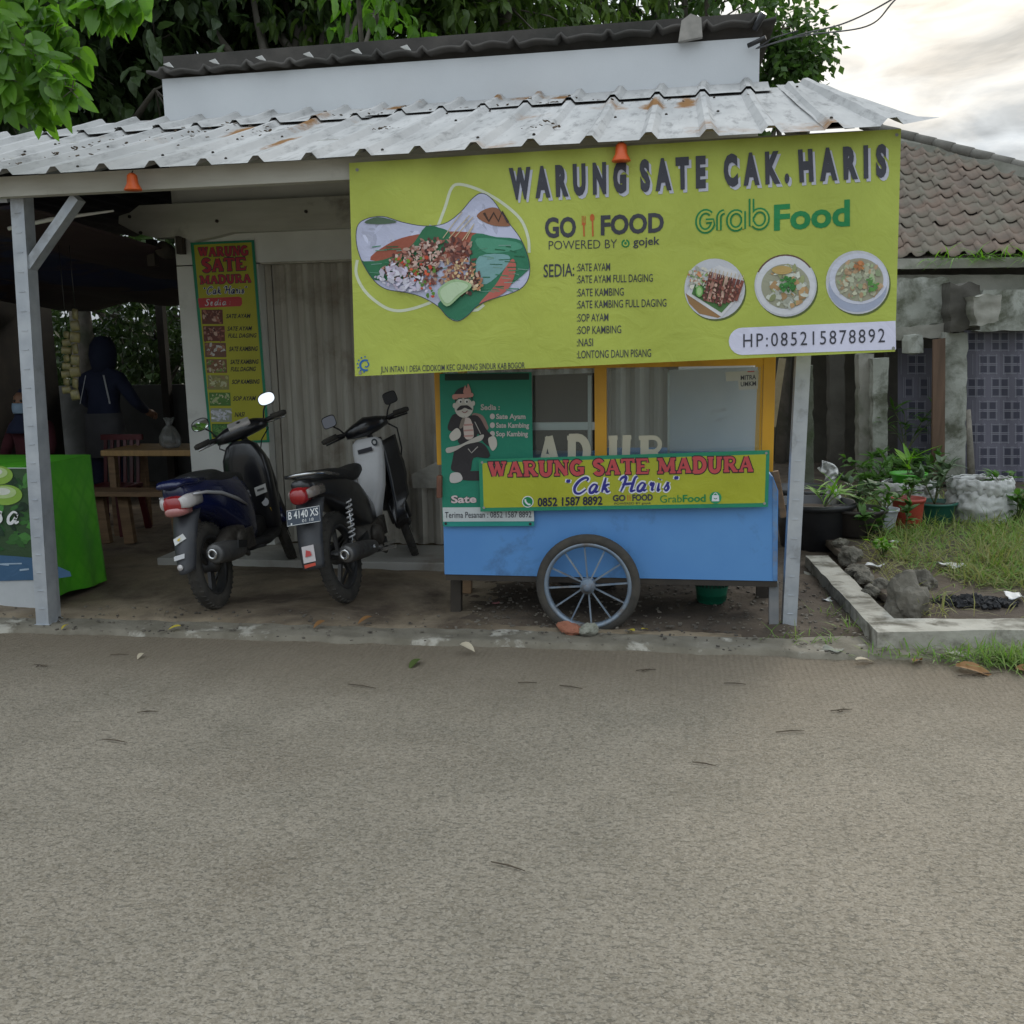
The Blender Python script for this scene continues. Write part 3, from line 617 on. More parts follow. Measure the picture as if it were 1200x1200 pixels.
# ------------------------------------------------------------------ the big banner
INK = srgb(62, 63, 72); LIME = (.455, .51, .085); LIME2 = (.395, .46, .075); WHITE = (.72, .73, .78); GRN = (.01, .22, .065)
ban = empty('shop_banner', P(730, 430, y=5.02), 'large lime green printed banner hung under the canopy eave with food pictures and menu', 'banner')
def bwave(px, py): return .016 * math.sin(px * .0145 + py * .006) * (.4 + .6 * (py - 170) / 260) + .006 * math.sin(px * .047 - py * .02) + .004 * math.sin(px * .083 + py * .012) * (.3 + (430 - py) / 260)
def b3(px, py, lay): return P(px, py, y=5.02 + bwave(px, py) - .0011 * lay)
BQ = quadmap([(409, 191), (1056, 151), (1049, 412), (416, 441)])
a = Art(b3)
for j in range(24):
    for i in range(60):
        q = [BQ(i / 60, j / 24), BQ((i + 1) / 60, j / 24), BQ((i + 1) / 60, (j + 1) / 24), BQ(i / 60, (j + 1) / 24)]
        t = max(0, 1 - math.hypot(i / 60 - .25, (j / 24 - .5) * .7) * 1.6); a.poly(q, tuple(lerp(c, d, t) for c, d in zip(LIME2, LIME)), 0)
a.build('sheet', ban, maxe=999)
a = Art(b3); tp = lambda x: 197 - (x - 595) * .0640; bt = lambda x: 234 - (x - 599) * .0600
for w_, x0, x1 in (('WARUNG', 596, 734), ('SATE', 749, 827), ('CAK.', 847, 925), ('HARIS', 935, 1039)):
    q = [(x0, tp(x0)), (x1, tp(x1)), (x1, bt(x1)), (x0 + 2, bt(x0))]
    a.text(w_, q, (.50, .51, .60), 2, .06, 0, 1.8, 3, 3.6); a.text(w_, q, INK, 4, .065, 0, 1.8)
a.build('title_lettering', ban)
a = Art(b3)
a.text('GO', [(638, 255), (675, 254), (675, 278), (639, 279)], INK, 2, .035); a.text('FOOD', [(704, 252.5), (778, 249), (778, 272), (704, 276)], INK, 2, .035)
OR = (.55, .13, .03)
a.stroke([(684, 262), (684.5, 277)], 1.8, OR); a.stroke([(684, 261), (684, 264)], 4.2, OR)
for k in (-1.8, 0, 1.8): a.stroke([(684 + k, 253), (684 + k, 262)], .8, OR)
a.stroke([(694.3, 258), (694.8, 277)], 1.8, OR); a.disc(694, 255, 2.6, 4.4, OR, 2)
a.text('POWERED BY', [(643, 282.5), (723, 280.5), (723, 290.5), (643, 292.5)], INK, 2, -.008)
a.disc(733, 285.2, 4.8, 4.8, GRN, 2); a.disc(733, 285.6, 3.0, 3.0, LIME, 3); a.disc(733, 285, 1.5, 1.5, GRN, 4); a.poly([(731.8, 279.8), (734.2, 279.8), (733.6, 283), (732.4, 283)], LIME, 4)
a.text('gojek', [(742, 278.5), (773, 277), (773, 286.5), (742, 288)], INK, 2, .012)
# double-line lettering "Grab"
gq = quadmap([(817, 242), (902, 236), (902, 267), (817, 272)])
GR = [[*arc(.115, .40, .105, .38, 45, 340, 16), (.215, .40), (.12, .40)], [(.30, .02), (.30, .46)] + arc(.375, .5, .075, .22, 180, 90, 5), arc(.535, .36, .10, .33, 20, 340, 16), [(.635, .70), (.635, .02)], [(.75, 1.15), (.75, .1)], arc(.86, .36, .105, .33, 160, -160, 16)]
for si, s_ in enumerate(GR): a.stroke([gq(*p) for p in s_], 6.6, GRN, 2 + si * .08)
for si, s_ in enumerate(GR): a.stroke([gq(*p) for p in s_], 2.3, LIME2, 4 + si * .08)
a.text('Food', [(907, 240), (996, 233.5), (996, 265), (907, 270.5)], GRN, 2, .03)
a.build('delivery_logos', ban)
a = Art(b3)
a.text('SEDIA:', [(637, 310), (673, 308.5), (673, 323.5), (637, 325)], INK, 2, .008)
rows = [('SATE AYAM', 715, 309), ('SATE AYAM FULL DAGING', 765, 323), ('SATE KAMBING', 731, 338.5), ('SATE KAMBING FULL DAGING', 781, 352.5), ('SOP AYAM', 713, 368), ('SOP KAMBING', 728, 382.5), ('NASI', 695, 397), ('LONTONG DAUN PISANG', 763, 411)]
for t_, x1, y in rows:
    e = (x1 - 676) * -.022; a.text(':' + t_, [(676, y), (x1, y + e), (x1, y + e + 9), (676, y + 9)], INK, 2, .004)
a.build('menu_lettering', ban)
a = Art(b3)
a.text('JLN INTAN 1 DESA CIDOKOM KEC GUNUNG SINDUR KAB BOGOR', [(446, 429.5), (615, 424.5), (615, 431.5), (446, 436.5)], INK, 2, .004)
a.build('address_lettering', ban)
a = Art(b3)
pill = [(1049.5, 376), (1050, 409.5), (870, 416)] + arc(870, 400, 16, 16, 90, 270, 10) + [(872, 384)]
a.poly(pill, (.66, .66, .80), 2)
a.text('HP:085215878892', [(871, 391.5), (1037, 385), (1037, 401), (871, 407)], INK, 4, .0, 0, 1.25)
a.build('phone_strip', ban)
a = Art(b3)
BL = (.02, .12, .35)
a.stroke(arc(428, 428, 6, 6, 60, 300, 12), 2.4, BL); a.stroke(arc(429, 427, 3, 3, -60, 120, 8), 1.5, BL)
for k in range(7): t = R_(100 + k * 28); a.disc(428 + 9 * math.cos(t), 427 + 9 * math.sin(t), 1, 1, BL, 2, 8)
for x, y in ((416.5, 199), (420, 437), (1045, 408), (1049, 158)): a.disc(x + 2, y, 2, 2, (.25, .25, .24), 3, 10)
a.build('corner_logo', ban)
# satay picture in its wavy frame
cv = lambda L: [(400 + x * .2833, 180 + y * .2833) for x, y in L]
blob = catmull(cv([(65, 305), (98, 272), (170, 260), (250, 283), (340, 299), (425, 290), (490, 245), (540, 188), (580, 164), (625, 190), (680, 270), (740, 350), (773, 430), (778, 500), (750, 552), (690, 582), (610, 606), (560, 632), (520, 672), (480, 693), (440, 676), (400, 632), (330, 592), (260, 573), (190, 562), (140, 530), (92, 460), (64, 380)]), 4, True)
a = Art(b3); inb = inpoly(blob)
sw = (.62, .66, .50)
a.stroke(catmull(cv([(400, 300), (430, 220), (455, 145), (490, 127), (570, 150), (660, 200), (740, 270), (772, 345), (777, 410)]), 5), 3.4, sw, 1)
a.stroke(catmull(cv([(66, 440), (62, 500), (100, 572), (170, 630), (230, 650), (300, 640), (372, 615)]), 5), 3.4, sw, 1); a.stroke(catmull(cv([(540, 648), (565, 645), (590, 625)]), 5), 3.4, sw, 1)
a.poly(blob, (.55, .57, .74), 2)
def clip(pts):   # keep a shape inside the frame by pulling outside points to the outline
    out = []
    for x, y in pts:
        if inb(x, y): out.append((x, y))
        else: out.append(min(blob, key=lambda q: (q[0] - x) ** 2 + (q[1] - y) ** 2))
    return out
def cp(L, col, lay): a.poly(clip(catmull(cv(L), 4, True)), col, lay)
a.chunks(lambda x, y: all(inb(x + p, y + q) for p in (-8, 8) for q in (-6, 6)), (420, 228, 620, 330), 150, [(.52, .54, .70), (.58, .60, .76), (.49, .51, .66)], 3, 7, 2.1, 2.2, .5)
cp([(120, 440), (200, 370), (310, 335), (480, 322), (600, 345), (560, 420), (300, 440)], (.36, .10, .06), 3)
cp([(80, 450), (170, 440), (280, 390), (350, 300), (400, 305), (450, 330), (430, 400), (330, 500), (160, 525), (110, 500)], (.03, .17, .075), 4)
cp([(540, 340), (640, 345), (745, 360), (778, 430), (775, 480), (640, 590), (520, 690), (430, 670), (400, 620), (520, 500)], (.03, .19, .10), 4)
cp([(570, 425), (690, 420), (680, 470), (600, 540), (560, 510)], (.20, .38, .38), 5); cp([(560, 350), (720, 365), (740, 395), (600, 410)], (.08, .30, .19), 5)
cp([(710, 435), (722, 480), (690, 560), (620, 605), (570, 622), (640, 540), (680, 470)], (.50, .13, .10), 6)
cp([(560, 260), (600, 228), (650, 228), (705, 285), (690, 300), (620, 295)], (.30, .13, .07), 5); a.stroke(cv([(590, 245), (610, 280), (630, 245), (650, 280), (665, 240), (690, 285)]), 3, (.06, .03, .02), 6)
cp([(95, 285), (150, 262), (230, 282), (160, 292)], (.10, .16, .10), 5)
for k in range(70):
    x, y = random.choice([(random.uniform(555, 618), random.uniform(285, 345)), (random.uniform(432, 520), random.uniform(282, 325))]); l_ = random.uniform(6, 16); q_ = [(x, y), (x + l_, y + random.uniform(-1.5, 2.5))]
    if all(inb(*z_) for z_ in q_): a.stroke(q_, random.uniform(.5, 1.3), random.choice([(.05, .24, .12), (.02, .13, .06), (.12, .30, .20), (.20, .36, .30)]), 6.5)
for x0, y0, x1, y1 in ((420, 350, 500, 240), (445, 350, 530, 255), (470, 345, 545, 262), (500, 360, 550, 290), (515, 355, 545, 300)): a.stroke(cv([(x0, y0), (x1, y1)]), 1.0, (.55, .45, .28), 8)
heap = cv([(170, 470), (240, 400), (340, 350), (430, 350), (540, 360), (560, 450), (580, 540), (520, 590), (400, 560), (300, 520), (200, 520)])
meat = [(.22, .07, .05), (.34, .13, .09), (.15, .05, .04), (.42, .22, .17), (.50, .33, .26), (.10, .035, .03)]
a.chunks(inpoly(heap), (445, 278, 568, 350), 340, meat, 1.6, 3.6, 8, 1.8)
a.chunks(inpoly(cv([(200, 440), (330, 360), (420, 360), (420, 460), (260, 520)])), (450, 278, 530, 332), 130, [(.55, .36, .30), (.62, .46, .40), (.40, .16, .12)], 1.2, 2.6, 12, 1.9)
a.chunks(inpoly(cv([(140, 510), (220, 450), (300, 500), (370, 530), (350, 575), (190, 560)])), (436, 305, 510, 345), 90, [(.62, .58, .72), (.55, .48, .60), (.70, .68, .78)], 1.6, 4, 14, 1.7)
a.chunks(inpoly(cv([(220, 430), (380, 430), (400, 600), (360, 600), (280, 500)])), (460, 300, 512, 352), 36, [(.13, .30, .03), (.55, .07, .03), (.10, .22, .03), (.60, .12, .05)], 1.3, 2.8, 18, 1.2)
a.chunks(inpoly(cv([(430, 440), (560, 440), (590, 570), (420, 560)])), (520, 300, 570, 344), 60, [(.60, .42, .22), (.45, .20, .10), (.66, .52, .34)], 1.2, 2.8, 14, 1.8)
a.poly(catmull(cv([(398, 575), (430, 535), (480, 520), (540, 545), (490, 590), (435, 632)]), 4, True), (.36, .52, .28), 22); a.poly(catmull(cv([(408, 575), (435, 545), (480, 530), (525, 547), (480, 585), (437, 620)]), 4, True), (.50, .64, .42), 23)
a.stroke(blob, .9, (.05, .05, .08), 24, True)
a.build('satay_picture', ban)
def dish(name, cx, cy, r, fn):
    a_ = Art(b3); a_.disc(cx + 1.6, cy + 2.2, r, r, (.10, .13, .03), 1, 40); a_.disc(cx, cy, r, r, (.55, .56, .60), 2, 40); fn(a_, cx, cy, r); a_.build(name, ban)
def circ(cx, cy, r): return lambda x, y: (x - cx) ** 2 + (y - cy) ** 2 < r * r
def d1(A, cx, cy, r):
    A.poly([(cx - 34, cy + 5), (cx - 30, cy + 17), (cx - 18, cy + 29), (cx + 4, cy + 34), (cx + 10, cy + 31)], (.30, .17, .07), 3)
    A.poly([(cx - 33, cy + 6), (cx + 8, cy + 33), (cx + 32, cy + 6), (cx + 26, cy - 20), (cx + 6, cy - 28), (cx - 22, cy - 16)], (.62, .62, .64), 4); A.poly([(cx - 27, cy + 6), (cx + 8, cy + 28), (cx + 28, cy + 6), (cx + 16, cy - 14), (cx - 22, cy - 8)], (.07, .17, .05), 5)
    A.chunks(circ(cx - 18, cy - 12, 14), (cx - 33, cy - 26, cx - 4, cy + 8), 60, [(.5, .5, .42), (.24, .36, .14), (.58, .25, .12), (.6, .58, .5)], 1.2, 3, 6)
    for k in range(9):
        x = cx - 12 + k * 4.6; A.stroke([(x + 8, cy - 20 + k * 1.3), (x, cy + 18 - abs(k - 4))], 3.8, random.choice(meat), 9); A.stroke([(x + 9, cy - 24 + k), (x + 7, cy - 16 + k)], .8, (.55, .45, .3), 9)
    A.chunks(inpoly([(cx - 14, cy - 14), (cx + 30, cy - 6), (cx + 26, cy + 8), (cx + 6, cy + 20), (cx - 14, cy + 12)]), (cx - 14, cy - 20, cx + 30, cy + 22), 80, meat, 1, 2.3, 11)
    A.disc(cx - 18, cy + 3, 4.2, 6.5, (.18, .42, .10), 16); A.disc(cx - 18, cy + 3, 2.8, 4.8, (.38, .55, .25), 17)
def bowl(A, cx, cy, r, cols, ox=0, oy=0, rr=.78):
    A.disc(cx, cy, r * .95, r * .95, (.63, .64, .68), 3, 36); A.disc(cx + ox, cy + oy, r * rr, r * rr * .92, (.33, .33, .24), 4, 36)
    A.chunks(circ(cx + ox, cy + oy, r * (rr - .1)), (cx - r, cy - r, cx + r, cy + r), 110, cols, 1.6, 5, 5, 1.5)
def d2(A, cx, cy, r):
    A.poly(arc(cx, cy, r, r, 205, 325, 14), (.13, .07, .05), 2.5); bowl(A, cx, cy, r, [(.52, .54, .47), (.46, .47, .38), (.30, .33, .16), (.58, .60, .52), (.48, .30, .14)], 0, 1)
    A.chunks(circ(cx + 3, cy - 1, 9), (cx - 8, cy - 10, cx + 14, cy + 10), 40, [(.03, .16, .03), (.06, .24, .05)], 1.2, 3, 12); A.disc(cx - 4, cy - 18, 12, 5, (.48, .34, .12), 10)
def d3(A, cx, cy, r):
    A.disc(cx, cy + 6, r * .92, r * .78, (.36, .40, .52), 2.6, 36); A.disc(cx + 1, cy - 4, r * .92, r * .80, (.60, .62, .72), 3.2, 36)
    A.disc(cx + 2, cy - 3, r * .76, r * .68, (.34, .33, .24), 4, 36); A.chunks(lambda x, y: ((x - cx - 2) / (r * .7)) ** 2 + ((y - cy + 3) / (r * .6)) ** 2 < 1, (cx - r, cy - r, cx + r, cy + r), 100, [(.42, .45, .32), (.34, .42, .24), (.50, .50, .36), (.44, .30, .18)], 1.5, 4.5, 5, 1.5)
    A.chunks(circ(cx + 3, cy - 18, 6), (cx - 8, cy - 26, cx + 12, cy - 8), 12, [(.55, .25, .09), (.5, .2, .08)], 1.5, 3.5, 14); A.chunks(circ(cx + 16, cy + 3, 8), (cx, cy - 8, cx + 26, cy + 14), 12, [(.10, .28, .06)], 1.5, 3.5, 14)
dish('plate_picture', 837.5, 338.5, 35.5, d1); dish('bowl_picture', 920.6, 334.5, 36.5, d2); dish('bowl_picture', 1005, 330.8, 37.2, d3)
for x, y in ((416.5, 199), (420, 437), (1046, 408), (1050, 158)): pass

# ------------------------------------------------------------------ menu poster on the pillar
mp = empty('menu_poster', P(270, 520, y=YW - .06), 'tall narrow yellow menu poster with green border and food photos on the white pillar', 'poster')
k_ = .2249; cm = lambda x, y: (210 + x * k_, 270 + y * k_)
m3 = lambda px, py, lay: P(px, py, y=YW - .012 - .0008 * lay)
a = Art(m3); MG = (.02, .24, .13); MY = (.44, .42, .03); MR = (.46, .035, .06)
a.poly([cm(58, 64), cm(390, 50), cm(472, 1104), cm(160, 1114)], MG, 0); a.build('sheet', mp, M['print_flat'])
a = Art(m3); a.poly([cm(76, 76), cm(376, 62), cm(456, 1092), cm(172, 1102)], MY, 1)
Q = lambda *p: [cm(*q) for q in p]
slab(a, 'WARUNG', Q((98, 90), (362, 80), (362, 130), (104, 136)), MR, INK, 2, 1.0); slab(a, 'SATE', Q((116, 150), (350, 140), (354, 205), (120, 216)), MR, INK, 2, 1.0); slab(a, 'MADURA', Q((106, 238), (374, 226), (378, 270), (110, 280)), MR, INK, 2, 1.0)
script(a, '"Cak Haris"', Q((125, 296), (356, 288), (358, 326), (128, 332)), (.02, .02, .12), .13, 2, WHITE)
a.poly([cm(98, 354), cm(312, 345)] + [cm(326, 352), cm(328, 384), cm(318, 395), cm(104, 404)], (.52, .05, .06), 2); script(a, 'Sedia :', Q((128, 360), (272, 356), (274, 386), (132, 392)), WHITE, .14, 3)
th = [(116, 413, 226, 488), (124, 498, 236, 577), (132, 586, 243, 660), (140, 671, 247, 742), (147, 755, 258, 830), (155, 845, 266, 914), (163, 927, 272, 998), (170, 1008, 274, 1080)]
pal = [meat, meat, [(.25, .12, .08), (.6, .58, .55), (.4, .2, .12)], [(.3, .15, .08), (.45, .38, .2), (.6, .55, .45), (.15, .25, .06)], [(.36, .34, .12), (.5, .5, .3), (.3, .2, .1)], [(.12, .28, .06), (.36, .44, .2), (.5, .5, .3)], [(.62, .63, .68), (.58, .58, .62)], [(.07, .20, .05), (.14, .30, .08)]]
for (x0, y0, x1, y1), pc in zip(th, pal):
    a.poly(Q((x0, y0), (x1, y0), (x1 + 3, y1), (x0 + 4, y1)), tuple(c * .7 for c in pc[0]) if pc[0][0] < .6 else (.3, .33, .25), 2)
    p0 = cm(x0 + 10, y0 + 10); p1 = cm(x1 - 8, y1 - 10); a.chunks(lambda x, y: True, (p0[0], p0[1], p1[0], p1[1]), 42, pc, .8, 2.6, 3, 1.9)
for t_, x0, x1, y, yb in (('SATE AYAM', 244, 372, 436, 458), ('SATE AYAM', 250, 380, 501, 523), ('FULL DAGING', 254, 404, 538, 560), ('SATE KAMBING', 260, 410, 606, 630), ('SATE KAMBING', 266, 414, 674, 697), ('FULL DAGING', 268, 400, 712, 735), ('SOP KAMBING', 274, 420, 778, 801), ('SOP AYAM', 280, 400, 865, 888), ('NASI', 289, 342, 948, 972), ('LONTONG', 292, 400, 1012, 1036)):
    a.text(t_, Q((x0, y), (x1, y - 2), (x1, yb - 2), (x0, yb)), (.02, .02, .03), 3, .02, .25)
a.build('print', mp, M['print_flat'])

# ------------------------------------------------------------------ the food cart
cart = empty('food_cart', P(700, 735, y=5.45), 'blue and yellow satay cart with glass case and one big spoked wheel at its front', 'food cart')
cart.location.z = 0.02
M['cartblue'] = mat('cart_blue_paint', (.085, .245, .54), (.10, .275, .57), 2.5, .5, dirt=(.05, .10, .19), dscale=3.2, dlo=.56, dhi=.78, bmp=.15, bscale=3)
M['cartyellow'] = mat('cart_yellow_paint', (.62, .32, .015), (.52, .26, .015), 4, .45, dirt=(.3, .16, .03), dscale=4, dlo=.6, dhi=.8)
M['rubber'] = mat('dusty_tyre_rubber', (.03, .028, .025), (.05, .046, .04), 9, .9, dirt=(.085, .075, .06), dscale=6, dlo=.45, dhi=.75, bmp=.3, bscale=60)
M['glass'] = glassmat('cart_glass')
M['whitepaint'] = mat('white_board', (.62, .64, .66), (.52, .55, .58), 3, .6, dirt=(.36, .34, .3), dscale=5, dlo=.62, dhi=.8)
YC = 5.42; YB = 6.12
prof = [(518, 540), (521, 673), (911, 681), (912, 575), (906, 559), (897, 553), (893, 540)]
pts = [P(x, y, y=YC) for x, y in prof]
b = MB(); b.prism(pts, (0, YB - YC, 0)); b.build('body', M['cartblue'], cart)
b = MB(); p0, p1 = P(522, 676, y=YC), P(911, 684, y=YC); b.bar(p0 + V(.0, .03, 0), p1 + V(0, .03, 0), .05, .04); b.bar(p0 + V(0, .6, 0), p1 + V(0, .6, 0), .05, .05); b.build('floor_rail', M['dark'], cart)
# tin edging with rivets on the right end
b = MB(); b.prism([p + V(.003 if i > 1 else 0, -.004, 0) for i, p in enumerate([P(905, 559, y=YC), P(911, 575, y=YC), P(910, 680, y=YC), P(905, 680, y=YC)])], (0, .01, 0)); b.build('edge_strip', mat('worn_blue_edge', (.06, .16, .36), (.12, .26, .48), 12, .6, dirt=(.2, .2, .2), dscale=9), cart)
zt = 1.66
def cpost(x0, x1, ylo, yy=YC + .02, d=.045):
    a0 = P(x0, ylo, y=yy); a1 = P(x1, ylo, y=yy); b = MB(); b.box(((a0.x + a1.x) / 2, yy + d / 2, (a0.z + zt) / 2), (a1.x - a0.x, d, zt - a0.z), bev=.004); b.build('post', M['cartyellow'], cart); return (a0.x + a1.x) / 2, a0.z
xa, _ = cpost(512, 521, 545); xm, _ = cpost(697, 711, 545); xr, zr = cpost(892, 906, 553)
for xx in (xa, xr):
    b = MB(); b.box((xx, YB - .03, (zr + zt) / 2), (.05, .05, zt - zr)); b.build('post', M['cartyellow'], cart)
zrail = P(800, 432, y=YC).z
b = MB(); b.box(((xa + xr) / 2, YC + .04, zrail + .06), (xr - xa - .05, .03, .10)); b.box(((xa + xr) / 2, YB - .03, zrail + .06), (xr - xa - .05, .03, .10)); b.build('top_rail', M['cartyellow'], cart)
b = MB(); b.box(((xa + xr) / 2, (YC + YB) / 2, zt + .03), (xr - xa + .2, YB - YC + .2, .05)); b.build('cart_roof', M['cartyellow'], cart)
zc = P(700, 540, y=YC).z
for x0, x1 in ((xa + .03, xm - .045), (xm + .045, xr - .045)):
    b = MB(); b.box(((x0 + x1) / 2, YC + .045, (zc + zrail) / 2), (x1 - x0, .004, zrail - zc)); b.build('glass_pane', M['glass'], cart)
b = MB(); z0 = P(660, 500, y=YC + .2).z; b.box(((xa + xm) / 2, YC + .22, z0), (xm - xa - .06, .28, .018)); b.box(((xa + xm) / 2, YC + .075, z0 + .02), (xm - xa - .06, .015, .03)); b.build('shelf', mat('aluminium_shelf', (.5, .52, .52), None, rough=.35, metal=.7), cart)
b = MB(); q = [P(784, 434, y=5.9), P(888, 430, y=5.9), P(884, 535, y=5.9), P(784, 535, y=5.9)]; b.prism(q, (0, .012, 0)); b.build('white_panel', M['whitepaint'], cart)
b = MB(); q = [P(624, 440, y=5.95), P(697, 437, y=5.95), P(697, 535, y=5.95), P(624, 535, y=5.95)]; b.prism(q, (0, .012, 0)); b.build('back_board', M['dark'], cart)
b = MB(); b.bar(P(783.5, 436, y=YC + .07), P(783.5, 538, y=YC + .07), .012, .012, (0, 1, 0)); b.bar(P(691, 440, y=YC + .07), P(691, 538, y=YC + .07), .02, .012, (0, 1, 0)); b.build('window_frame', mat('aluminium_frame', (.4, .41, .4), None, rough=.4, metal=.6), cart)
# cut-off cream letters on the glass
g3 = lambda px, py, lay: P(px, py, y=YC + .042 - .0006 * lay)
a = Art(g3); CR = (.50, .47, .36)
for ch, x0, x1 in (('A', 630, 658), ('D', 664, 694), ('U', 713, 742), ('R', 748, 784)): slab(a, ch, [(x0, 511), (x1, 510), (x1, 548), (x0, 548)], CR, None, 1, .95)
a.build('glass_lettering', cart, M['print_flat'])
def leg(x0, x1, y0, y1, yy, m):
    a0 = P((x0 + x1) / 2, y0, y=yy); a1 = P((x0 + x1) / 2, y1, y=yy); w = P(x1, y1, y=yy).x - P(x0, y1, y=yy).x; b = MB(); b.bar(a0, V(a1.x, yy, .03), w, .05, (0, 1, 0)); b.build('leg', m, cart)
leg(529, 541, 672, 718, 5.6, M['dark']); leg(541, 553, 672, 706, 6.05, M['wood']); leg(886, 900, 680, 708, 6.05, M['dark']); leg(901, 912, 682, 736, 5.47, mat('grey_blue_timber', (.13, .14, .15), (.2, .2, .2), 8, .8))
b = MB(); b.bar(P(515.5, 557, y=5.40), P(515.5, 583, y=5.40), .03, .05, (0, 1, 0), .006); b.build('handle_end', mat('rusty_handle', (.13, .055, .035), (.2, .1, .06), 14, .8), cart)
b = MB(); b.bar(P(908, 552, y=5.75), P(918, 606, y=5.75), .04, .05, (0, 1, 0), .006); b.build('handle_end', M['wood'], cart)
def spoked(yy, vis=True):
    c = P(689, 686, y=yy); r = (P(750, 686, y=yy).x - P(628, 686, y=yy).x) / 2; 
    c.z = max(c.z, r + .015) if not vis else c.z
    rim_m = mat('blue_grey_rim', (.15, .20, .27), (.24, .29, .34), 10, .45, .3, dirt=(.16, .13, .1), dscale=8)
    b = MB(); b.lathe([(r - .052, -.016), (r - .048, -.022), (r - .028, -.028), (r - .008, -.020), (r, -.006), (r, .006), (r - .008, .020), (r - .028, .028), (r - .048, .022), (r - .052, .016)], c, (0, 1, 0), 56, closed=True); w = b.build('wheel', M['rubber'], cart)
    b = MB(); pr_ = [(r - .070, -.014), (r - .058, -.023), (r - .047, -.023), (r - .051, 0), (r - .047, .023), (r - .058, .023), (r - .070, .014), (r - .067, 0), (r - .070, -.014)]; b.lathe(pr_[:-1], c, (0, 1, 0), 56, closed=True); b.build('rim', rim_m, w)
    b = MB()
    for k in range(12):
        t = 2 * math.pi * (k + .0) / 12 + .08; d = V(math.cos(t), 0, math.sin(t)); b.bar(c + d * .03 + V(0, -.012 * (-1) ** k, 0), c + d * (r - .064), .009, .009, (0, 1, 0))
    b.build('spokes', rim_m, w)
    b = MB(); b.lathe([(.012, -.065), (.022, -.06), (.022, -.045), (.042, -.04), (.042, .04), (.02, .05)], c, (0, 1, 0), 20); b.build('hub', rim_m, w)
    return c, r
spoked(5.33); 
cw, rw = spoked(6.18, False)
b = MB(); c0 = P(689, 686, y=5.33); b.bar(c0, V(c0.x, 6.18, cw.z), .03, .03); b.build('axle', M['dark'], cart)
# sticker on the glass
st = empty('glass_sticker', P(876, 450, y=YC + .03), 'small white paper notice stuck in the top corner of the cart glass', 'sticker'); a = Art(g3)
a.poly([(850, 436), (889, 434), (888, 456), (866, 457), (865, 446), (851, 447)], (.42, .42, .40), 1); a.text('MITRA', [(868, 440), (886, 439), (886, 444.5), (868, 445.5)], INK, 2, .02); a.text('UMKM', [(868, 447.5), (886, 446.5), (886, 452), (868, 453)], INK, 2, .02); a.stroke([(876, 435.6), (884, 435.2)], 1.4, (.4, .1, .1)); a.build('notice', st, M['print_flat'])

# ------------------------------------------------------------------ yellow sign lying over the cart front
cs = empty('cart_sign', P(730, 598, y=5.36), 'wide low yellow and green cloth sign with phone number hung on the blue cart front', 'sign')
def c3(px, py, lay): return P(px, py, y=5.375 + .006 * math.sin(px * .03 + py * .02) - .001 * lay)
CQ = quadmap([(561, 538.5), (902, 527.5), (900, 594), (563, 599.5)]); a = Art(c3)
for i in range(30):
    q = [CQ(i / 30, 0), CQ((i + 1) / 30, 0), CQ((i + 1) / 30, 1), CQ(i / 30, 1)]; a.poly(q, MG, 0); q = [CQ(.012 + i / 30 * .976, .07), CQ(.012 + (i + 1) / 30 * .976, .07), CQ(.012 + (i + 1) / 30 * .976, .93), CQ(.012 + i / 30 * .976, .93)]; a.poly(q, (.40, .42, .03), 1)
a.build('sheet', cs)
a = Art(c3); RD = (.52, .075, .08)
slab(a, 'WARUNG SATE MADURA', [(572, 541.5), (884, 534.5), (884, 552.5), (573, 559)], RD, (.03, .02, .03), 3, 1.0)
script(a, '"Cak Haris"', [(662, 561), (797, 557), (797, 574), (662, 578.5)], (.03, .03, .25), .17, 3, WHITE)
a.build('title_lettering', cs)
a = Art(c3)
a.disc(618.5, 588, 6.8, 6.8, WHITE, 3); a.disc(618.5, 588, 5.7, 5.7, GRN, 4); a.stroke(catmull([(615.6, 585), (616, 588), (619, 591), (621.6, 591)], 4), 2, WHITE, 5)
a.text('0852 1587 8892', [(630, 583.5), (706, 581.5), (706, 591.5), (630, 593.5)], (.02, .02, .05), 4, .025); 
a.text('GO', [(718, 580), (733, 579.6), (733, 587.2), (718, 587.6)], INK, 3, .04); a.text('FOOD', [(741, 579.5), (765, 579), (765, 586.6), (741, 587)], INK, 3, .04); a.stroke([(735.6, 580), (735.8, 587)], .9, OR, 3); a.stroke([(738.2, 580), (738.4, 587)], .9, OR, 3)
a.text('POWERED BY gojek', [(720, 589), (763, 588), (763, 590.5), (720, 591.5)], INK, 3)
a.text('Grab', [(773.5, 580.5), (799, 580), (799, 588.5), (773.5, 589)], GRN, 3, .0); a.text('Food', [(800, 580), (827, 579.3), (827, 588), (800, 588.5)], GRN, 3, .025)
a.disc(838.5, 583.3, 7, 7, (.02, .30, .12), 3); a.poly([(834.6, 580.3), (842.4, 580.3), (842.9, 587.4), (834.1, 587.4)], WHITE, 4); a.stroke(arc(838.5, 580.3, 2.2, 2.6, 180, 360, 6), .9, WHITE, 4); a.stroke(arc(838.5, 583, 2, 1.6, 20, 160, 6), .8, GRN, 5)
for x, y in ((565, 542), (898, 531), (567, 595), (896, 590)): a.disc(x, y, 1.6, 1.6, (.3, .3, .28), 4, 10)
a.build('lettering', cs)

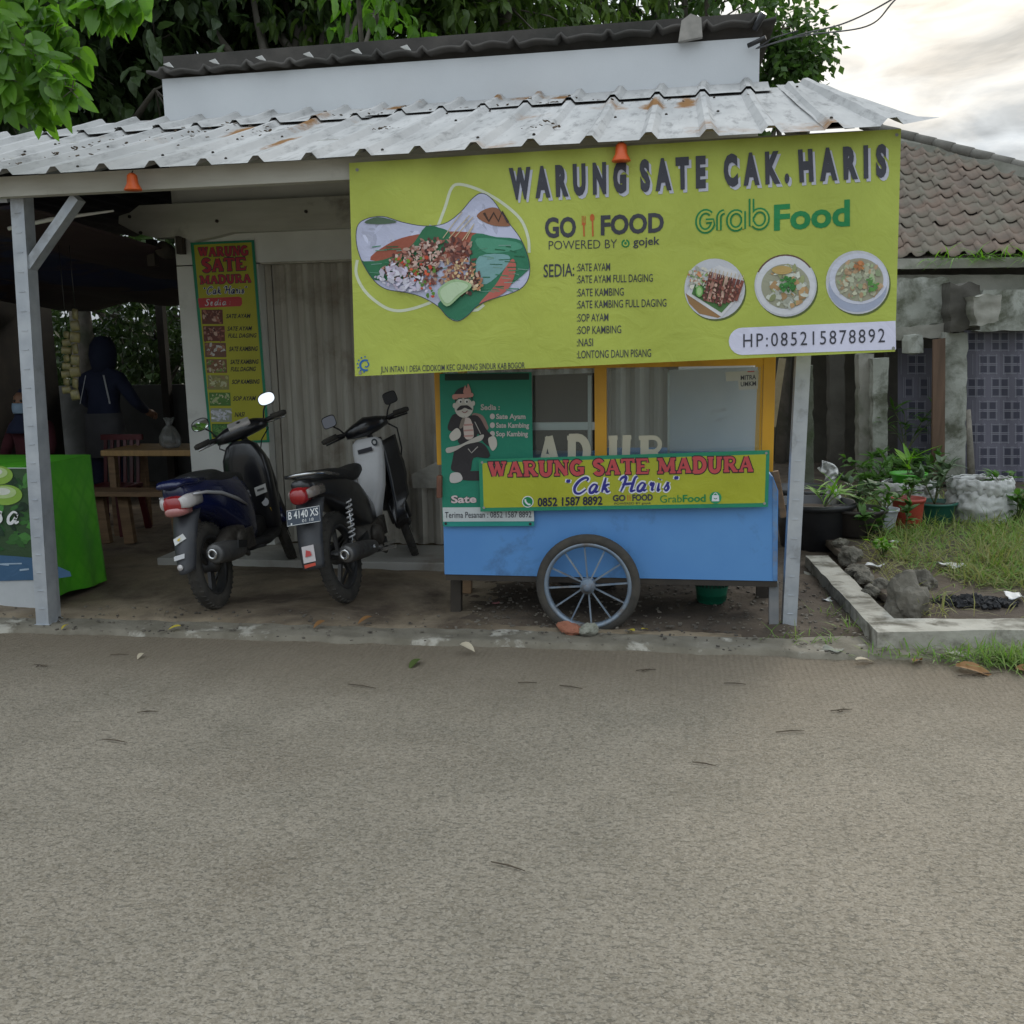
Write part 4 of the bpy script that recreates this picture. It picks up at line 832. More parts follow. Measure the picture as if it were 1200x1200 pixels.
# ------------------------------------------------------------------ green poster on the left of the cart
gp = empty('cart_poster', P(570, 612, y=5.39), 'green poster with a moustached cartoon man over a white strip on the left cart end', 'poster')
def p3(px, py, lay): return P(px, py, y=5.402 + .004 * math.sin(py * .05) - .0009 * lay)
k2 = 135 / 810; cg = lambda x, y: (505 + x * k2, 430 + y * k2); G_ = lambda L: [cg(x, y) for x, y in L]
a = Art(p3)
for j in range(10):
    y0, y1 = 438 + j * 17.8, 438 + (j + 1) * 17.8; e = lambda y: 515 + (y - 438) * .021; e2 = lambda y: 623 + (y - 438) * .014; a.poly([(e(y0), y0), (e2(y0), y0 - 2), (e2(y1), y1 - 2), (e(y1), y1)], (.012, .20, .125), 0)
a.poly([cg(98, 50), cg(690, 44), cg(690, 90), cg(98, 96)], (.01, .03, .02), 1)
a.poly([cg(82, 988), cg(722, 985), cg(726, 1085), cg(86, 1088)], (.52, .56, .56), 2); a.poly([cg(86, 1090), cg(726, 1087), cg(726, 1118), cg(90, 1122)], (.02, .26, .22), 2)
a.build('sheet', gp)
a = Art(p3); BK = (.025, .022, .025); SKN = (.50, .47, .42); PK = (.50, .24, .20)
cu = lambda L, k=4: catmull(G_(L), k, True)
a.poly(cu([(290, 330), (360, 340), (395, 400), (400, 440), (330, 470), (300, 420)]), (.25, .16, .14), 2)
a.poly(cu([(165, 330), (240, 345), (330, 345), (390, 440), (440, 500), (420, 560), (370, 530), (330, 470), (300, 540), (200, 540), (180, 470), (120, 440), (130, 380)]), BK, 3)
a.poly(cu([(230, 370), (280, 370), (300, 490), (240, 500)]), (.50, .42, .38), 4)
for t in (.3, .6, .9): a.stroke(G_([(232, 370 + t * 130), (296, 366 + t * 130)]), 2, (.40, .22, .2), 5)
a.poly(cu([(180, 560), (270, 530), (360, 535), (410, 600), (400, 640), (300, 640), (270, 740), (150, 730), (150, 660)]), BK, 3); a.poly(cu([(220, 740), (400, 735), (420, 790), (220, 795)]), BK, 3)
a.poly(cu([(110, 570), (200, 550), (300, 500), (370, 475), (350, 520), (250, 545), (170, 590), (115, 605)]), (.42, .40, .36), 6)
a.poly(cu([(130, 480), (180, 430), (210, 460), (200, 500), (150, 520)]), SKN, 6); a.poly(cu([(200, 430), (215, 370), (240, 350), (225, 420)]), (.2, .17, .14), 6); a.poly(cu([(405, 500), (450, 490), (465, 550), (435, 590), (410, 550)]), SKN, 6)
a.poly(cu([(140, 750), (200, 745), (222, 790), (180, 815), (135, 808)]), (.48, .46, .44), 5); a.stroke(G_([(262, 575), (285, 605), (330, 560)]), 1, (.4, .38, .35), 7); a.stroke(G_([(308, 385), (350, 470)]), .8, (.4, .38, .35), 7)
a.disc(*cg(232, 285), 11, 12, SKN, 6); a.disc(*cg(165, 272), 2, 3, SKN, 6); a.disc(*cg(298, 256), 2, 3, SKN, 6); a.poly(cu([(165, 190), (200, 150), (260, 140), (290, 185), (290, 240), (270, 200), (190, 205), (175, 250)]), BK, 5.5)
a.poly(cu([(155, 195), (225, 190), (290, 182), (292, 210), (225, 218), (160, 228)]), PK, 8); a.poly(cu([(228, 185), (240, 130), (252, 150), (262, 118), (282, 185)]), PK, 7)
for ex in (206, 250): a.disc(*cg(ex, 242), 2.4, 2.6, (.65, .65, .62), 8); a.disc(*cg(ex + 3, 245), 1.1, 1.3, BK, 9); a.stroke(G_([(ex - 16, 222), (ex + 14, 220)]), 1, BK, 9)
a.poly(cu([(180, 305), (205, 275), (235, 270), (262, 272), (292, 300), (265, 298), (237, 288), (210, 302)]), BK, 9); a.stroke(catmull(G_([(218, 312), (238, 322), (258, 308)]), 4), 1, (.25, .1, .1), 9)
a.text('Sedia :', [cg(350, 262), cg(484, 266), cg(484, 302), cg(350, 304)], (.42, .38, .35), 3, .03)
for t_, x1, y in (('Sate Ayam', 665, 330), ('Sate Kambing', 690, 392), ('Sop Kambing', 682, 452)): a.disc(*cg(432, y + 18), 3, 3.4, (.46, .42, .40), 3, 12); a.text(t_, [cg(458, y), cg(x1, y), cg(x1, y + 36), cg(458, y + 36)], (.46, .42, .40), 3, .03)
a.text('Sate', [cg(138, 905), cg(322, 900), cg(322, 955), cg(138, 958)], (.05, .04, .04), 2, .07); a.text('Sate', [cg(142, 905), cg(320, 900), cg(320, 955), cg(142, 958)], (.60, .50, .50), 4, .03)
a.text('Terima Pesanan : 0852 1587 8892', [cg(98, 1020), cg(706, 1016), cg(706, 1058), cg(98, 1062)], INK, 4, .005)
for x, y in ((104, 1102), (698, 1104)): a.disc(*cg(x, y), 1.7, 1.7, BK, 4, 10)
a.build('print', gp)
# ------------------------------------------------------------------ two motorcycles (local axes: x forward, y left, z up)
M['gloss_black'] = mat('gloss_black_panel', (.010, .010, .013), (.02, .02, .022), 3, .28, dirt=(.025, .024, .021), dscale=5, dlo=.55, dhi=.85, coat=.4)
M['blue_panel'] = mat('dark_blue_panel', (.004, .008, .045), (.006, .011, .06), 3, .25, dirt=(.03, .03, .036), dscale=5, dlo=.6, dhi=.85, coat=.5)
M['matt_black'] = mat('matt_black_plastic', (.012, .012, .013), (.02, .02, .021), 6, .55, dirt=(.04, .036, .03), dscale=7, dlo=.5, dhi=.8)
M['fender'] = mat('dusty_grey_plastic', (.034, .036, .042), (.05, .052, .057), 5, .5, dirt=(.085, .078, .065), dscale=6, dlo=.5, dhi=.8)
M['seat'] = mat('seat_vinyl', (.014, .014, .015), (.022, .022, .022), 9, .55, bmp=.2, bscale=120)
M['engine'] = mat('dusty_cast_aluminium', (.07, .063, .055), (.12, .11, .095), 9, .55, .5, dirt=(.045, .035, .026), dscale=8, dlo=.4, dhi=.7, bmp=.4)
M['exhaust'] = mat('dull_exhaust', (.10, .10, .10), (.16, .155, .15), 6, .45, .6, dirt=(.07, .05, .04), dscale=7, dlo=.5, dhi=.75)
M['chrome'] = mat('scratched_chrome', (.6, .6, .6), (.5, .5, .5), 8, .22, .95)
M['mirror'] = mat('mirror_glass', (.92, .93, .95), None, rough=.03, metal=1.0)
M['redlens'] = mat('red_lens', (.32, .012, .015), (.25, .01, .012), 8, .18, coat=.6)
M['clearlens'] = mat('clear_lens', (.45, .43, .42), (.55, .52, .5), 14, .15, coat=.6)
M['alloy'] = mat('dark_alloy', (.04, .04, .042), (.06, .06, .06), 8, .45, .4, dirt=(.10, .09, .075), dscale=9, dlo=.5, dhi=.8)
M['white_panel'] = mat('white_plastic', (.66, .66, .67), (.58, .58, .58), 4, .35, dirt=(.4, .37, .33), dscale=7, dlo=.6, dhi=.85)
M['trim'] = mat('silver_trim', (.5, .5, .52), None, rough=.35, metal=.4)

def moto_wheel(parent, cx, r, w, xf=None, spokes=5, disc=False):
    c = V(cx, 0, r); t = w / 2; b = MB()
    prof_ = [(r - .085, -t * .8), (r - .05, -t), (r - .018, -t * .82), (r - .003, -t * .4), (r, 0), (r - .003, t * .4), (r - .018, t * .82), (r - .05, t), (r - .085, t * .8)]
    b.lathe(prof_, c, (0, 1, 0), 48, closed=True)
    for k in range(44):     # tread blocks
        a = 2 * math.pi * k / 44
        for s_ in (-1, 1):
            d = V(math.cos(a), 0, math.sin(a)); tg = V(-math.sin(a), 0, math.cos(a)); b.bar(c + d * (r - .004) + V(0, s_ * t * .2, 0), c + d * (r - .014) + V(0, s_ * t * .78, 0) + tg * .012, .013, .012, d)
    if xf: b.xform(xf)
    ty = b.build('tyre', M['rubber'], parent, True)
    b = MB(); b.lathe([(r - .108, -t * .55), (r - .088, -t * .85), (r - .08, -t * .6), (r - .09, 0), (r - .08, t * .6), (r - .088, t * .85), (r - .108, t * .55), (r - .103, 0)], c, (0, 1, 0), 40, closed=True)
    for k in range(spokes):
        a = 2 * math.pi * k / spokes + .3; d = V(math.cos(a), 0, math.sin(a)); tg = V(-math.sin(a), 0, math.cos(a))
        b.bar(c + d * .03 + tg * .012, c + d * (r - .1) + tg * .02, .026, .024, (0, 1, 0)); 
        if spokes < 5: b.bar(c + d * .03 - tg * .012, c + d * (r - .1) - tg * .02, .026, .024, (0, 1, 0))
    b.lathe([(.02, -.07), (.045, -.05), (.05, 0), (.045, .05), (.02, .07)], c, (0, 1, 0), 18)
    if disc: b.lathe([(.05, -t - .012), (.10, -t - .012), (.10, -t - .008), (.05, -t - .008)], c, (0, 1, 0), 28, closed=True)
    if xf: b.xform(xf)
    b.build('wheel_rim', M['alloy'], ty, True); return ty
def steer(px_, pz, rake, ang):
    ax = V(-math.sin(rake), 0, math.cos(rake)); T = Matrix.Translation((px_, 0, pz)); return T @ Matrix.Rotation(ang, 4, ax) @ T.inverted()
def sticker(b_root, pts, col, name='sticker', marks=()):
    a_ = Art(lambda x, y, l: V(x, y, l)); a_.v = [V(*p) for p in pts]; a_.f = [list(range(len(pts)))]; a_.c = [col]
    for mp_, mc in marks: n = len(a_.v); a_.v += [V(*p) for p in mp_]; a_.f.append(list(range(n, n + len(mp_)))); a_.c.append(mc)
    a_.build(name, b_root, M['print_flat'], maxe=999, local=True)

def scooter():
    R = empty('scooter', V(-2.80, 5.52, .035), 'dark blue and black scooter with clear-edged red tail light parked facing the shutter', 'scooter')
    R.rotation_euler = (R_(-8), 0, R_(90 + 4)); R.scale = (1, .9, 1)
    r = .272
    moto_wheel(R, 0, r, .092, spokes=3)
    ST = steer(1.0, .9, R_(26), R_(27))
    moto_wheel(R, 1.255, r, .082, ST, 5, True)
    # tail and under-seat cowl
    b = MB(); b.loft([(-.31, .775, .055, .035, 2.5), (-.27, .76, .08, .07, 2.8), (-.17, .735, .11, .10, 3), (0, .70, .155, .13, 3), (.2, .64, .165, .18, 3), (.4, .57, .17, .23, 3), (.52, .52, .16, .23, 3), (.60, .47, .13, .18, 3)], 28)
    b.build('side_cowl', M['blue_panel'], R, True)
    b = MB(); b.loft([(-.35, .815, .07, .016, 2.5), (-.29, .825, .10, .022, 3), (-.18, .815, .12, .03, 3), (-.05, .80, .12, .03, 3)], 20); b.build('tail_spoiler', M['blue_panel'], R, True)
    b = MB(); b.loft([(-.12, .79, .10, .035, 2.6), (0, .80, .135, .05, 2.8), (.15, .79, .145, .06, 3), (.28, .755, .14, .055, 3), (.42, .745, .125, .055, 3), (.56, .735, .105, .045, 3), (.62, .72, .06, .03, 2.5)], 22); b.build('seat', M['seat'], R, True)
    for s_ in (-1, 1):
        b = MB(); b.tube([(-.25, s_ * .115, .745), (-.13, s_ * .146, .735), (.05, s_ * .165, .70), (.25, s_ * .176, .63), (.38, s_ * .178, .57)], [.006, .010, .012, .012, .006], 8); b.build('trim_strip', M['trim'], R, True)
    # tail light: red lens between two clear indicators
    b = MB(); b.loft([(-.335, .70, .055, .04, 3), (-.31, .70, .075, .055, 3), (-.23, .70, .09, .065, 3)], 24); tl = b.build('tail_light', M['redlens'], R, True)
    b = MB(); b.loft([(-.338, .665, .05, .018, 3), (-.315, .66, .07, .028, 3), (-.24, .66, .085, .033, 3)], 20); b.build('lower_lens', mat('pale_red_lens', (.42, .20, .18), (.36, .12, .12), 8, .2, coat=.5), tl, True)
    for s_ in (-1, 1):
        b = MB(); b.loft([(-.33, .71, .018, .03, 2.4, s_ * .06), (-.28, .712, .03, .042, 2.4, s_ * .08), (-.16, .715, .022, .04, 2.4, s_ * .108)], 18); b.build('indicator', M['clearlens'], tl, True)
    # long rear mudguard
    b = MB()
    def mg(u, v):
        pth = [(-.21, .64), (-.28, .56), (-.33, .46), (-.365, .36), (-.38, .30)]; k = min(3, int(v * 4)); f = v * 4 - k; x = lerp(pth[k][0], pth[k + 1][0], f); z = lerp(pth[k][1], pth[k + 1][1], f); w = lerp(.092, .055, v ** 1.3); s_ = (u - .5) * 2
        return V(x + .07 * s_ * s_, w * s_, z + .012 * s_ * s_)
    b.grid(mg, 10, 10); g_ = b.build('mudguard', M['fender'], R, True, solid=.006)
    off = lambda y, z, x: (x - .012, y, z)
    sticker(g_, [(-.322, .045, .505), (-.31, -.02, .53), (-.315, -.04, .50), (-.345, .03, .47)], (.6, .6, .58), marks=[([(-.332, .018, .50), (-.328, -.012, .512), (-.34, 0, .492)], (.6, .42, .02))]); sticker(g_, [(-.362, .045, .41), (-.36, -.03, .42), (-.372, -.03, .395), (-.374, .04, .385)], (.5, .5, .5))
    b = MB(); b.lathe([(.018, 0), (.018, .01)], (-.388, .0, .345), (-1, 0, .2), 12); b.build('reflector', M['clearlens'], g_, True)
    # engine, swing case, muffler
    b = MB(); b.loft([(-.08, .285, .03, .06, 3, .09), (.1, .30, .05, .085, 3, .085), (.3, .32, .06, .10, 3, .06), (.5, .34, .07, .09, 3, .03)], 20); b.loft([(.02, .34, .05, .06, 3, -.08), (.15, .38, .06, .09, 3, -.09), (.32, .38, .075, .10, 3, -.08), (.46, .36, .06, .08, 3, -.05)], 20)
    for k in range(6): b.box((.30 + k * .022, -.12, .36), (.008, .10, .13))
    b.lathe([(.055, -.02), (.06, 0), (.05, .02)], (.22, -.16, .38), (0, -1, 0), 18); b.build('engine', M['engine'], R, True)
    b = MB(); b.tube([(-.24, -.165, .375), (-.235, -.165, .375), (-.20, -.165, .372), (0, -.165, .345), (.14, -.16, .325), (.2, -.15, .31)], [.048, .058, .064, .066, .055, .03], 18); b.tube([(.2, -.15, .31), (.34, -.13, .26), (.48, -.06, .27)], .018, 10)
    mf = b.build('muffler', M['exhaust'], R, True); b = MB(); b.lathe([(.020, -.02), (.032, -.022), (.034, .0), (.02, .0)], (-.25, -.165, .378), (1, 0, 0), 16, closed=True); b.build('exhaust_tip', M['chrome'], mf, True)
    b = MB(); b.prism([(-.02, -.236, .36), (.12, -.232, .335), (.14, -.23, .375), (.0, -.236, .405)], (0, .008, 0)); b.build('heat_shield', M['matt_black'], mf, True)
    b = MB(); b.tube([(-.01, .12, .33), (.12, .13, .56)], .012, 8)
    for k in range(9): f = k / 8; b.lathe([(.024, 0), (.03, .006), (.024, .012)], V(.01, .121, .36) + V(.10, .01, .18) * f, V(.13, .01, .23), 12)
    b.build('shock_absorber', M['matt_black'], R, True)
    # floorboard, tunnel, leg shield, front cover
    b = MB(); b.loft([(.48, .29, .15, .04, 4), (.7, .275, .17, .03, 4), (.92, .30, .165, .035, 4)], 20); b.loft([(.5, .40, .10, .14, 3.2), (.68, .345, .085, .08, 3.2), (.85, .36, .085, .08, 3.2)], 20); b.build('floorboard', M['matt_black'], R, True)
    b = MB(); b.loft([(.25, .985, .13, .06, 3.4), (.36, .95, .165, .075, 3.4), (.55, .92, .18, .07, 3.4), (.72, .90, .185, .07, 3.4), (.84, .895, .17, .065, 3.2), (.93, .885, .12, .055, 3), (.965, .88, .06, .04, 2.6)], 28, 'z'); b.build('leg_shield', M['gloss_black'], R, True)
    b = MB(); b.loft([(.30, 1.06, .06, .06, 2.6), (.45, 1.065, .13, .07, 2.6), (.62, 1.035, .16, .075, 2.6), (.8, .99, .15, .07, 2.6), (.92, .95, .10, .05, 2.5)], 24, 'z'); b.build('front_cover', M['gloss_black'], R, True)
    sticker(R, [(.822, -.06, .63), (.822, -.155, .65), (.826, -.155, .59), (.828, -.06, .57)], (.55, .54, .52), marks=[([(.819, -.08, .615), (.819, -.14, .625), (.82, -.14, .61), (.82, -.08, .60)], (.1, .1, .1))])
    sticker(R, [(.826 + .03, -.11 + .03 * math.cos(t), .52 + .03 * math.sin(t)) for t in [k * .6 for k in range(10)]], (.5, .5, .52)); sticker(R, [(.87, -.07, .47), (.87, -.14, .475), (.885, -.14, .42), (.885, -.07, .41)], (.60, .38, .03))
    # steering set
    def sb(name, m, fn, parent=R, **k): b_ = MB(); fn(b_); b_.xform(ST); return b_.build(name, m, parent, True, **k)
    sb('handlebar_cowl', M['gloss_black'], lambda q: (q.loft([(-.20, 1.0, .05, .03, 2.5), (-.12, 1.01, .075, .05, 2.5), (0, 1.015, .085, .065, 2.6), (.12, 1.01, .075, .05, 2.5), (.20, 1.0, .05, .03, 2.5)], 18, 'x'), [q.v.__setitem__(i, V(v.y + .93, v.x, v.z + .02)) for i, v in enumerate(q.v)]))
    sb('instrument', M['clearlens'], lambda q: q.box((.885, 0, 1.075), (.09, .17, .03), Euler((0, R_(-25), 0)), .012))
    sb('fork', M['exhaust'], lambda q: (q.tube([(1.22, .075, .30), (1.06, .075, .62)], .02, 10), q.tube([(1.22, -.075, .30), (1.06, -.075, .62)], .02, 10), q.tube([(1.08, 0, .6), (.95, 0, .98)], .024, 10)))
    sb('front_fender', M['blue_panel'], lambda q: q.grid(lambda u, v: V(1.255 + (r + .035) * math.cos(R_(20 + 150 * v)), (u - .5) * .13, r + (r + .035 - .03 * (2 * u - 1) ** 2) * math.sin(R_(20 + 150 * v))), 8, 16), solid=.006)
    for s_ in (-1, 1):
        br = sb('handlebar', M['matt_black'], lambda q: q.tube([(.93, s_ * .1, 1.02), (.92, s_ * .2, 1.035), (.88, s_ * .3, 1.04), (.86, s_ * .34, 1.035)], [.014, .014, .018, .018], 10))
        sb('grip', M['rubber'], lambda q: q.tube([(.89, s_ * .245, 1.042), (.862, s_ * .345, 1.036), (.858, s_ * .362, 1.034)], [.02, .02, .013], 12), br)
        sb('brake_lever', M['chrome'], lambda q: q.tube([(.94, s_ * .19, 1.02), (.955, s_ * .25, 1.015), (.93, s_ * .345, 1.01)], [.009, .007, .007], 8), br)
        mr = sb('mirror', M['matt_black'], lambda q: (q.tube([(.92, s_ * .18, 1.03), (.93, s_ * .21, 1.10), (.915, s_ * .245, 1.14)], .006, 8), q.loft([(-.018, 0, .02, .02, 2), (-.012, 0, .055, .035, 2.4), (0, 0, .068, .047, 2.4), (.004, 0, .066, .045, 2.4)], 22, 'x'), [q.v.__setitem__(i, Euler((0, R_(14 + (s_ > 0) * 10), R_(-7))).to_matrix() @ V(-q.v[i].x, q.v[i].y, q.v[i].z) + V(.905, s_ * .262, 1.17)) for i in range(len(q.v) - 88, len(q.v))]))
        sb('mirror_glass', M['mirror'], lambda q: (q.loft([(0, 0, .062, .041, 2.4), (.001, 0, .062, .041, 2.4)], 22, 'x'), [q.v.__setitem__(i, Euler((0, R_(14 + (s_ > 0) * 10), R_(-7))).to_matrix() @ V(-v.x, v.y, v.z) + V(.9000, s_ * .262, 1.169)) for i, v in enumerate(list(q.v))], q.sm.__setitem__(slice(None), [False] * len(q.sm))), mr)
    sb('brake_cable', M['blackplastic'], lambda q: (q.tube([(.94, -.17, 1.02), (1.0, -.20, .98), (1.05, -.12, .92), (1.04, -.05, .80)], .005, 6), q.tube([(.94, .17, 1.02), (1.0, .20, .97), (1.05, .12, .9), (1.04, .05, .8)], .005, 6)))
    b = MB(); b.tube([(.42, .1, .24), (.36, .24, .0)], .011, 8); b.box((.355, .255, .004), (.05, .04, .008)); b.build('side_stand', M['matt_black'], R, True)
    b = MB(); b.bar((.46, -.10, .27), (.46, -.22, .28), .03, .018); b.build('foot_peg', M['matt_black'], R, True)
    return R
scooter()

def underbone():
    R = empty('motorcycle', V(-2.03, 5.74, .035), 'black underbone motorcycle with white leg shield, chrome grab rail and blue number plate', 'motorcycle')
    R.rotation_euler = (R_(-9.5), 0, R_(90 - 2)); R.scale = (1, .9, 1); r = .29
    moto_wheel(R, 0, r, .075, spokes=5)
    ST = steer(.98, .9, R_(26), R_(24)); moto_wheel(R, 1.24, r, .065, ST, 5, True)
    b = MB(); b.loft([(-.40, .80, .04, .03, 2.4), (-.30, .775, .08, .06, 2.6), (-.1, .735, .115, .085, 2.8), (.1, .68, .13, .13, 2.8), (.3, .60, .125, .17, 2.8), (.45, .52, .10, .15, 2.8), (.60, .47, .07, .10, 2.6)], 26); b.build('side_cowl', M['gloss_black'], R, True)
    b = MB(); b.loft([(-.28, .82, .06, .018, 2.5), (-.15, .825, .115, .035, 2.8), (.05, .80, .13, .045, 3), (.22, .765, .125, .045, 3), (.36, .77, .11, .05, 3), (.50, .785, .075, .04, 2.6), (.55, .79, .03, .02, 2.4)], 22); b.build('seat', M['seat'], R, True)
    b = MB(); b.tube([(-.02, -.12, .80), (-.2, -.125, .835), (-.33, -.10, .855), (-.37, 0, .86), (-.33, .10, .855), (-.2, .125, .835), (-.02, .12, .80)], .011, 10); b.build('grab_rail', M['chrome'], R, True)
    b = MB(); b.loft([(-.435, .735, .045, .035, 2.6), (-.41, .74, .06, .05, 2.6), (-.33, .75, .068, .058, 2.6)], 22); tl = b.build('tail_light', M['redlens'], R, True)
    for s_ in (-1, 1):
        b = MB(); b.loft([(-.40, .745, .012, .026, 2.4, s_ * .062), (-.33, .75, .02, .032, 2.4, s_ * .074), (-.22, .75, .012, .028, 2.4, s_ * .092)], 16); b.build('indicator', mat('smoked_lens', (.2, .17, .15), None, rough=.2, coat=.5), tl, True)
    def mg(u, v):
        pth = [(-.30, .70), (-.375, .60), (-.42, .48), (-.445, .37), (-.45, .31)]; k = min(3, int(v * 4)); f = v * 4 - k; x = lerp(pth[k][0], pth[k + 1][0], f); z = lerp(pth[k][1], pth[k + 1][1], f); w = lerp(.10, .075, v); s_ = (u - .5) * 2
        return V(x + .05 * s_ * s_, w * s_, z)
    b = MB(); b.grid(mg, 10, 10); g_ = b.build('mudguard', M['fender'], R, True, solid=.006)
    sticker(g_, [(-.452, .03, .45), (-.452, -.055, .455), (-.465, -.055, .36), (-.467, .03, .355)], (.52, .48, .48), marks=[([(-.461, 0, .43), (-.462, -.03, .42), (-.466, -.035, .395), (-.467, .01, .39)], (.45, .06, .06))]); sticker(g_, [(-.466, .03, .345), (-.466, -.05, .352), (-.468, -.05, .335), (-.468, .03, .325)], (.5, .07, .04))
    # number plate
    n = V(-1, 0, .38).normalized(); e1 = V(0, -1, 0); e2 = n.cross(e1) * -1
    if e2.z < 0: e2 = -e2
    pc = V(-.435, -.02, .625); b = MB(); b.box(pc + n * -.004, (.235, .095, .006), Matrix((e1, e2, n)).transposed()); pl = b.build('number_plate', mat('plate_blue_black', (.022, .035, .055), (.03, .045, .07), 9, .4), R, True)
    a_ = Art(lambda x, y, l: pc + n * (.001 + .0006 * l) + e1 * x + e2 * y); W2 = (.62, .63, .62)
    a_.text('B 4140 XS', [(-.105, .037), (.105, .037), (.105, -.008), (-.105, -.008)], W2, 1, .012); a_.text('01 18', [(-.01, -.018), (.07, -.018), (.07, -.036), (-.01, -.036)], W2, 1)
    a_.stroke([(-.115, .045), (.115, .045), (.115, -.045), (-.115, -.045)], .003, W2, 1, True); a_.disc(-.085, -.036, .006, .006, W2, 1, 8); a_.build('plate_number', pl, M['print_flat'], maxe=999, local=True)
    # white centre leg shield
    b = MB(); b.loft([(.40, .70, .04, .10, 2.6), (.50, .74, .07, .09, 3), (.62, .80, .10, .07, 3), (.75, .84, .115, .055, 3), (.86, .86, .125, .05, 3), (.93, .87, .12, .045, 3), (.96, .87, .08, .03, 2.6)], 26, 'z'); lsd = b.build('leg_shield', M['white_panel'], R, True)
    sticker(lsd, [(.795, .06, .89), (.795, -.06, .90), (.797, -.06, .87), (.797, .06, .86)], (.05, .05, .06)); sticker(lsd, [(.806 + 0, -.085 + .026 * math.cos(k * .6), .925 + .026 * math.sin(k * .6)) for k in range(10)], (.04, .05, .06), marks=[([(.804, -.085 + .013 * math.cos(k * .6), .925 + .013 * math.sin(k * .6)) for k in range(10)], (.6, .6, .6))]); sticker(lsd, [(.80, -.03, .78), (.80, -.06, .79), (.803, -.05, .765)], (.05, .05, .06))
    for s_ in (-1, 1):
        b = MB(); b.grid(lambda u, v: V(lerp(.86, [1.02, 1.06, 1.03, .92][min(3, int(v * 3.99))], u) + .0, s_ * (.11 + .07 * u + .015 * math.sin(3 * v)), lerp(.92, .33, v) + .03 * u), 6, 12); b.build('leg_guard', M['gloss_black'], R, True, solid=.008)
    b = MB(); b.loft([(.42, 1.03, .04, .05, 2.4), (.6, 1.03, .09, .07, 2.6), (.8, .985, .11, .07, 2.6), (.95, .94, .09, .05, 2.5)], 22, 'z'); b.build('front_cover', M['gloss_black'], R, True)
    b = MB(); b.loft([(.25, .33, .07, .10, 3), (.45, .33, .10, .11, 3), (.62, .35, .09, .08, 3), (.78, .37, .055, .055, 3)], 20); b.lathe([(.07, 0), (.075, .02), (.06, .05)], (.45, -.09, .33), (0, -1, 0), 20); b.lathe([(.06, 0), (.065, .02), (.05, .045)], (.45, .09, .33), (0, 1, 0), 20)
    for k in range(7): b.box((.60 + k * .022, 0, .36), (.007, .15, .13))
    b.build('engine', M['engine'], R, True)
    b = MB(); b.bar((.0, .085, r), (.34, .075, .36), .03, .04); b.bar((.0, -.085, r), (.34, -.075, .36), .03, .04); b.box((.17, .10, .32), (.40, .03, .09), Euler((0, R_(-8), 0)), .012); b.build('swingarm', M['matt_black'], R, True)
    for s_ in (-1, 1):
        b = MB(); b.tube([(.0, s_ * .105, r + .02), (.02, s_ * .108, .38)], .022, 12); b.tube([(.02, s_ * .108, .38), (.07, s_ * .112, .64)], .009, 8); sa = b.build('shock_absorber', M['chrome'], R, True)
        b = MB(); hp = [V(.02, s_ * .108, .39).lerp(V(.068, s_ * .112, .63), k / 96) + V(math.cos(k * .52) * .021, math.sin(k * .52) * .021, 0) for k in range(97)]; b.tube(hp, .0055, 6); b.build('spring', M['white_panel'], sa, True)
    b = MB(); b.tube([(-.22, -.15, .335), (-.215, -.15, .335), (-.17, -.15, .332), (.12, -.145, .30), (.26, -.14, .285), (.34, -.13, .27)], [.046, .054, .058, .055, .045, .022], 18); b.tube([(.34, -.13, .27), (.55, -.11, .20), (.74, -.04, .26)], .017, 10); mf = b.build('muffler', M['exhaust'], R, True)
    b = MB(); b.lathe([(.018, -.02), (.034, -.022), (.036, 0), (.018, 0)], (-.228, -.15, .336), (1, 0, 0), 16, closed=True); b.build('exhaust_tip', M['chrome'], mf, True)
    b = MB(); b.bar((.42, -.09, .23), (.42, -.25, .24), .022, .022); b.build('foot_peg', M['chrome'], R, True); b = MB(); b.bar((.14, -.11, .30), (.10, -.22, .31), .02, .018); b.build('foot_peg', M['chrome'], R, True); b = MB(); b.bar((.5, -.12, .25), (.66, -.15, .24), .012, .02); b.build('brake_pedal', M['chrome'], R, True)
    b = MB(); b.tube([(.40, .1, .22), (.34, .23, .0)], .011, 8); b.box((.335, .245, .004), (.05, .04, .008)); b.build('side_stand', M['matt_black'], R, True)
    def sb(name, m, fn, parent=R, **k): b_ = MB(); fn(b_); b_.xform(ST); return b_.build(name, m, parent, True, **k)
    sb('handlebar_cowl', M['gloss_black'], lambda q: (q.loft([(-.17, 1.0, .05, .03, 2.5), (-.1, 1.005, .085, .05, 2.5), (0, 1.01, .10, .07, 2.6), (.1, 1.005, .085, .05, 2.5), (.17, 1.0, .05, .03, 2.5)], 18, 'x'), [q.v.__setitem__(i, V(v.y + .91, v.x, v.z + .03)) for i, v in enumerate(q.v)]))
    sb('fork', M['exhaust'], lambda q: (q.tube([(1.21, .07, .31), (1.04, .07, .64)], .018, 10), q.tube([(1.21, -.07, .31), (1.04, -.07, .64)], .018, 10), q.tube([(1.06, 0, .62), (.93, 0, .98)], .022, 10)))
    sb('front_fender', M['gloss_black'], lambda q: q.grid(lambda u, v: V(1.24 + (r + .035) * math.cos(R_(15 + 165 * v)), (u - .5) * .12, r + (r + .035 - .03 * (2 * u - 1) ** 2) * math.sin(R_(15 + 165 * v))), 8, 16), solid=.006)
    sb('brake_cable', M['blackplastic'], lambda q: q.tube([(.93, -.15, 1.02), (1.02, -.22, .95), (1.10, -.2, .80), (1.12, -.10, .62), (1.15, -.09, .45)], .006, 8))
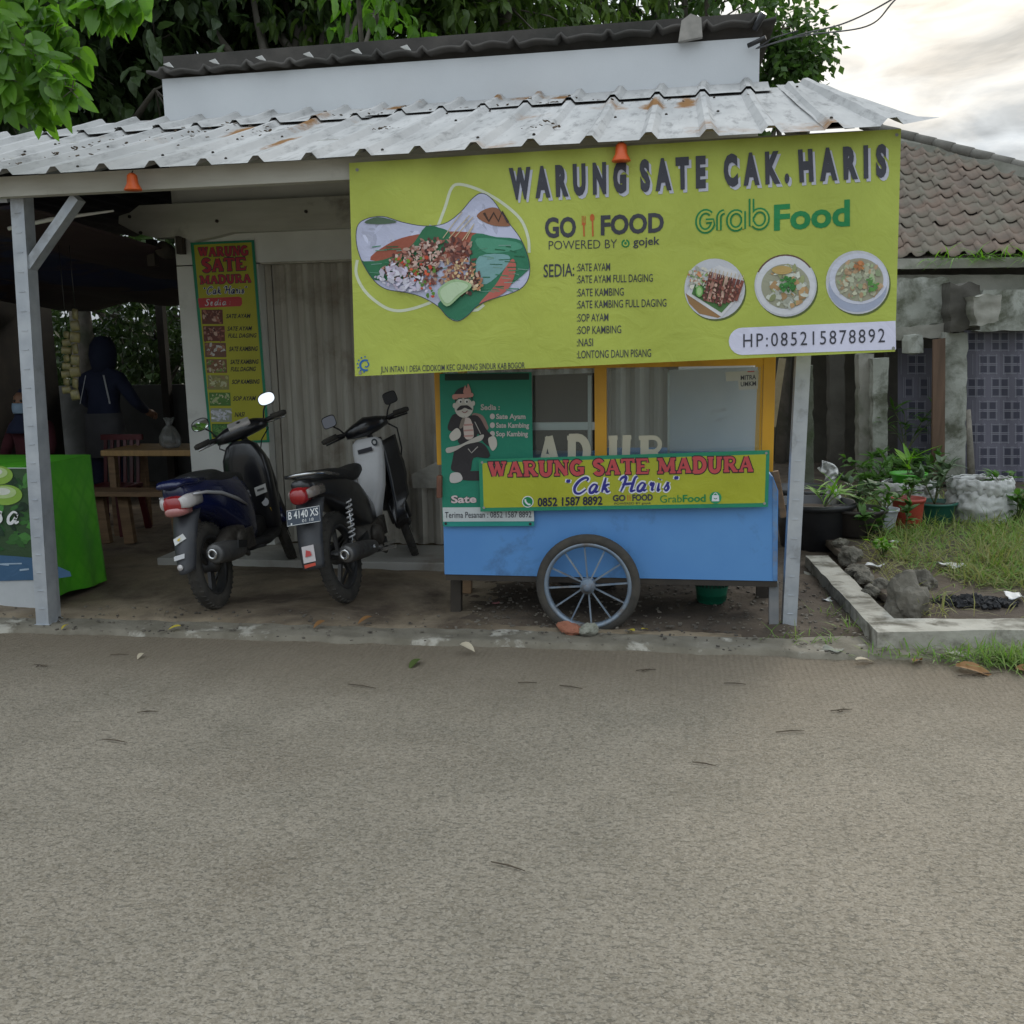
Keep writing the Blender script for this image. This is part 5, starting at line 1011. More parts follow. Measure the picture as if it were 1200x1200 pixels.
    for s_ in (-1, 1):
        br = sb('handlebar', M['matt_black'], lambda q: q.tube([(.91, s_ * .1, 1.03), (.90, s_ * .2, 1.045), (.86, s_ * .3, 1.05), (.845, s_ * .33, 1.045)], [.013, .013, .016, .016], 10))
        sb('grip', M['rubber'], lambda q: q.tube([(.875, s_ * .235, 1.052), (.845, s_ * .335, 1.046), (.84, s_ * .352, 1.044)], [.02, .02, .013], 12), br)
        sb('brake_lever', M['matt_black'], lambda q: q.tube([(.93, s_ * .18, 1.03), (.94, s_ * .24, 1.025), (.915, s_ * .335, 1.02)], [.009, .007, .007], 8), br)
        mr = sb('mirror', M['matt_black'], lambda q: (q.tube([(.91, s_ * .17, 1.04), (.92, s_ * .20, 1.09), (.905, s_ * .24, 1.13)], .006, 8), q.loft([(-.018, 0, .02, .02, 3), (-.012, 0, .045, .035, 4), (0, 0, .055, .045, 4), (.004, 0, .053, .043, 4)], 22, 'x'), [q.v.__setitem__(i, Euler((0, R_(12), R_(-s_ * 6))).to_matrix() @ V(-q.v[i].x, q.v[i].y, q.v[i].z) + V(.895, s_ * .25, 1.165)) for i in range(len(q.v) - 88, len(q.v))]))
        sb('mirror_glass', mat('dusty_mirror_glass', (.10, .10, .11), None, rough=.3, metal=.6), lambda q: (q.loft([(0, 0, .05, .039, 4), (.001, 0, .05, .039, 4)], 22, 'x'), [q.v.__setitem__(i, Euler((0, R_(12), R_(-s_ * 6))).to_matrix() @ V(-v.x, v.y, v.z) + V(.8895, s_ * .25, 1.164)) for i, v in enumerate(list(q.v))], q.sm.__setitem__(slice(None), [False] * len(q.sm))), mr)
    return R
underbone()
# ------------------------------------------------------------------ drink stall on the left
stall = empty('stall_table', P(45, 700, z=.03), 'table covered in bright green woven-print cloth at the left steel post', 'table')
tx1, ty0, ty1, tz = -3.93, 5.44, 6.10, .925
def weave():
    m, nt, N, L, bs = newmat('green_woven_print')
    g = N.new('ShaderNodeNewGeometry'); sp = N.new('ShaderNodeSeparateXYZ'); L.new(g.outputs['Position'], sp.inputs[0])
    def wave(sgn):
        ad = N.new('ShaderNodeMath'); ad.operation = 'MULTIPLY_ADD'; ad.inputs[1].default_value = sgn; L.new(sp.outputs[2], ad.inputs[0]); L.new(sp.outputs[1], ad.inputs[2])
        mu = N.new('ShaderNodeMath'); mu.operation = 'PINGPONG'; mu.inputs[1].default_value = .075; L.new(ad.outputs[0], mu.inputs[0]); return mu.outputs[0]
    a_, b_ = wave(.8), wave(-.8); mn = N.new('ShaderNodeMath'); mn.operation = 'MINIMUM'; L.new(a_, mn.inputs[0]); L.new(b_, mn.inputs[1])
    f = ramp(N, L, mn.outputs[0], .0, .03); n_ = ramp(N, L, noise(N, L, 5, 5), .35, .7)
    col = mixc(N, L, f, (.07, .36, .012), (.10, .44, .02)); col = mixc(N, L, n_, col, (.06, .33, .015)); L.new(col, bs.inputs['Base Color']); bs.inputs['Roughness'].default_value = .5
    bump(N, L, bs, noise(N, L, 9, 4, .5, 1), .3, .02); return m
gm = weave()
b = MB(); b.box((tx1 - 1.22, (ty0 + ty1) / 2, tz - .03), (2.30, ty1 - ty0 - .06, .03))
for x in (tx1 - .06, tx1 - 2.3):
    for y in (ty0 + .06, ty1 - .06): b.box((x, y, tz / 2), (.05, .05, tz - .04))
b.build('table_frame', M['wood'], stall)
b = MB()
def skirt(u, v):
    per = [(tx1 - 2.4, ty0), (tx1, ty0), (tx1 - .02, ty1), (tx1 - 2.4, ty1)]; k = min(2, int(u * 3)); f = u * 3 - k; x = lerp(per[k][0], per[k + 1][0], f); y = lerp(per[k][1], per[k + 1][1], f); w = (1 - v) * .012 * math.sin((x * 7 + y * 19)); return V(x + w + .05 * (1 - v) * (k == 1), y + w * .6, lerp(.07 + .02 * math.sin(y * 6), tz, v))
b.grid(skirt, 90, 14); b.add([(tx1 - 2.4, ty0, tz + .001), (tx1, ty0, tz + .001), (tx1 - .02, ty1, tz + .001), (tx1 - 2.4, ty1, tz + .001)], [(0, 1, 2, 3)]); b.build('cloth', gm, stall)
ds = empty('drink_banner', P(10, 718, y=5.40), 'drink stall banner with coconut picture and white script on the front of the green table', 'banner')
d3_ = lambda px, py, lay: P(px, py, y=5.405 - .001 * lay)
a = Art(d3_); a.poly([(-260, 548), (58, 548), (62, 721), (-250, 722)], (.50, .52, .53), 0); a.build('sheet', ds)
a = Art(d3_); a.poly([(-260, 549), (58, 549), (61, 680), (-255, 680)], (.035, .075, .03), 1)
a.chunks(lambda x, y: True, (-250, 552, 56, 652), 260, [(.02, .08, .02), (.04, .14, .03), (.06, .2, .04), (.015, .04, .02)], 3, 7, 2)
for cx, cy, rx, ry in ((-2, 557, 17, 11), (6, 580, 20, 12), (-30, 575, 26, 18), (-70, 570, 30, 22)): a.disc(cx, cy, rx, ry, (.24, .40, .06), 6); a.disc(cx - 2, cy - 3, rx * .75, ry * .6, (.42, .55, .24), 7); a.disc(cx - 3, cy - 4, rx * .45, ry * .35, (.62, .64, .56), 8)
a.poly(catmull([(-255, 655), (-100, 648), (20, 652), (59, 660), (61, 679), (-255, 679)], 4, True), (.05, .12, .22), 6)
for k in range(26): x = random.uniform(-250, 40); y = random.uniform(656, 676); a.stroke([(x, y), (x + random.uniform(10, 40), y + random.uniform(-2, 3))], random.uniform(1, 2.4), random.choice([(.5, .56, .62), (.15, .28, .42), (.35, .45, .55)]), 8)
script(a, 'sa', [(-6, 588), (24, 590), (24, 614), (-6, 612)], (.7, .7, .7), .14, 12)
a.build('print', ds)

# ------------------------------------------------------------------ furniture and people in the dark stall
M['navy'] = mat('navy_cloth', (.012, .018, .045), (.02, .026, .06), 6, .9); M['greycloth'] = mat('grey_cloth', (.09, .09, .095), (.07, .07, .075), 6, .9); M['maroon'] = mat('maroon_cloth', (.07, .012, .018), (.05, .01, .013), 6, .9)
M['skin'] = mat('skin', (.28, .15, .09), (.24, .125, .075), 12, .55); M['mask'] = mat('pale_blue_mask', (.30, .42, .55), None, rough=.8)
wt = empty('wooden_table', V(-4.42, 8.0, .03), 'yellow-topped wooden table standing beside the white pillar', 'table'); b = MB(); b.box((-4.42, 8.0, .76), (.95, .6, .05), bev=.006); b.build('tabletop', M['woodlight'], wt)
for x in (-4.82, -4.0):
    for y in (7.76, 8.24): b = MB(); b.box((x, y, .38), (.06, .06, .71)); b.build('leg', M['wood'], wt)
bn = empty('wooden_bench', V(-4.35, 7.4, .03), 'rough wooden bench in front of the yellow-topped table', 'bench'); b = MB(); b.box((-4.38, 7.4, .47), (.98, .26, .04), bev=.006); b.build('seat', M['wood'], bn)
for x in (-4.72, -4.5, -4.05): b = MB(); b.bar((x, 7.40, .04), (x - .03, 7.40, .45), .09, .05, (0, 1, 0)); b.build('leg', M['wood'], bn)
bg_ = empty('plastic_bag', V(-4.35, 7.9, .79), 'clear crumpled plastic bag standing on the yellow-topped wooden table', 'bag'); b = MB(); b.lathe([(.06, 0), (.085, .03), (.08, .10), (.05, .17), (.02, .2), (.05, .26)], (-4.35, 7.9, .787), (0, 0, 1), 18, jit=.12); b.build('bag', glassmat('clear_film', (.8, .82, .84), .8, .2), bg_)
rc = empty('plastic_chair', V(-4.95, 7.9, .03), 'red plastic chair behind the wooden bench', 'chair'); rm_ = mat('red_plastic', (.09, .006, .01), (.07, .005, .007), 6, .4)
b = MB(); b.box((-4.95, 7.9, .44), (.40, .40, .03), bev=.01); b.build('seat', rm_, rc)
for sx in (-1, 1):
    for sy in (-1, 1): b = MB(); b.bar((-4.95 + sx * .17, 7.9 + sy * .17, .43), (-4.95 + sx * .21, 7.9 + sy * .21, .035), .05, .035, (0, 1, 0)); b.build('leg', rm_, rc)
b = MB()
for k in range(6): b.bar((-5.11 + k * .064, 8.08, .44), (-5.11 + k * .064, 8.14, .86), .03, .015, (0, 1, 0))
b.bar((-5.15, 8.14, .86), (-4.75, 8.14, .86), .03, .05); b.build('backrest', rm_, rc)

def figure(root, pts, edges, radii, m, name='body', sub=2):
    me = bpy.data.meshes.new(name); me.from_pydata([tuple(p) for p in pts], edges, []); o = bpy.data.objects.new(name, me); COL.objects.link(o)
    md = o.modifiers.new('skin', 'SKIN'); md.use_smooth_shade = True; sv = me.skin_vertices[0].data
    for i, r in enumerate(radii): sv[i].radius = (r, r) if not isinstance(r, tuple) else r
    sv[0].use_root = True
    s2 = o.modifiers.new('sub', 'SUBSURF'); s2.levels = sub; s2.render_levels = sub
    dg = bpy.context.evaluated_depsgraph_get(); dg.update(); m2 = bpy.data.meshes.new_from_object(o.evaluated_get(dg)); bpy.data.objects.remove(o); m2.name = name
    m2.materials.clear(); [m2.materials.append(x) for x in (m if isinstance(m, list) else [m])]
    for p in m2.polygons: p.use_smooth = True
    o = bpy.data.objects.new(name, m2); COL.objects.link(o); o.parent = root; return o
def hand(b, o, d, n):
    """palm with four curled fingers and a side thumb; d points along the fingers, n out of the back of the hand"""
    d = V(*d).normalized(); n = V(*n).normalized(); s_ = d.cross(n); o = V(*o)
    b.tube([o, o + d * .03, o + d * .075], [.026, .036, .036], 10)
    for k, L in enumerate((.062, .075, .07, .055)):
        q = o + d * .075 + s_ * (.027 - k * .018); b.tube([q, q + d * L * .5, q + d * L * .85 - n * L * .35, q + d * L * .9 - n * L * .7], [.0095, .009, .008, .0065], 7)
    q = o + d * .025 + s_ * .03; b.tube([q, q + d * .03 + s_ * .022, q + d * .058 + s_ * .026 - n * .012], [.011, .0105, .008], 7)
# standing cook seen from behind: navy hood and jacket, grey apron tied at the waist
pz = .03; px_, py_ = -5.30, 8.45
c1 = empty('person', V(px_, py_, pz), 'person standing with back turned in navy hooded jacket and tied grey apron at the stall', 'person')
L_ = [(0, 0, .90), (0, 0, 1.05), (0, .02, 1.22), (0, .03, 1.36), (0, .05, 1.45), (0, .07, 1.52), (0, .09, 1.60), (.17, .03, 1.34), (.27, .10, 1.12), (.25, .32, 1.02), (-.17, .03, 1.34), (-.26, .12, 1.12), (-.2, .34, 1.05), (.10, 0, .84), (.11, .02, .48), (.11, -.02, .08), (.11, .10, .035), (-.10, 0, .84), (-.11, .03, .48), (-.12, 0, .08), (-.12, .12, .035)]
E_ = [(0, 1), (1, 2), (2, 3), (3, 4), (4, 5), (5, 6), (3, 7), (7, 8), (8, 9), (3, 10), (10, 11), (11, 12), (0, 13), (13, 14), (14, 15), (15, 16), (0, 17), (17, 18), (18, 19), (19, 20)]
r_ = [(.15, .12), (.155, .12), (.17, .12), (.15, .10), .06, .085, .08, .075, .055, .042, .075, .055, .042, .095, .07, .05, .035, .095, .07, .05, .035]
figure(c1, L_, E_, r_, M['navy'])
b = MB(); b.lathe([(.0, .24), (.07, .225), (.115, .15), (.125, .06), (.11, -.03), (.09, -.1)], V(px_, py_ + .06, pz + 1.50), (0, .1, 1), 22); b.build('hood', M['navy'], c1)
b = MB(); b.loft([(.62, 0, .15, .19, 2.3), (.75, 0, .15, .20, 2.3), (.95, 0, .135, .18, 2.3), (1.03, 0, .13, .175, 2.3)], 26, 'z', False); b.v = [V(px_ + v.x - 0, py_ + v.y, v.z + pz) for v in [V(q.x, q.y, q.z) for q in b.v]]; b.build('apron', M['greycloth'], c1)
b = MB(); b.bar((px_ + .09, py_ - .095, pz + 1.38), (px_ + .15, py_ - .13, pz + 1.12), .012, .006); b.bar((px_ - .09, py_ - .095, pz + 1.38), (px_ - .15, py_ - .13, pz + 1.12), .012, .006); b.build('apron_strap', M['whitepaint'], c1)
b = MB(); hand(b, (px_ + .245, py_ + .34, pz + 1.01), (0, 1, -.2), (0, .2, 1)); hand(b, (px_ - .195, py_ + .36, pz + 1.045), (0, 1, -.2), (0, .2, 1)); b.build('hand', M['skin'], c1)
# seated customer in maroon with navy scarf and face mask
qx, qy = -5.55, 7.75
sb0 = empty('plastic_stool', V(qx, qy, .03), 'low stool under the seated person with the face mask', 'stool'); b = MB(); b.lathe([(.15, .40), (.15, .44), (.0, .445)], (qx, qy, .03), (0, 0, 1), 20); b.build('seat', rm_, sb0)
for k in range(4): t = .785 + k * 1.571; b = MB(); b.bar((qx + .11 * math.cos(t), qy + .11 * math.sin(t), .44), (qx + .16 * math.cos(t), qy + .16 * math.sin(t), .035), .03, .03, (0, 1, 0)); b.build('leg', rm_, sb0)
c2 = empty('person', V(qx, qy, .47), 'seated person in maroon dress with navy headscarf and pale blue face mask', 'person')
L_ = [(0, 0, .12), (0, .0, .28), (0, -.01, .44), (0, -.02, .56), (0, -.03, .64), (0, -.05, .73), (.16, -.02, .52), (.22, -.08, .32), (.12, -.26, .22), (-.16, -.02, .52), (-.22, -.08, .32), (-.12, -.26, .22), (.09, -.10, .08), (.11, -.42, .06), (.11, -.42, -.36), (.11, -.52, -.41), (-.09, -.10, .08), (-.11, -.42, .06), (-.11, -.42, -.36), (-.11, -.52, -.41)]
E_ = [(0, 1), (1, 2), (2, 3), (3, 4), (4, 5), (2, 6), (6, 7), (7, 8), (2, 9), (9, 10), (10, 11), (0, 12), (12, 13), (13, 14), (14, 15), (0, 16), (16, 17), (17, 18), (18, 19)]
r_ = [(.16, .13), (.14, .12), (.14, .10), .06, .07, .075, .07, .05, .036, .07, .05, .036, .09, .07, .05, .035, .09, .07, .05, .035]
figure(c2, L_, E_, r_, M['maroon'])
hc = V(qx, qy - .04, .47 + .73)
b = MB(); b.lathe([(.0, .13), (.06, .12), (.10, .06), (.11, 0), (.105, -.07), (.12, -.13), (.17, -.2), (.19, -.26)], hc + V(0, .015, 0), (0, .05, 1), 24); b.build('headscarf', M['navy'], c2)
b = MB(); b.loft([(-.10, 0, .03, .03, 2), (-.06, 0, .062, .06, 2.2), (0, 0, .075, .072, 2.2), (.06, 0, .068, .065, 2.2), (.09, 0, .04, .04, 2)], 20, 'z'); b.v = [hc + V(v.x * 1.0, v.y - .055, v.z) if False else hc + V(v.y, v.x - .055, v.z) for v in b.v]; b.lathe([(.0, .022), (.012, .01), (.014, 0)], hc + V(0, -.118, .0), (0, -1, -.3), 10); fc = b.build('face', M['skin'], c2)
b = MB(); b.lathe([(.0, .004), (.011, .002), (.012, 0)], hc + V(.03, -.122, .022), (0, -1, 0), 12); b.lathe([(.0, .004), (.011, .002), (.012, 0)], hc + V(-.03, -.122, .022), (0, -1, 0), 12); b.build('eyes', M['dark'], fc)
b = MB(); b.grid(lambda u, v: hc + V(.078 * math.sin((u - .5) * 2.6), -.056 - .088 * math.cos((u - .5) * 2.6) - .012 * math.sin(v * 3.14), lerp(-.085, .002, v)), 14, 8); b.build('face_mask', M['mask'], c2, solid=.004)
b = MB(); hand(b, (qx + .115, qy - .28, .47 + .215), (-.4, -1, -.3), (0, -.2, 1)); hand(b, (qx - .115, qy - .28, .47 + .215), (.4, -1, -.3), (0, -.2, 1)); b.build('hand', M['skin'], c2)
# strips of sachets hanging from the canopy, back wall, dark posts
for i, (px0, y0, y1, lab) in enumerate(((78, 388, 462, 'left strip of yellow sachets hanging behind the left steel post'), (88, 362, 470, 'right and longest strip of yellow sachets hanging behind the left steel post'))):
    s_ = empty('sachet_strip', P(px0, y0, y=6.6), lab, 'sachet strip', 'sachet strips hanging in the stall'); b = MB(); n_ = 8
    for k in range(n_): za = P(px0, lerp(y0, y1, k / n_), y=6.6); zb_ = P(px0, lerp(y0, y1, (k + .92) / n_), y=6.6); b.loft([(-(za - zb_).length / 2, 0, .032, .002, 2), (-(za - zb_).length * .3, 0, .036, .012, 2.5), ((za - zb_).length * .3, 0, .036, .012, 2.5), ((za - zb_).length / 2, 0, .032, .002, 2)], 12, 'z'); nn = 48; e_ = Euler((.12 * (-1) ** k, 0, 1.57 + .5 * (k % 3 - 1))).to_matrix(); b.v[-nn:] = [e_ @ v + (za + zb_) / 2 for v in b.v[-nn:]]
    b.build('sachets', mat('yellow_sachet', (.26, .22, .09), (.16, .14, .07), 25, .4), s_); b = MB(); b.tube([P(px0, y0, y=6.6), P(px0, y0, y=6.6) + V(0, 0, 2.42 - P(px0, y0, y=6.6).z)], .003, 5); b.build('cord', M['blackplastic'], s_)
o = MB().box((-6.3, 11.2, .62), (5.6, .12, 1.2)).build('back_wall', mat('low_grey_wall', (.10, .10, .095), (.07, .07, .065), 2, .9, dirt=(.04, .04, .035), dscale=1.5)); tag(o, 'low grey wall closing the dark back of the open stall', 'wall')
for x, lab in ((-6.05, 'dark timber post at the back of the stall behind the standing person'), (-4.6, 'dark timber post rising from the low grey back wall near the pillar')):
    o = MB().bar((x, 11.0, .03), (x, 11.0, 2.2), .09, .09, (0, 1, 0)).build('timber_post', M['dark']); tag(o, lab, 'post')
# unseen screen added beyond the left of the frame to keep the stall dark
o = MB().box((-7.5, 8.3, 1.2), (.06, 5.4, 2.4)).build('added_dark_screen', M['dark']); tag(o, 'unseen screen added past the left end of the open stall to darken it', 'wall')

# ------------------------------------------------------------------ things under and behind the cart
bk = empty('plastic_basket', V(.21, 5.95, .03), 'dark green plastic basket standing under the cart', 'basket'); b = MB(); b.lathe([(.075, 0), (.085, .01), (.10, .11), (.105, .2), (.112, .205), (.112, .22), (.10, .215), (.09, .02), (.0, .015)], (.21, 5.95, .03), (0, 0, 1), 30); b.build('tub', mat('green_plastic', (.01, .15, .085), (.015, .18, .10), 5, .4), bk)
b = MB()
for k in range(30):
    t = k * .2094
    for z in (.12, .15, .18): b.box(V(.21 + .106 * math.cos(t), 5.95 + .106 * math.sin(t), .03 + z), (.006, .012, .018), Euler((0, 0, t)))
b.build('slot_pattern', mat('green_shadow_slots', (.005, .05, .03)), bk)

# ------------------------------------------------------------------ neighbour's tiled house
nh = empty('neighbour_house', V(3.0, 10.8, 0), 'old house with mossy clay tile roof and ruined concrete posts on the right', 'house')
tilem = mat('old_clay_tile', (.195, .143, .11), (.14, .112, .09), 5, .9, dirt=(.17, .16, .125), dscale=2.2, dlo=.42, dhi=.66, bmp=.5, bscale=30)
EYH, EZH, SL = 10.7, 2.42, .675
b = MB(); X0, X1 = .9, 7.0; TW, TH = .168, .205; A_ = P(1060, 157, y=13.0); B_ = P(1200, 190, y=12.15); slope_h = (B_.y - A_.y) / (B_.x - A_.x)
def hip_y(x): return A_.y + (x - A_.x) * slope_h
rowsN = 13
for r in range(rowsN):
    n_ = int((X1 - X0) / TW)
    for c in range(n_):
        x0 = X0 + c * TW + (.0 if r % 2 == 0 else 0); y0 = EYH + r * TH * .83; yc_ = y0 + TH * .4
        if yc_ > hip_y(x0 + TW / 2) or yc_ > 13.2: continue
        jx, jz, jr = random.uniform(-.008, .008), random.uniform(-.008, .012), random.uniform(-.03, .03); k = len(b.v); vs = []
        nx = 9
        for j, (dy, lift) in enumerate(((-.03, .035), (TH * .9, .0))):
            for i in range(nx):
                u = i / (nx - 1); prof_ = .045 * math.exp(-((u - .22) / .16) ** 2) + .018 * math.exp(-((u - .95) / .08) ** 2) - .012 * math.sin(math.pi * u)
                y = y0 + dy + jr * u; vs.append(V(x0 + u * TW * 1.06 + jx, y, EZH + (y - EYH) * SL + prof_ + lift + jz))
        vs += [V(v.x, v.y, v.z - .022) for v in vs[:nx]]
        fs = [(i, i + 1, nx + i + 1, nx + i) for i in range(nx - 1)] + [(2 * nx + i, 2 * nx + i + 1, i + 1, i) for i in range(nx - 1)]
        b.add(vs, fs, True)
rf2 = b.build('roof', tilem, nh)
b = MB(); n_ = 16
for k in range(n_):
    p0 = lerp(P(1010, 146, y=13.25), V(B_.x + 1.3, hip_y(B_.x + 1.3), EZH + (hip_y(B_.x + 1.3) - EYH) * SL + .06), k / n_); p1 = lerp(P(1010, 146, y=13.25), V(B_.x + 1.3, hip_y(B_.x + 1.3), EZH + (hip_y(B_.x + 1.3) - EYH) * SL + .06), (k + 1.08) / n_); b.tube([p0, p1], [.06, .07], 10)
p0 = P(1010, 150, y=13.2); b.build('ridge_tiles', mat('grey_ridge_mortar', (.17, .16, .14), (.11, .105, .09), 6, .95, bmp=.4), rf2)
b = MB(); p0 = P(1062, 172, y=12.75); b.prism([P(1000, 158, y=13.1), P(1060, 166, y=12.9), P(1130, 182, y=12.5), P(1200, 200, y=12.0), P(1200, 212, y=11.95), P(1130, 196, y=12.45), P(1060, 180, y=12.85), P(1000, 168, y=13.05)], (0, -.02, .03)); b.build('mortar_band', mat('lichen_mortar', (.24, .23, .2), (.15, .15, .12), 4, .95, bmp=.4), rf2)
b = MB(); xe = A_.x + (EYH - A_.y) / slope_h; xt = A_.x + (13.2 - A_.y) / slope_h; zz = lambda y: EZH + (y - EYH) * SL - .035
b.add([(X0, EYH - .02, zz(EYH)), (xe, EYH - .02, zz(EYH)), (xt, 13.2, zz(13.2)), (X0, 13.2, zz(13.2))], [(0, 1, 2, 3)]); b.build('added_undersheet', M['dark'], rf2)  # sheet added under the tiles so no sky glints between them
conc = mat('ruined_concrete', (.33, .32, .28), (.22, .22, .185), 3, .95, dirt=(.10, .115, .07), dscale=1.8, dlo=.5, dhi=.68, bmp=.8, bscale=14)
concl = mat('lichened_white_concrete', (.38, .39, .35), (.26, .27, .23), 3, .95, dirt=(.10, .105, .075), dscale=3.6, dlo=.45, dhi=.62, bmp=.7, bscale=16)
darkc = mat('shaded_concrete', (.10, .095, .08), (.07, .065, .055), 4, .95, bmp=.7, bscale=14)  # darker copy of the concrete, with shade put into its colour
def rough_box(name, quad, yy, d, m, jit=.012, parent=nh, nsub=20):
    jit *= .35
    q = [P(x, y, y=yy) for x, y in quad]; b_ = MB()
    def f(u, v, o=0.0): p = (q[0] * (1 - u) + q[1] * u) * v + (q[3] * (1 - u) + q[2] * u) * (1 - v); e = jit * MN.noise(p * 11); return p + V(e * (u in (0, 1)) * 2, o + e, e * (v in (0, 1)) * 2)
    n0 = nsub; per = [(i / n0, 0) for i in range(n0)] + [(1, i / n0) for i in range(n0)] + [(1 - i / n0, 1) for i in range(n0)] + [(0, 1 - i / n0) for i in range(n0)]
    b_.grid(lambda u, v: f(u, v), n0, n0, True); k = len(b_.v); L2 = len(per); b_.v += [f(u, v) for u, v in per] + [f(u, v, d) for u, v in per]
    for i in range(L2): j = (i + 1) % L2; b_.f.append([k + i, k + j, k + L2 + j, k + L2 + i]); b_.m.append(0); b_.sm.append(False)
    b_.f.append(list(range(k + L2, k + 2 * L2))); b_.m.append(0); b_.sm.append(False)
    return b_.build(name, m, parent)
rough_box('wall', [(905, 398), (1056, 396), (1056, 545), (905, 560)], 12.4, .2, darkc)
rough_box('wall', [(1040, 322), (1260, 322), (1260, 342), (1040, 342)], 10.75, .3, conc)
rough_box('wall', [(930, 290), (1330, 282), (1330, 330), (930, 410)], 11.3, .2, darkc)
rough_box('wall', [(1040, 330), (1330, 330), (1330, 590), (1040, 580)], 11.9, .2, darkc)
rough_box('eave_board', [(1000, 304), (1260, 300), (1260, 312), (1000, 316)], 10.62, .05, conc)
rough_box('lintel', [(1045, 326), (1113, 325), (1112, 378), (1045, 386)], 10.3, .35, concl, .03)
rough_box('lintel', [(1045, 385), (1112, 378), (1112, 394), (1045, 399)], 10.25, .4, conc, .03)
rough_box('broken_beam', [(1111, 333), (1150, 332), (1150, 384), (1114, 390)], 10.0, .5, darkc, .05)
rough_box('broken_beam', [(1140, 346), (1174, 345), (1170, 376), (1144, 382)], 9.75, .6, conc, .05)
rough_box('lintel', [(1152, 340), (1260, 338), (1260, 386), (1142, 388)], 10.5, .2, concl, .02)
for q_, yy, m_ in (([(1107, 390), (1134, 390), (1131, 566), (1105, 566)], 10.1, concl), ([(1023, 420), (1041, 420), (1040, 560), (1023, 566)], 10.2, concl), ([(1007, 415), (1024, 415), (1024, 575), (1007, 575)], 10.4, conc), ([(973, 415), (990, 415), (990, 560), (973, 560)], 11.0, darkc)):
    rough_box('column', q_, yy, .25, m_, .025)
b = MB(); b.lathe([(.0, 0), (.10, .02), (.11, .14), (.09, .19), (.0, .2)], P(1070, 416, y=10.2), (0, 0, 1), 8, False, .2); b.build('rubble_block', concl, nh)
cur_m = M['print_flat']
for (x0, x1, y0, y1, lab) in ((1052, 1094, 408, 560, 'narrow grey patterned cloth hung between the two ruined concrete posts'), (1130, 1270, 386, 575, 'wide grey patterned cloth hung at the right of the ruined house')):
    o = empty('patterned_cloth', P((x0 + x1) / 2, y1, y=10.65), lab, 'cloth', 'grey patterned cloths on the ruin')
    k3 = lambda px, py, lay: P(px, py, y=10.65 + .02 * math.sin(px * .13) - .0015 * lay); a = Art(k3)
    for i in range(20):
        for j in range(3): xa_, xb_ = lerp(x0, x1, i / 20), lerp(x0, x1, (i + 1) / 20); ya_, yb_ = lerp(y0, y1, j / 3), lerp(y0, y1, (j + 1) / 3); a.poly([(xa_, ya_), (xb_, ya_), (xb_, yb_), (xa_, yb_)], (.135, .13, .165), 0)
    for r in range(-1, 9):
        for c in range(-1, 12):
            cx = 1060 + c * 28 + (14 if r % 2 else 0); cy = 400 + r * 27
            for ix in (-5, 5):
                for iy in (-5.5, 5.5):
                    x, y = cx + ix, cy + iy
                    if x0 + 5 < x < x1 - 5 and y0 + 5 < y < y1 - 5: a.poly([(x - 3.6, y - 3.8), (x + 3.6, y - 3.8), (x + 3.6, y + 3.8), (x - 3.6, y + 3.8)], (.05, .05, .075), 1)
            for dx in (-10, -1, 1, 10):
                if x0 + 3 < cx + dx < x1 - 3 and cy - 12 > y0 and cy + 12 < y1: a.stroke([(cx + dx, cy - 12), (cx + dx, cy + 12)], .7, (.24, .24, .28), 2)
            for dy in (-10.5, -1, 1, 10.5):
                if x0 + 13 < cx < x1 - 13 and y0 + 3 < cy + dy < y1 - 3: a.stroke([(cx - 11, cy + dy), (cx + 11, cy + dy)], .7, (.24, .24, .28), 2)
    a.build('cloth', o, M['print_flat'])
wp = MB(); wp.prism([P(1094, 398, y=9.95), P(1108, 396, y=9.95), P(1107, 566, y=9.95), P(1092, 566, y=9.95)], (0, .05, 0)); o = wp.build('wooden_plank', mat('brown_plank', (.14, .085, .055), (.09, .055, .035), 3, .8, sc=(8, 8, .6), bmp=.2)); tag(o, 'tall brown plank leaning against the right ruined concrete post', 'plank')
o = rough_box('mossy_post', [(940, 428), (953, 428), (954, 590), (941, 590)], 9.0, .14, mat('mossy_bark', (.11, .12, .09), (.075, .08, .055), 6, .95, dirt=(.05, .07, .03), dscale=5, bmp=.9, bscale=30), .02, None); tag(o, 'mossy grey timber post standing behind the right steel canopy post', 'post')
o = MB().tube([P(1139, 568, y=9.6), P(1137, 525, y=9.65), P(1135, 480, y=9.7)], [.035, .03, .02], 9).build('dry_branch', mat('dry_bark', (.2, .18, .15), (.12, .11, .09), 12, .9, bmp=.6)); tag(o, 'crooked bare branch leaning beside the right ruined concrete post', 'branch')
o = MB().bar(P(905, 500, y=7.6), P(917, 420, y=7.6), .05, .03, (0, 1, 0)).build('bamboo_stick', mat('pale_bamboo', (.3, .25, .16), (.22, .18, .1), 9, .7)); tag(o, 'pale bamboo stick leaning by the right end of the shop', 'stick')

# ------------------------------------------------------------------ garden bed with its kerb
GZ = .12
bed = MB()
def gp_(px, py): return P(px, py, z=GZ)
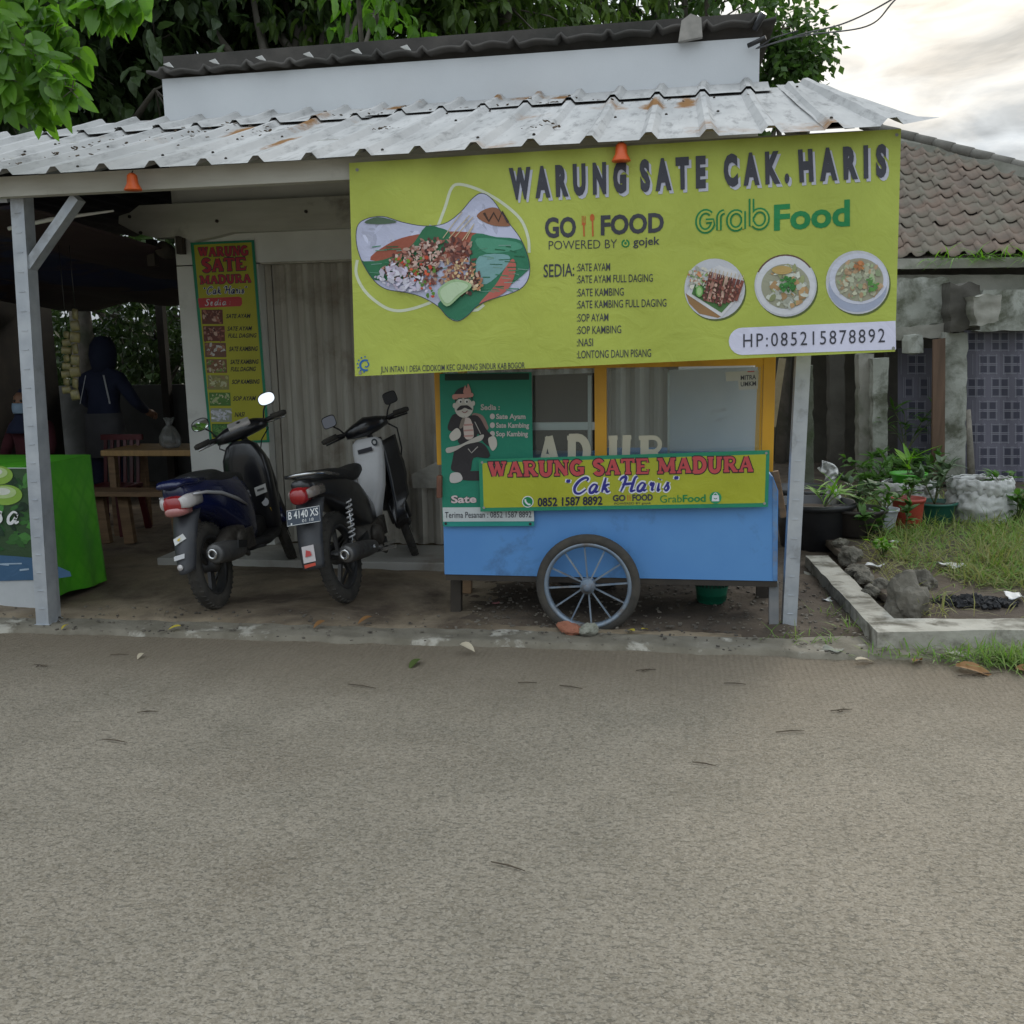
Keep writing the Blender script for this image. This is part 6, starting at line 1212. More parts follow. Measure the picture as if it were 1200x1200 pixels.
# kerb: long left side then the front side, top face at GZ
o_out = [gp_(944, 651), gp_(1028, 740.5), gp_(1300, 737)]; o_in = [gp_(970, 651), gp_(1048, 725), gp_(1300, 724)]
kw = MB()
def kerb_run(a0, a1, b0, b1, n):
    for i in range(n):
        t0, t1 = i / n, (i + 1) / n; q0, q1, q2, q3 = lerp(a0, a1, t0), lerp(a0, a1, t1), lerp(b0, b1, t1), lerp(b0, b1, t0)
        def wob(p): return p + V(.008 * fb(p.x, p.y, 5), .008 * fb(p.x + 9, p.y, 5), .006 * fb(p.x, p.y, 4))
        T = [wob(q) for q in (q0, q1, q2, q3)]; Bt = [V(q.x, q.y, -.02) for q in T]; kw.add(T + Bt, [(0, 1, 2, 3), (0, 4, 5, 1), (2, 6, 7, 3)])
kerb_run(o_out[0], o_out[1], o_in[0], o_in[1], 24); kerb_run(o_out[1], o_out[2], o_in[1], o_in[2], 20)
a_, b_, c_ = o_out[0], o_in[0], V(0, 0, 0); kw.add([a_, b_, V(b_.x, b_.y, -.02), V(a_.x, a_.y, -.02)], [(0, 1, 2, 3)])
o = kw.build('garden_kerb', mat('pale_kerb_render', (.42, .40, .345), (.30, .285, .24), 4, .95, dirt=(.11, .10, .075), dscale=4.5, dlo=.47, dhi=.62, bmp=.7, bscale=20)); tag(o, 'low pale concrete edging round the grassy garden bed', 'edging')
def bed_z(x, y): return .085 + .05 * min(1, max(0, (y - 5.5) / 2)) + .02 * fb(x, y, 1.5) + .012 * fb(x, y, 6)
def bed_left(y): return lerp(1.18, 1.03, (y - 5.5) / 2.0) + .05
bb = MB(); bb.grid(lambda u, v: (lambda y: V(lerp(bed_left(y), 9, u ** 1.6), y, bed_z(lerp(bed_left(y), 9, u ** 1.6), y) - (.04 if v == 0 or u == 0 else 0)))(lerp(5.42, 13.5, v)), 90, 90)
o = bb.build('garden_soil', M['soil'], origin=V(0, 0, 0)); o['kind'] = 'structure'
def onbed(px, py, dz=0): p = P(px, py, z=.12); p = P(px, py, z=bed_z(p.x, p.y)); return p + V(0, 0, dz)

# pots, sacks and buckets
def pot(name, c, r, h, m, lab, cat='plant pot', soil=True, n=28, grp=None, flare=.82, ribs=0):
    o = empty(name, c, lab, cat, grp); b = MB(); b.lathe([(r * flare * .95, 0), (r * flare, .008), (r * .97, h * .86), (r * .985, h * .88), (r * 1.06, h * .885), (r * 1.07, h), (r * .98, h), (r * .93, h * .8), (r * .8, h * .78), (0, h * .78)], c, (0, 0, 1), n); b.build('tub', m, o)
    if soil: b = MB(); b.lathe([(r * .93, h * .80), (r * .6, h * .86), (0, h * .87)], c, (0, 0, 1), 20, True, .05); b.build('compost', M['soil'], o)
    return o
M['leafA'] = leafmat('green_leaf', (.045, .115, .02), (.09, .19, .035), .35); M['leafB'] = leafmat('grey_green_leaf', (.06, .10, .05), (.11, .16, .08), .3); M['leafC'] = leafmat('fresh_leaf', (.10, .26, .02), (.20, .36, .05), .4)
class Leaves:
    def __init__(s): s.v = []; s.f = []; s.c = []
    def leaf(s, p, d, n, L, w, fold=.25, curl=.25, seg=3, var=None):
        d = d.normalized(); sd_ = d.cross(n)
        if sd_.length < 1e-4: sd_ = d.orthogonal()
        sd_.normalize(); n = sd_.cross(d); k = len(s.v); c = random.random() if var is None else var
        rows_ = []
        for i in range(seg + 1):
            t = i / seg; ww = w * .5 * max(0, math.sin(math.pi * min(1, (t * .95 + .045)) ** .8)) ** .72; q = p + d * (L * t) - n * (curl * L * t * t); rows_.append((q - sd_ * ww + n * fold * ww, q, q + sd_ * ww + n * fold * ww))
        for r in rows_: s.v += r
        for i in range(seg):
            for j in (0, 1): s.f.append((k + i * 3 + j, k + i * 3 + j + 1, k + i * 3 + j + 4, k + i * 3 + j + 3)); s.c.append(c)
    def quad(s, p, d, n, L, w, var=None):
        d = d.normalized(); sd_ = d.cross(n)
        if sd_.length < 1e-4: sd_ = d.orthogonal()
        sd_.normalize(); k = len(s.v); m = p + d * L * .45; s.v += [p, m - sd_ * w / 2 , p + d * L, m + sd_ * w / 2]; s.f.append((k, k + 1, k + 2, k + 3)); s.c.append(random.random() if var is None else var)
    def build(s, name, m, parent=None):
        me = bpy.data.meshes.new(name); vs = s.v
        o = bpy.data.objects.new(name, me)
        if parent: inv = top(parent).matrix_basis.inverted(); vs = [inv @ v for v in vs]
        me.from_pydata([tuple(v) for v in vs], [], s.f); a_ = me.attributes.new('var', 'FLOAT', 'FACE'); a_.data.foreach_set('value', s.c); me.materials.append(m)
        for p in me.polygons: p.use_smooth = False
        COL.objects.link(o)
        if parent: o.parent = parent
        return o
def rv(z0=-1, z1=1): return V(random.uniform(-1, 1), random.uniform(-1, 1), random.uniform(z0, z1))
def plant(c, h, n, L, w, lab, m=None, cat='plant', name='potted_plant', stems=4, spread=.5, droop=.4, grp=None, narrow=False):
    o = empty(name, c, lab, cat, grp); b = MB(); lv = Leaves()
    for s_ in range(stems):
        a_ = random.uniform(0, 6.28); tip = c + V(math.cos(a_) * spread * h * random.uniform(.3, 1), math.sin(a_) * spread * h * random.uniform(.3, 1), h * random.uniform(.6, 1.0)); mid = lerp(c, tip, .5) + V(0, 0, .12 * h); pts = [V(*q) for q in catmull([tuple(c), tuple(mid), tuple(tip)], 5)]
        b.tube(pts, [lerp(.006, .0025, i / (len(pts) - 1)) for i in range(len(pts))], 5)
        for i in range(n // stems):
            t = random.uniform(.3, 1); p = pts[min(len(pts) - 1, int(t * len(pts)))]; d = rv(-.2, .6) + (tip - c).normalized() * .4; lv.leaf(p, d, V(0, 0, 1) + rv() * .3, L * random.uniform(.6, 1.2), w * random.uniform(.7, 1.2), .25, droop)
    b.build('stem', mat('green_stem', (.10, .13, .04), (.07, .08, .03), 20, .7) if 'stemg' not in M else M['stemg'], o); lv.build('leaves', m or M['leafA'], o); return o
M['stemg'] = mat('green_stem', (.10, .13, .04), (.07, .08, .03), 20, .7)
M['sack'] = mat('woven_white_sack', (.52, .52, .50), (.40, .40, .385), 6, .75, dirt=(.24, .22, .18), dscale=5, dlo=.55, dhi=.75, bmp=.9, bscale=16)
bc = P(958, 650, z=.03); pot('plastic_tub', bc + V(0, .28, 0), .29, .36, M['blackplastic'], 'big black plastic tub at the back corner of the pale garden edging', 'tub', True)
pot('plastic_tub', V(1.06, 8.55, .03), .26, .34, M['blackplastic'], 'second black plastic tub half hidden behind the biggest one', 'tub', True)
def sackmesh(c, r, h, name, m, lab, rim=True, seed=0):
    o = empty(name, c, lab, 'sack'); b = MB()
    def f(u, v):
        t = 2 * math.pi * u; rr = r * (1.0 + .14 * math.sin(3.14 * min(1, v * 1.2)) - .10 * v + .14 * MN.noise(V(math.cos(t) * 1.6 + seed, math.sin(t) * 1.6, v * 3)) + .12 * (1 - abs(MN.noise(V(math.cos(t) * 4, math.sin(t) * 4, v * 5 + seed)) * 2.2)) - .06); return c + V(rr * math.cos(t), rr * math.sin(t) * .85, h * v + .03 * h * MN.noise(V(math.cos(t) * 2, math.sin(t) * 2, seed)) * (v > .1))
    b.grid(f, 72, 22); k = MB(); b.build('bag', m, o, solid=.006)
    if rim:
        b = MB(); b.grid(lambda u, v: f(u, 1.0) + V((f(u, 1) - c).x * (.10 * math.sin(v * 3.1) + .06), (f(u, 1) - c).y * (.10 * math.sin(v * 3.1) + .06), .01 - .38 * h * v * (1 + .25 * MN.noise(V(u * 9, 2, seed)))) + V(.012 * MN.noise(V(u * 40, v * 5, seed)), .012 * MN.noise(V(u * 38, v * 5, seed + 4)), .014 * MN.noise(V(u * 30, v * 3, seed + 2))), 90, 10); b.build('rolled_rim', m, o, solid=.006)
    b = MB(); b.lathe([(r * .9, h * .84), (r * .5, h * .9), (0, h * .92)], c, (0, 0, 1), 24, True, .06); b.build('compost', mat('brown_compost', (.09, .05, .04), (.05, .03, .025), 8, .95, bmp=.8, bscale=30), o); return o
sackmesh(onbed(1148, 610), .235, .34, 'sack', M['sack'], 'big white woven sack of compost with rolled rim on the right of the pots', True, 3)
sackmesh(onbed(1064, 599), .22, .25, 'sack', M['sack'], 'squat white sack holding up the bright green pot', True, 8)
# empty sack draped on a stick in the tub
o = empty('sack', P(975, 600, y=7.9), 'twisted empty white sack hung upright out of the black tub', 'sack'); b = MB(); yy = 7.85
LS = catmull([(956, 548), (963, 554), (967, 560), (966, 571), (970, 586), (975, 608)], 5); RS = catmull([(965, 541), (977, 544), (983, 552), (980, 564), (984, 582), (989, 606)], 5)
def drape(u, v):
    k = min(len(LS) - 1, round(v * (len(LS) - 1))); l, r = LS[k], RS[k]; t = 2 * math.pi * u; px = (l[0] + r[0]) / 2 - (r[0] - l[0]) / 2 * math.cos(t); py = (l[1] + r[1]) / 2 - (r[1] - l[1]) / 2 * math.cos(t)
    p = P(px, py, y=yy); q = p * 16; return p + V(.022 * MN.noise(q), -.03 * math.sin(t) + .05 * (1 - 3 * abs(MN.noise(q * .9 + V(7, 0, 0)))), .010 * MN.noise(q + V(0, 5, 0)))
b.grid(drape, 40, len(LS) - 1, False)
b.build('bag', M['sack'], o)
pot('plant_pot', onbed(1005, 626), .20, .20, mat('dark_brown_pot', (.03, .024, .022), (.045, .036, .03), 6, .6), 'dark brown plant pot between the black tub and the white pot'); pot('plant_pot', onbed(1035, 622), .105, .175, mat('white_pot', (.55, .56, .62), (.48, .49, .55), 6, .5), 'small white plant pot with fluted sides between the dark brown and red pots', flare=.7)
pot('plant_pot', onbed(1063, 618), .12, .235, mat('red_pot', (.36, .05, .03), (.28, .04, .025), 6, .5), 'red plant pot between the small white and dark green pots', flare=.85); pot('plant_pot', onbed(1094, 612), .165, .17, mat('dark_green_pot', (.01, .085, .06), (.015, .10, .07), 6, .45), 'dark green plant pot next to the big white sack'); pot('plant_pot', P(1064, 573, y=onbed(1064, 599).y), .145, .14, mat('lime_green_pot', (.07, .36, .02), (.06, .30, .02), 6, .4), 'bright green plant pot raised on the squat sack', flare=.75)
cP = onbed
plant(cP(1005, 626, .17), .25, 40, .12, .06, 'leafy plant with reddish stems in the dark brown pot', M['leafB']); plant(cP(1035, 622, .15), .2, 26, .13, .05, 'drooping green plant in the small white pot', M['leafA'], spread=.8)
plant(cP(1063, 618, .2), .2, 24, .10, .05, 'sparse green plant in the red pot', M['leafA'], spread=.3); plant(cP(1094, 612, .15), .38, 60, .13, .05, 'bushy upright plant in the dark green pot', M['leafB'], spread=.55)
o = plant(P(1064, 560, y=onbed(1064, 599).y), .22, 8, .22, .05, 'plant with one tall lime leaf in the bright green pot', M['leafC'], stems=2, spread=.3, droop=.1)
plant(cP(975, 655, .40) + V(0, .4, -.1), .12, 24, .28, .02, 'cut green stalks lying across the black tub', M['leafC'], spread=1.5, stems=3); plant(cP(1018, 632), .22, 50, .09, .05, 'low leafy weed growing in front of the dark brown pot', M['leafA'], name='weed', spread=.6); plant(cP(1060, 630), .28, 20, .10, .05, 'thin weed standing in front of the red pot', M['leafA'], name='weed', stems=2, spread=.3)
plant(cP(1035, 654), .14, 36, .06, .035, 'small bright weed on the bare soil of the garden bed', M['leafC'], name='weed', spread=.7); plant(P(1062, 580, y=9.9), .42, 260, .14, .045, 'dark fern-like bush against the narrow patterned cloth', M['leafA'], name='bush', stems=14, spread=.75); plant(P(1020, 585, y=9.6), .4, 140, .14, .045, 'dark bush at the foot of the left ruined post', M['leafA'], name='bush', stems=9, spread=.8)
plant(cP(1192, 612), .38, 90, .12, .045, 'bushy plant behind the big white sack at the right edge', M['leafA'], name='bush', stems=8, spread=.7); plant(P(1062, 530, y=10.3), .5, 70, .2, .028, 'palm-like fronds hanging over the narrow patterned cloth', M['leafA'], name='fern', stems=5, spread=.8)
for px, lab in ((1122, 'yellow-green tuft of grass on the tile eave right of the banner'), (1175, 'broad tuft of grass on the tile eave at the right edge')):
    c = P(px, 304, y=10.6); o = empty('grass_tuft', c, lab, 'grass tuft', 'grass tufts growing on the eave'); lv = Leaves()
    for k in range(46): d = V(random.uniform(-1, 1), random.uniform(-.7, .2), random.uniform(.1, .9)); lv.leaf(c + V(random.uniform(-.3, .3), 0, 0), d, V(0, 0, 1), random.uniform(.12, .34), .012, .1, .7)
    lv.build('blades', M['leafC'], o)
# rocks, charcoal and scraps
stone = mat('rough_stone', (.17, .155, .125), (.10, .09, .07), 7, .95, dirt=(.06, .055, .04), dscale=6, bmp=.8, bscale=20)
def rock(px, py, sx, sy, sz, lab, m=None, grp='rocks along the garden edging', name='rock', cat='rock', c=None):
    c = c or onbed(px, py, sz * .3); bm = bmesh.new(); bmesh.ops.create_icosphere(bm, subdivisions=4, radius=1); sd_ = random.uniform(0, 50); b = MB(); rz = Euler((random.uniform(-.3, .3), random.uniform(-.3, .3), random.uniform(0, 3))).to_matrix()
    for v in bm.verts: q = v.co * (1 + .45 * MN.noise(v.co * 1.3 + V(sd_, 0, 0)) + .16 * abs(MN.noise(v.co * 3.5 + V(sd_, 0, 0))) + .06 * MN.noise(v.co * 11)); v.co = rz @ V(q.x * sx, q.y * sy, q.z * sz)
    bm.verts.index_update(); b.add([c + v.co for v in bm.verts], [[v.index for v in f.verts] for f in bm.faces], False); bm.free(); o = b.build(name, m or stone); tag(o, lab, cat, grp); return o
rock(1063, 718, .12, .10, .15, 'biggest brown stone, sharp-topped, at the front corner of the garden edging'); rock(996, 655, .085, .07, .06, 'rounded grey stone near the black tub'); rock(1002, 672, .10, .07, .045, 'dark flat stone just in front of the rounded grey one'); rock(1012, 680, .08, .06, .05, 'dark stone midway along the left garden edging'); rock(1020, 695, .07, .05, .04, 'mossy stone lying on the inner edge of the pale edging'); rock(1078, 686, .09, .07, .07, 'dark stone half buried in the dry grass'); rock(1033, 688, .05, .05, .04, 'small brown stone just behind the biggest stone'); rock(985, 640, .05, .05, .04, 'small stone at the foot of the black tub')
brick = mat('orange_brick', (.34, .14, .08), (.26, .10, .06), 8, .9, bmp=.4); rock(0, 0, .08, .045, .03, 'orange brick fragment wedged under the big cart wheel', brick, None, 'brick', 'brick', P(669, 738, z=.04) + V(0, -.02, .015)); rock(0, 0, .05, .04, .035, 'pale stone wedged beside the orange brick fragment under the cart wheel', conc, None, 'rock', 'rock', P(690, 738, z=.05) + V(0, -.03, .01))
b = MB(); cc = onbed(1140, 708)
for k in range(260):
    t = random.uniform(0, 6.28); q = random.random() ** .6; p = cc + V(math.cos(t) * .24 * q, math.sin(t) * .11 * q, .01 + .045 * (1 - q) * random.random()); b.box(p, (random.uniform(.012, .035), random.uniform(.01, .03), random.uniform(.01, .025)), Euler(rv()))
o = b.build('charcoal_ash', mat('charcoal', (.012, .012, .013), (.03, .03, .032), 30, .9)); tag(o, 'patch of black charcoal scattered in the grass', 'charcoal', kind='stuff')
def scrap(px, py, L, lab, m, name='plastic_scrap', cat='litter', bed=True, z=.03):
    c = onbed(px, py, .02) if bed else P(px, py, z=z); b = MB(); sd_ = random.uniform(0, 9); rz = Matrix.Rotation(random.uniform(0, 3), 3, 'Z'); b.grid(lambda u, v: c + rz @ V((u - .5) * L, (v - .5) * L * .6, .012 + .3 * L * (MN.noise(V(u * 2 + sd_, v * 2, 0)) * .5 + .3 * abs(u - .5))), 6, 5); o = b.build(name, m, solid=.002); tag(o, lab, cat); return o
wl = mat('white_litter', (.6, .6, .6), (.5, .5, .5), 9, .6); scrap(1114, 668, .16, 'flat white plastic scrap lying high on the dry grass', wl); scrap(1025, 668, .11, 'crumpled white plastic scrap among the dark stones', wl); scrap(1188, 705, .14, 'white plastic scrap near the right edge behind the charcoal', wl); scrap(1047, 640, .08, 'tiny white scrap on bare soil below the red pot', wl)
scrap(948, 675, .10, 'pale scrap on the dirt beside the left garden edging', conc, bed=False); scrap(973, 705, .10, 'white crumpled wrapper on the dirt outside the edging', wl, bed=False); scrap(582, 709, .05, 'pink wrapper scrap lying under the blue cart', mat('pink_wrapper', (.5, .2, .2)), bed=False); scrap(975, 764, .10, 'flat brown board scrap before the corner of the garden edging', conc, bed=False, z=.02)
# dead tree litter in the dirt below the cart: grit as one ground cover
b = MB()
for k in range(700):
    x = random.uniform(-1.2, 1.0); y = random.uniform(5.2, 6.5); s_ = random.uniform(.004, .014); b.box((x, y, yard_z(x, y) + .022), (s_ * 1.6, s_, s_ * .6), Euler((0, 0, random.uniform(0, 3))))
for k in range(350):
    x = random.uniform(-4.2, 1.1); y = road_edge(x) + random.uniform(-.05, .5); s_ = random.uniform(.004, .012); b.box((x, y, .04), (s_ * 1.6, s_, s_ * .6), Euler((0, 0, random.uniform(0, 3))))
o = b.build('gravel', mat('pale_grit', (.17, .15, .12), (.07, .06, .05), 3, .95, detail=0)); tag(o, 'scattered grit and crumbs on the yard dirt', 'grit', kind='stuff')
# grass of the bed
lv = Leaves()
def blades(n, fx, L0, L1, w, lo, hi):
    for k in range(n):
        x, y = fx()
        dens = .5 + .9 * fb(x, y, 1.6, 3) + .22 * (x - 1.9) + .08 * (y - 6.8)
        if random.random() > dens: continue
        p = V(x, y, bed_z(x, y) if y > 5.44 else .02); d = V(random.gauss(0, .55), random.gauss(0, .55), random.uniform(.3, 1)); lv.leaf(p, d, V(0, 0, 1) + rv() * .5, random.uniform(L0, L1), w, .15, .5, 2, random.uniform(lo, hi))
blades(30000, lambda: (1.45 + random.random() ** 1.2 * 4.2, random.uniform(5.75, 9.3)), .06, .19, .007, .1, 1)
blades(5000, lambda: (1.25 + random.random() * 2.5, random.uniform(5.5, 7.2)), .06, .2, .007, 0, .3)
gm_ = leafmat('lawn_blade', (.25, .23, .09), (.12, .25, .035), .35, .6)
o = lv.build('grass', gm_); tag(o, 'patchy dry and green grass of the garden bed', 'grass', kind='stuff')
lv = Leaves()
for cx, cy, n_, rr in ((1.72, 5.0, 800, .22), (1.9, 4.95, 600, .25), (1.4, 5.02, 120, .2), (.98, 5.4, 90, .10), (.9, 5.7, 40, .15), (1.15, 5.02, 60, .2), (.7, 5.2, 50, .2)):
    for k in range(n_): x = cx + random.gauss(0, rr * .6); y = cy + random.gauss(0, rr * .25); lv.leaf(V(x, y, .015), V(random.gauss(0, .6), random.gauss(0, .6), random.uniform(.3, 1)), V(0, 0, 1), random.uniform(.05, .15), .007, .15, .4, 2, random.uniform(.5, 1))
o = lv.build('grass', gm_); tag(o, 'green weeds growing along the outside of the front garden edging', 'grass', kind='stuff')
# ------------------------------------------------------------------ trees
bark = mat('grey_bark', (.17, .15, .125), (.10, .09, .075), 5, .95, dirt=(.07, .08, .05), dscale=3, bmp=.8, bscale=20)
LD = leafmat('dark_tree_leaf', (.022, .042, .014), (.05, .085, .025), .30, .45); LM = leafmat('mid_tree_leaf', (.035, .075, .018), (.075, .14, .03), .42, .42); LY = leafmat('yellow_green_tree_leaf', (.045, .085, .02), (.12, .19, .04), .45, .42)
LB = leafmat('bright_tree_leaf', (.07, .17, .02), (.15, .30, .045), .5, .36)
def tree(name, base, tips, lumps, n, L, w, m, lab, grp=None, tr=.14, full=False):
    """base point, limb tips, foliage lumps (centre, radius): leaves stand in sprays round each lump with gaps between"""
    o = empty(name, base, lab, 'tree', grp); b = MB(); fork = base + V(0, 0, max(t.z for t in tips) * .55)
    b.tube([base, lerp(base, fork, .5) + V(.05, 0, 0), fork], [tr, tr * .85, tr * .7], 10)
    for t in tips: mid = lerp(fork, t, .5) + rv() * .25; b.tube([V(*q) for q in catmull([tuple(fork), tuple(mid), tuple(t)], 5)], [lerp(tr * .6, .02, i / 10) for i in range(11)], 8)
    lv = Leaves(); tot = sum(r ** 2 for _, r in lumps)
    for c, r in lumps:
        k = int(n * r * r / tot); ns = max(6, k // 9)
        for s_ in range(ns):
            d = rv(); 
            if d.length > 1: d.normalize()
            q = c + V(d.x * r, d.y * r, d.z * r * .8); b.tube([c, lerp(c, q, .6) + rv() * .05, q], [.014, .009, .004], 4, False) if s_ % 6 == 0 else None
            tw = (d + rv() * .7 + V(0, 0, -.25)).normalized(); base_v = random.random() * .7
            for j in range(9):
                p = q + tw * (j * L * .38) + rv() * L * .25; dd = tw * .5 + rv() * .8 + V(0, 0, -.45)
                (lv.leaf(p, dd, V(0, 0, 1) + rv() * .5, L * random.uniform(.7, 1.2), w * random.uniform(.8, 1.15), .25, .3, 3, min(1, base_v + random.random() * .3)) if full else lv.quad(p, dd, V(0, 0, 1) + rv() * .8, L * random.uniform(.7, 1.2), w, min(1, base_v + random.random() * .3)))
    b.build('trunk', bark, o); lv.build('crown', m, o); return o
def lump_field(pxs, yy, r, jy=1.0):
    return [(P(x, y, y=yy + random.uniform(-jy, jy)), r * random.uniform(.8, 1.25)) for x, y in pxs]
TG = 'trees behind the shop'
def bt_(px, yy, pts, r, n, L, w, m, lab, tr=.14, full=False, name='tree', by=None):
    lm = lump_field(pts, yy, r); bx = P(px, 40, y=by or yy).x; base = V(bx, by or yy, -.02); tips = [c for c, _ in lm[::max(1, len(lm) // 5)]]; return tree(name, base, tips, lm, n, L, w, m, lab, TG, tr, True)
bt_(60, 11.6, [(x, y) for x in range(-190, 200, 62) for y in (-130, -70, -10, 50, 105, 160)], 1.0, 9000, .22, .11, LD, 'dark leafy tree at the far left behind the canopy, partly behind the bright leaves', .16)
bt_(322, 12.6, [(x, y) for x in range(110, 420, 62) for y in (-130, -75, -20, 35, 80)], 1.05, 8500, .21, .10, LD, 'dark tree with slim pale trunk standing over the left half of the parapet', .085, by=11.0)
bt_(372, 13.4, [(x, y) for x in range(200, 520, 70) for y in (-150, -90, -30, 30, 70)], 1.1, 7000, .21, .10, LM, 'tree with slanting pale trunk next to the slim-trunked one behind the parapet', .10, by=11.2)
bt_(560, 13.0, [(x, y) for x in range(420, 720, 60) for y in (-140, -85, -30, 10, 40) if not (x > 600 and y > 5)], 1.0, 8500, .18, .085, LY, 'green tree rising behind the middle of the dark old roof', .14)
bt_(800, 15.5, [(x, y) for x in range(640, 880, 48) for y in (-120, -70, -25, 8, 30)], .95, 6000, .17, .085, LM, 'olive dark tree behind the right end of the dark old roof', .13)
bt_(430, 10.4, [(418, -30), (428, -10), (440, 12), (415, -45), (446, -5)], .14, 260, .17, .09, LB, 'light green leafy boughs hanging over the roof left of the middle', .06, True)
# small tree right of the parapet
lm = lump_field([(915, 35), (900, 45), (922, 50), (938, 60), (908, 65), (930, 76), (900, 85), (936, 44), (918, 88), (918, 102), (896, 34)], 12.2, .19, .2)
tree('tree', V(P(920, 300, y=12.2).x, 12.2, -.02), [c for c, _ in lm[::3]], lm, 2000, .11, .075, LM, 'small round-leaved tree against the sky just right of the parapet', TG, .07)
# shrubs seen through the open back of the stall
for i, (x0, x1, lab) in enumerate(((-70, 40, 'dark shrub behind the left end of the stall, left of the steel post'), (90, 160, 'shrub seen through the back of the stall behind the standing person'), (165, 235, 'shrub with a yellow bloom seen through the stall beside the pillar'))):
    lm = lump_field([(random.uniform(x0, x1), random.uniform(345, 430)) for k in range(7)], 12.2, .42, .4); tree('shrub', V(P((x0 + x1) / 2, 420, y=12.2).x, 12.2, -.02), [c for c, _ in lm[::3]], lm, 1500, .13, .06, LD, lab, 'shrubs behind the stall', .05)
# far tree line closing the view behind everything
lv = Leaves()
for k in range(9000):
    x = random.uniform(-24, 1.5); p = V(x, random.uniform(19, 22), random.uniform(.2, 6.6 + 1.3 * fb(x, 0, .4))); lv.quad(p, rv(), rv(), random.uniform(.3, .55), .26)
o = lv.build('far_foliage', LD); tag(o, 'far dark mass of foliage behind all the trees', 'foliage', kind='stuff')
# near tree on the left whose bright leaves hang into the picture
root = empty('tree', V(-4.9, 4.1, 0), 'near tree whose big bright green leaves hang over the left end of the canopy', 'tree'); b = MB(); b.tube([V(-4.9, 4.1, -.02), V(-4.85, 4.1, 1.6), V(-4.75, 4.15, 3.2), V(-4.6, 4.2, 4.4)], [.12, .105, .085, .05], 12); lv = Leaves()
paths = [[(-240, -60), (-110, -20), (-20, 20), (35, 60), (60, 88), (84, 106)], [(-200, -120), (-60, -70), (40, -30), (100, -5), (135, 8), (168, 0)], [(-240, 30), (-120, 50), (-50, 70), (10, 92), (38, 112), (52, 128)], [(-180, -110), (-40, -50), (15, -10), (50, 20), (75, 45), (92, 70)], [(-240, 0), (-100, 30), (-30, 60), (5, 85), (12, 116)], [(-200, -100), (-70, -40), (-10, 10), (20, 40), (52, 85), (40, 120)], [(-120, -120), (20, -70), (70, -40), (110, -25), (120, 5), (132, 20)]]
for i, pth in enumerate(paths):
    yy = 4.35 + .16 * (i % 4); pts = [P(x, y, y=yy + .06 * MN.noise(V(x * .02, i, 0))) for x, y in pth]; pts = [V(*q) for q in catmull([tuple(p) for p in [V(-4.7, 4.15, 3.4)] + pts], 6)]; b.tube(pts, [lerp(.022, .003, j / (len(pts) - 1)) for j in range(len(pts))], 6)
    for j in range(8, len(pts)):
        for q in range(5 if j < len(pts) - 4 else 3):
            d = V(random.uniform(-.7, .9), random.uniform(-.8, .5), random.uniform(-1.3, .1)); p = pts[j] + rv() * .05; b.tube([pts[j], p], .0025, 4, False); lv.leaf(p, d, V(random.uniform(-.3, .3), -.8, .5) + rv() * .4, random.uniform(.08, .15), random.uniform(.05, .078), .2, random.uniform(.05, .4), 6)
b.build('trunk', bark, root); lv.build('crown', LB, root)

# ------------------------------------------------------------------ cables and bare twig
b = MB(); c0 = P(886, 57, y=7.1)
for k, (mx, my, ex, ey) in enumerate(((960, 35, 1049, -3), (985, 30, 1052, -3))):
    pts = [tuple(c0), tuple(P(940, 40 + 2 * k, y=6.4)), tuple(P(mx + 30, my - 8 + 9 * k, y=5.6)), tuple(P(ex, ey, y=4.8)), tuple(P(1130, -60 - 10 * k, y=4.0))]; b.tube([V(*q) for q in catmull(pts, 10)], .004, 6)
b.tube([c0, P(905, 45, y=6.9), P(935, 36, y=6.5)], .004, 6); o = b.build('power_cable', M['blackplastic']); tag(o, 'pair of black cables running from the parapet corner up to the right', 'cable')

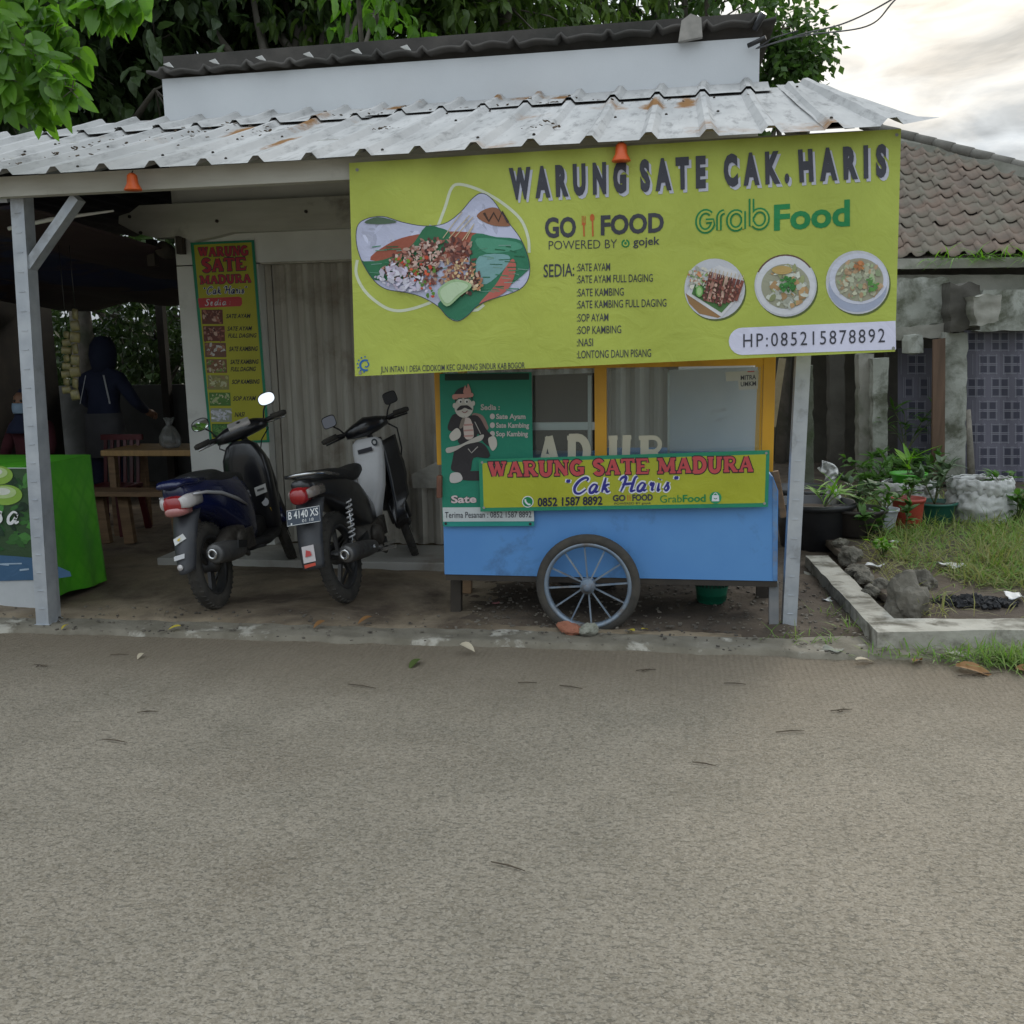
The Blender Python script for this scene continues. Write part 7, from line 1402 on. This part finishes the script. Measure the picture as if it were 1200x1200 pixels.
# ------------------------------------------------------------------ fallen leaves and twigs
leaf_m = {k: leafmat(k + '_fallen_leaf', c, c2, .2, .7) for k, c, c2 in (('yellow', (.42, .34, .04), (.5, .42, .07)), ('brown', (.22, .11, .04), (.28, .15, .06)), ('green', (.06, .09, .02), (.1, .13, .03)), ('pale', (.42, .36, .26), (.5, .44, .33)))}
def fallen(px, py, kind, L, lab, z=.004):
    c = P(px, py, z=z); lv = Leaves(); a_ = random.uniform(0, 6.28); lv.leaf(V(0, 0, .012), V(math.cos(a_), math.sin(a_), .12), V(0, 0, 1) + rv() * .25, L, L * .48, .35, .35, 5, random.random()); me = lv.build('fallen_leaf', leaf_m[kind]); me.location = c; tag(me, lab, 'leaf', 'fallen leaves')
for a_ in ((983, 738, 'yellow', .15, 'big yellow leaf on the dirt outside the corner of the garden edging', .02), (1003, 776, 'pale', .10, 'pale dry leaf on the road edge in front of the garden corner', .012), (1120, 783, 'brown', .17, 'long orange-brown leaf at the road edge before the green weeds', .012), (1072, 778, 'brown', .10, 'curled dark brown leaf between the garden corner and the long orange-brown leaf', .012), (493, 775, 'green', .11, 'folded green leaf on the road below the two motorcycles', .006), (743, 742, 'yellow', .07, 'yellow leaf just right of the cart wheel', .04), (752, 740, 'yellow', .05, 'smaller yellow leaf beside the other yellow one right of the cart wheel', .04), (212, 736, 'yellow', .07, 'small yellow leaf on the kerb below the scooter', .04), (80, 734, 'yellow', .06, 'small yellow leaf beside the foot of the left steel post', .04), (381, 730, 'brown', .09, 'upright brown leaf on the yard below the black motorcycle', .05), (436, 725, 'brown', .10, 'flat reddish leaf on the yard left of the cart', .05), (540, 757, 'pale', .10, 'pale dead leaf stuck on the kerb under the left cart leg', .04), (395, 705, 'brown', .08, 'brown leaf near the rear tyre of the black motorcycle', .05), (1190, 786, 'brown', .14, 'dark brown leaf at the right edge of the picture by the weeds', .01), (168, 768, 'pale', .06, 'tiny pale leaf on the road right of the twig near the left post', .006)): fallen(*a_)
twm = mat('dead_twig', (.10, .075, .05), (.06, .045, .03), 20, .9)
def twig(px, py, L, lab, fork=False, z=.008):
    c = P(px, py, z=z); a_ = random.uniform(-.35, .35); d = V(math.cos(a_), math.sin(a_), 0); s_ = V(-d.y, d.x, 0); b_ = MB(); b_.tube([c - d * L / 2, c + s_ * L * .03 + V(0, 0, .002), c + d * L / 2], [.002, .003, .0015], 5)
    if fork: b_.tube([c, c + d * L * .25 + s_ * L * .22], [.003, .0015], 5); b_.tube([c - d * L * .2, c - d * L * .05 - s_ * L * .2], [.003, .0015], 5)
    o_ = b_.build('twig', twm); tag(o_, lab, 'twig', 'twigs on the road')
for a_ in ((140, 767, .10, 'short thick twig on the road edge in front of the left steel post'), (48, 780, .11, 'forked dark twig at the far left of the road edge', True), (424, 804, .16, 'straight twig on the road below the black motorcycle'), (134, 868, .13, 'long thin twig on the left of the road, nearest the left side'), (173, 834, .09, 'short twig on the road left of centre above the long thin one'), (595, 1015, .12, 'pale twig alone in the middle of the road'), (618, 800, .09, 'short twig on the road below the cart wheel'), (669, 805, .12, 'thin straight twig on the road just right of the short one below the cart wheel'), (757, 785, .10, 'curved twig on the road edge under the right half of the cart', True), (861, 801, .10, 'bent dark twig on the road below the right steel post'), (986, 832, .10, 'crossed pair of thin twigs on the road below the garden corner', True), (926, 857, .12, 'pale straight twig on the road below and left of the crossed twigs'), (825, 895, .09, 'faint thin twig on the road in the right half, lower than all others there'), (1150, 790, .24, 'long branching twig at the road edge in front of the weeds', True)): twig(*a_)
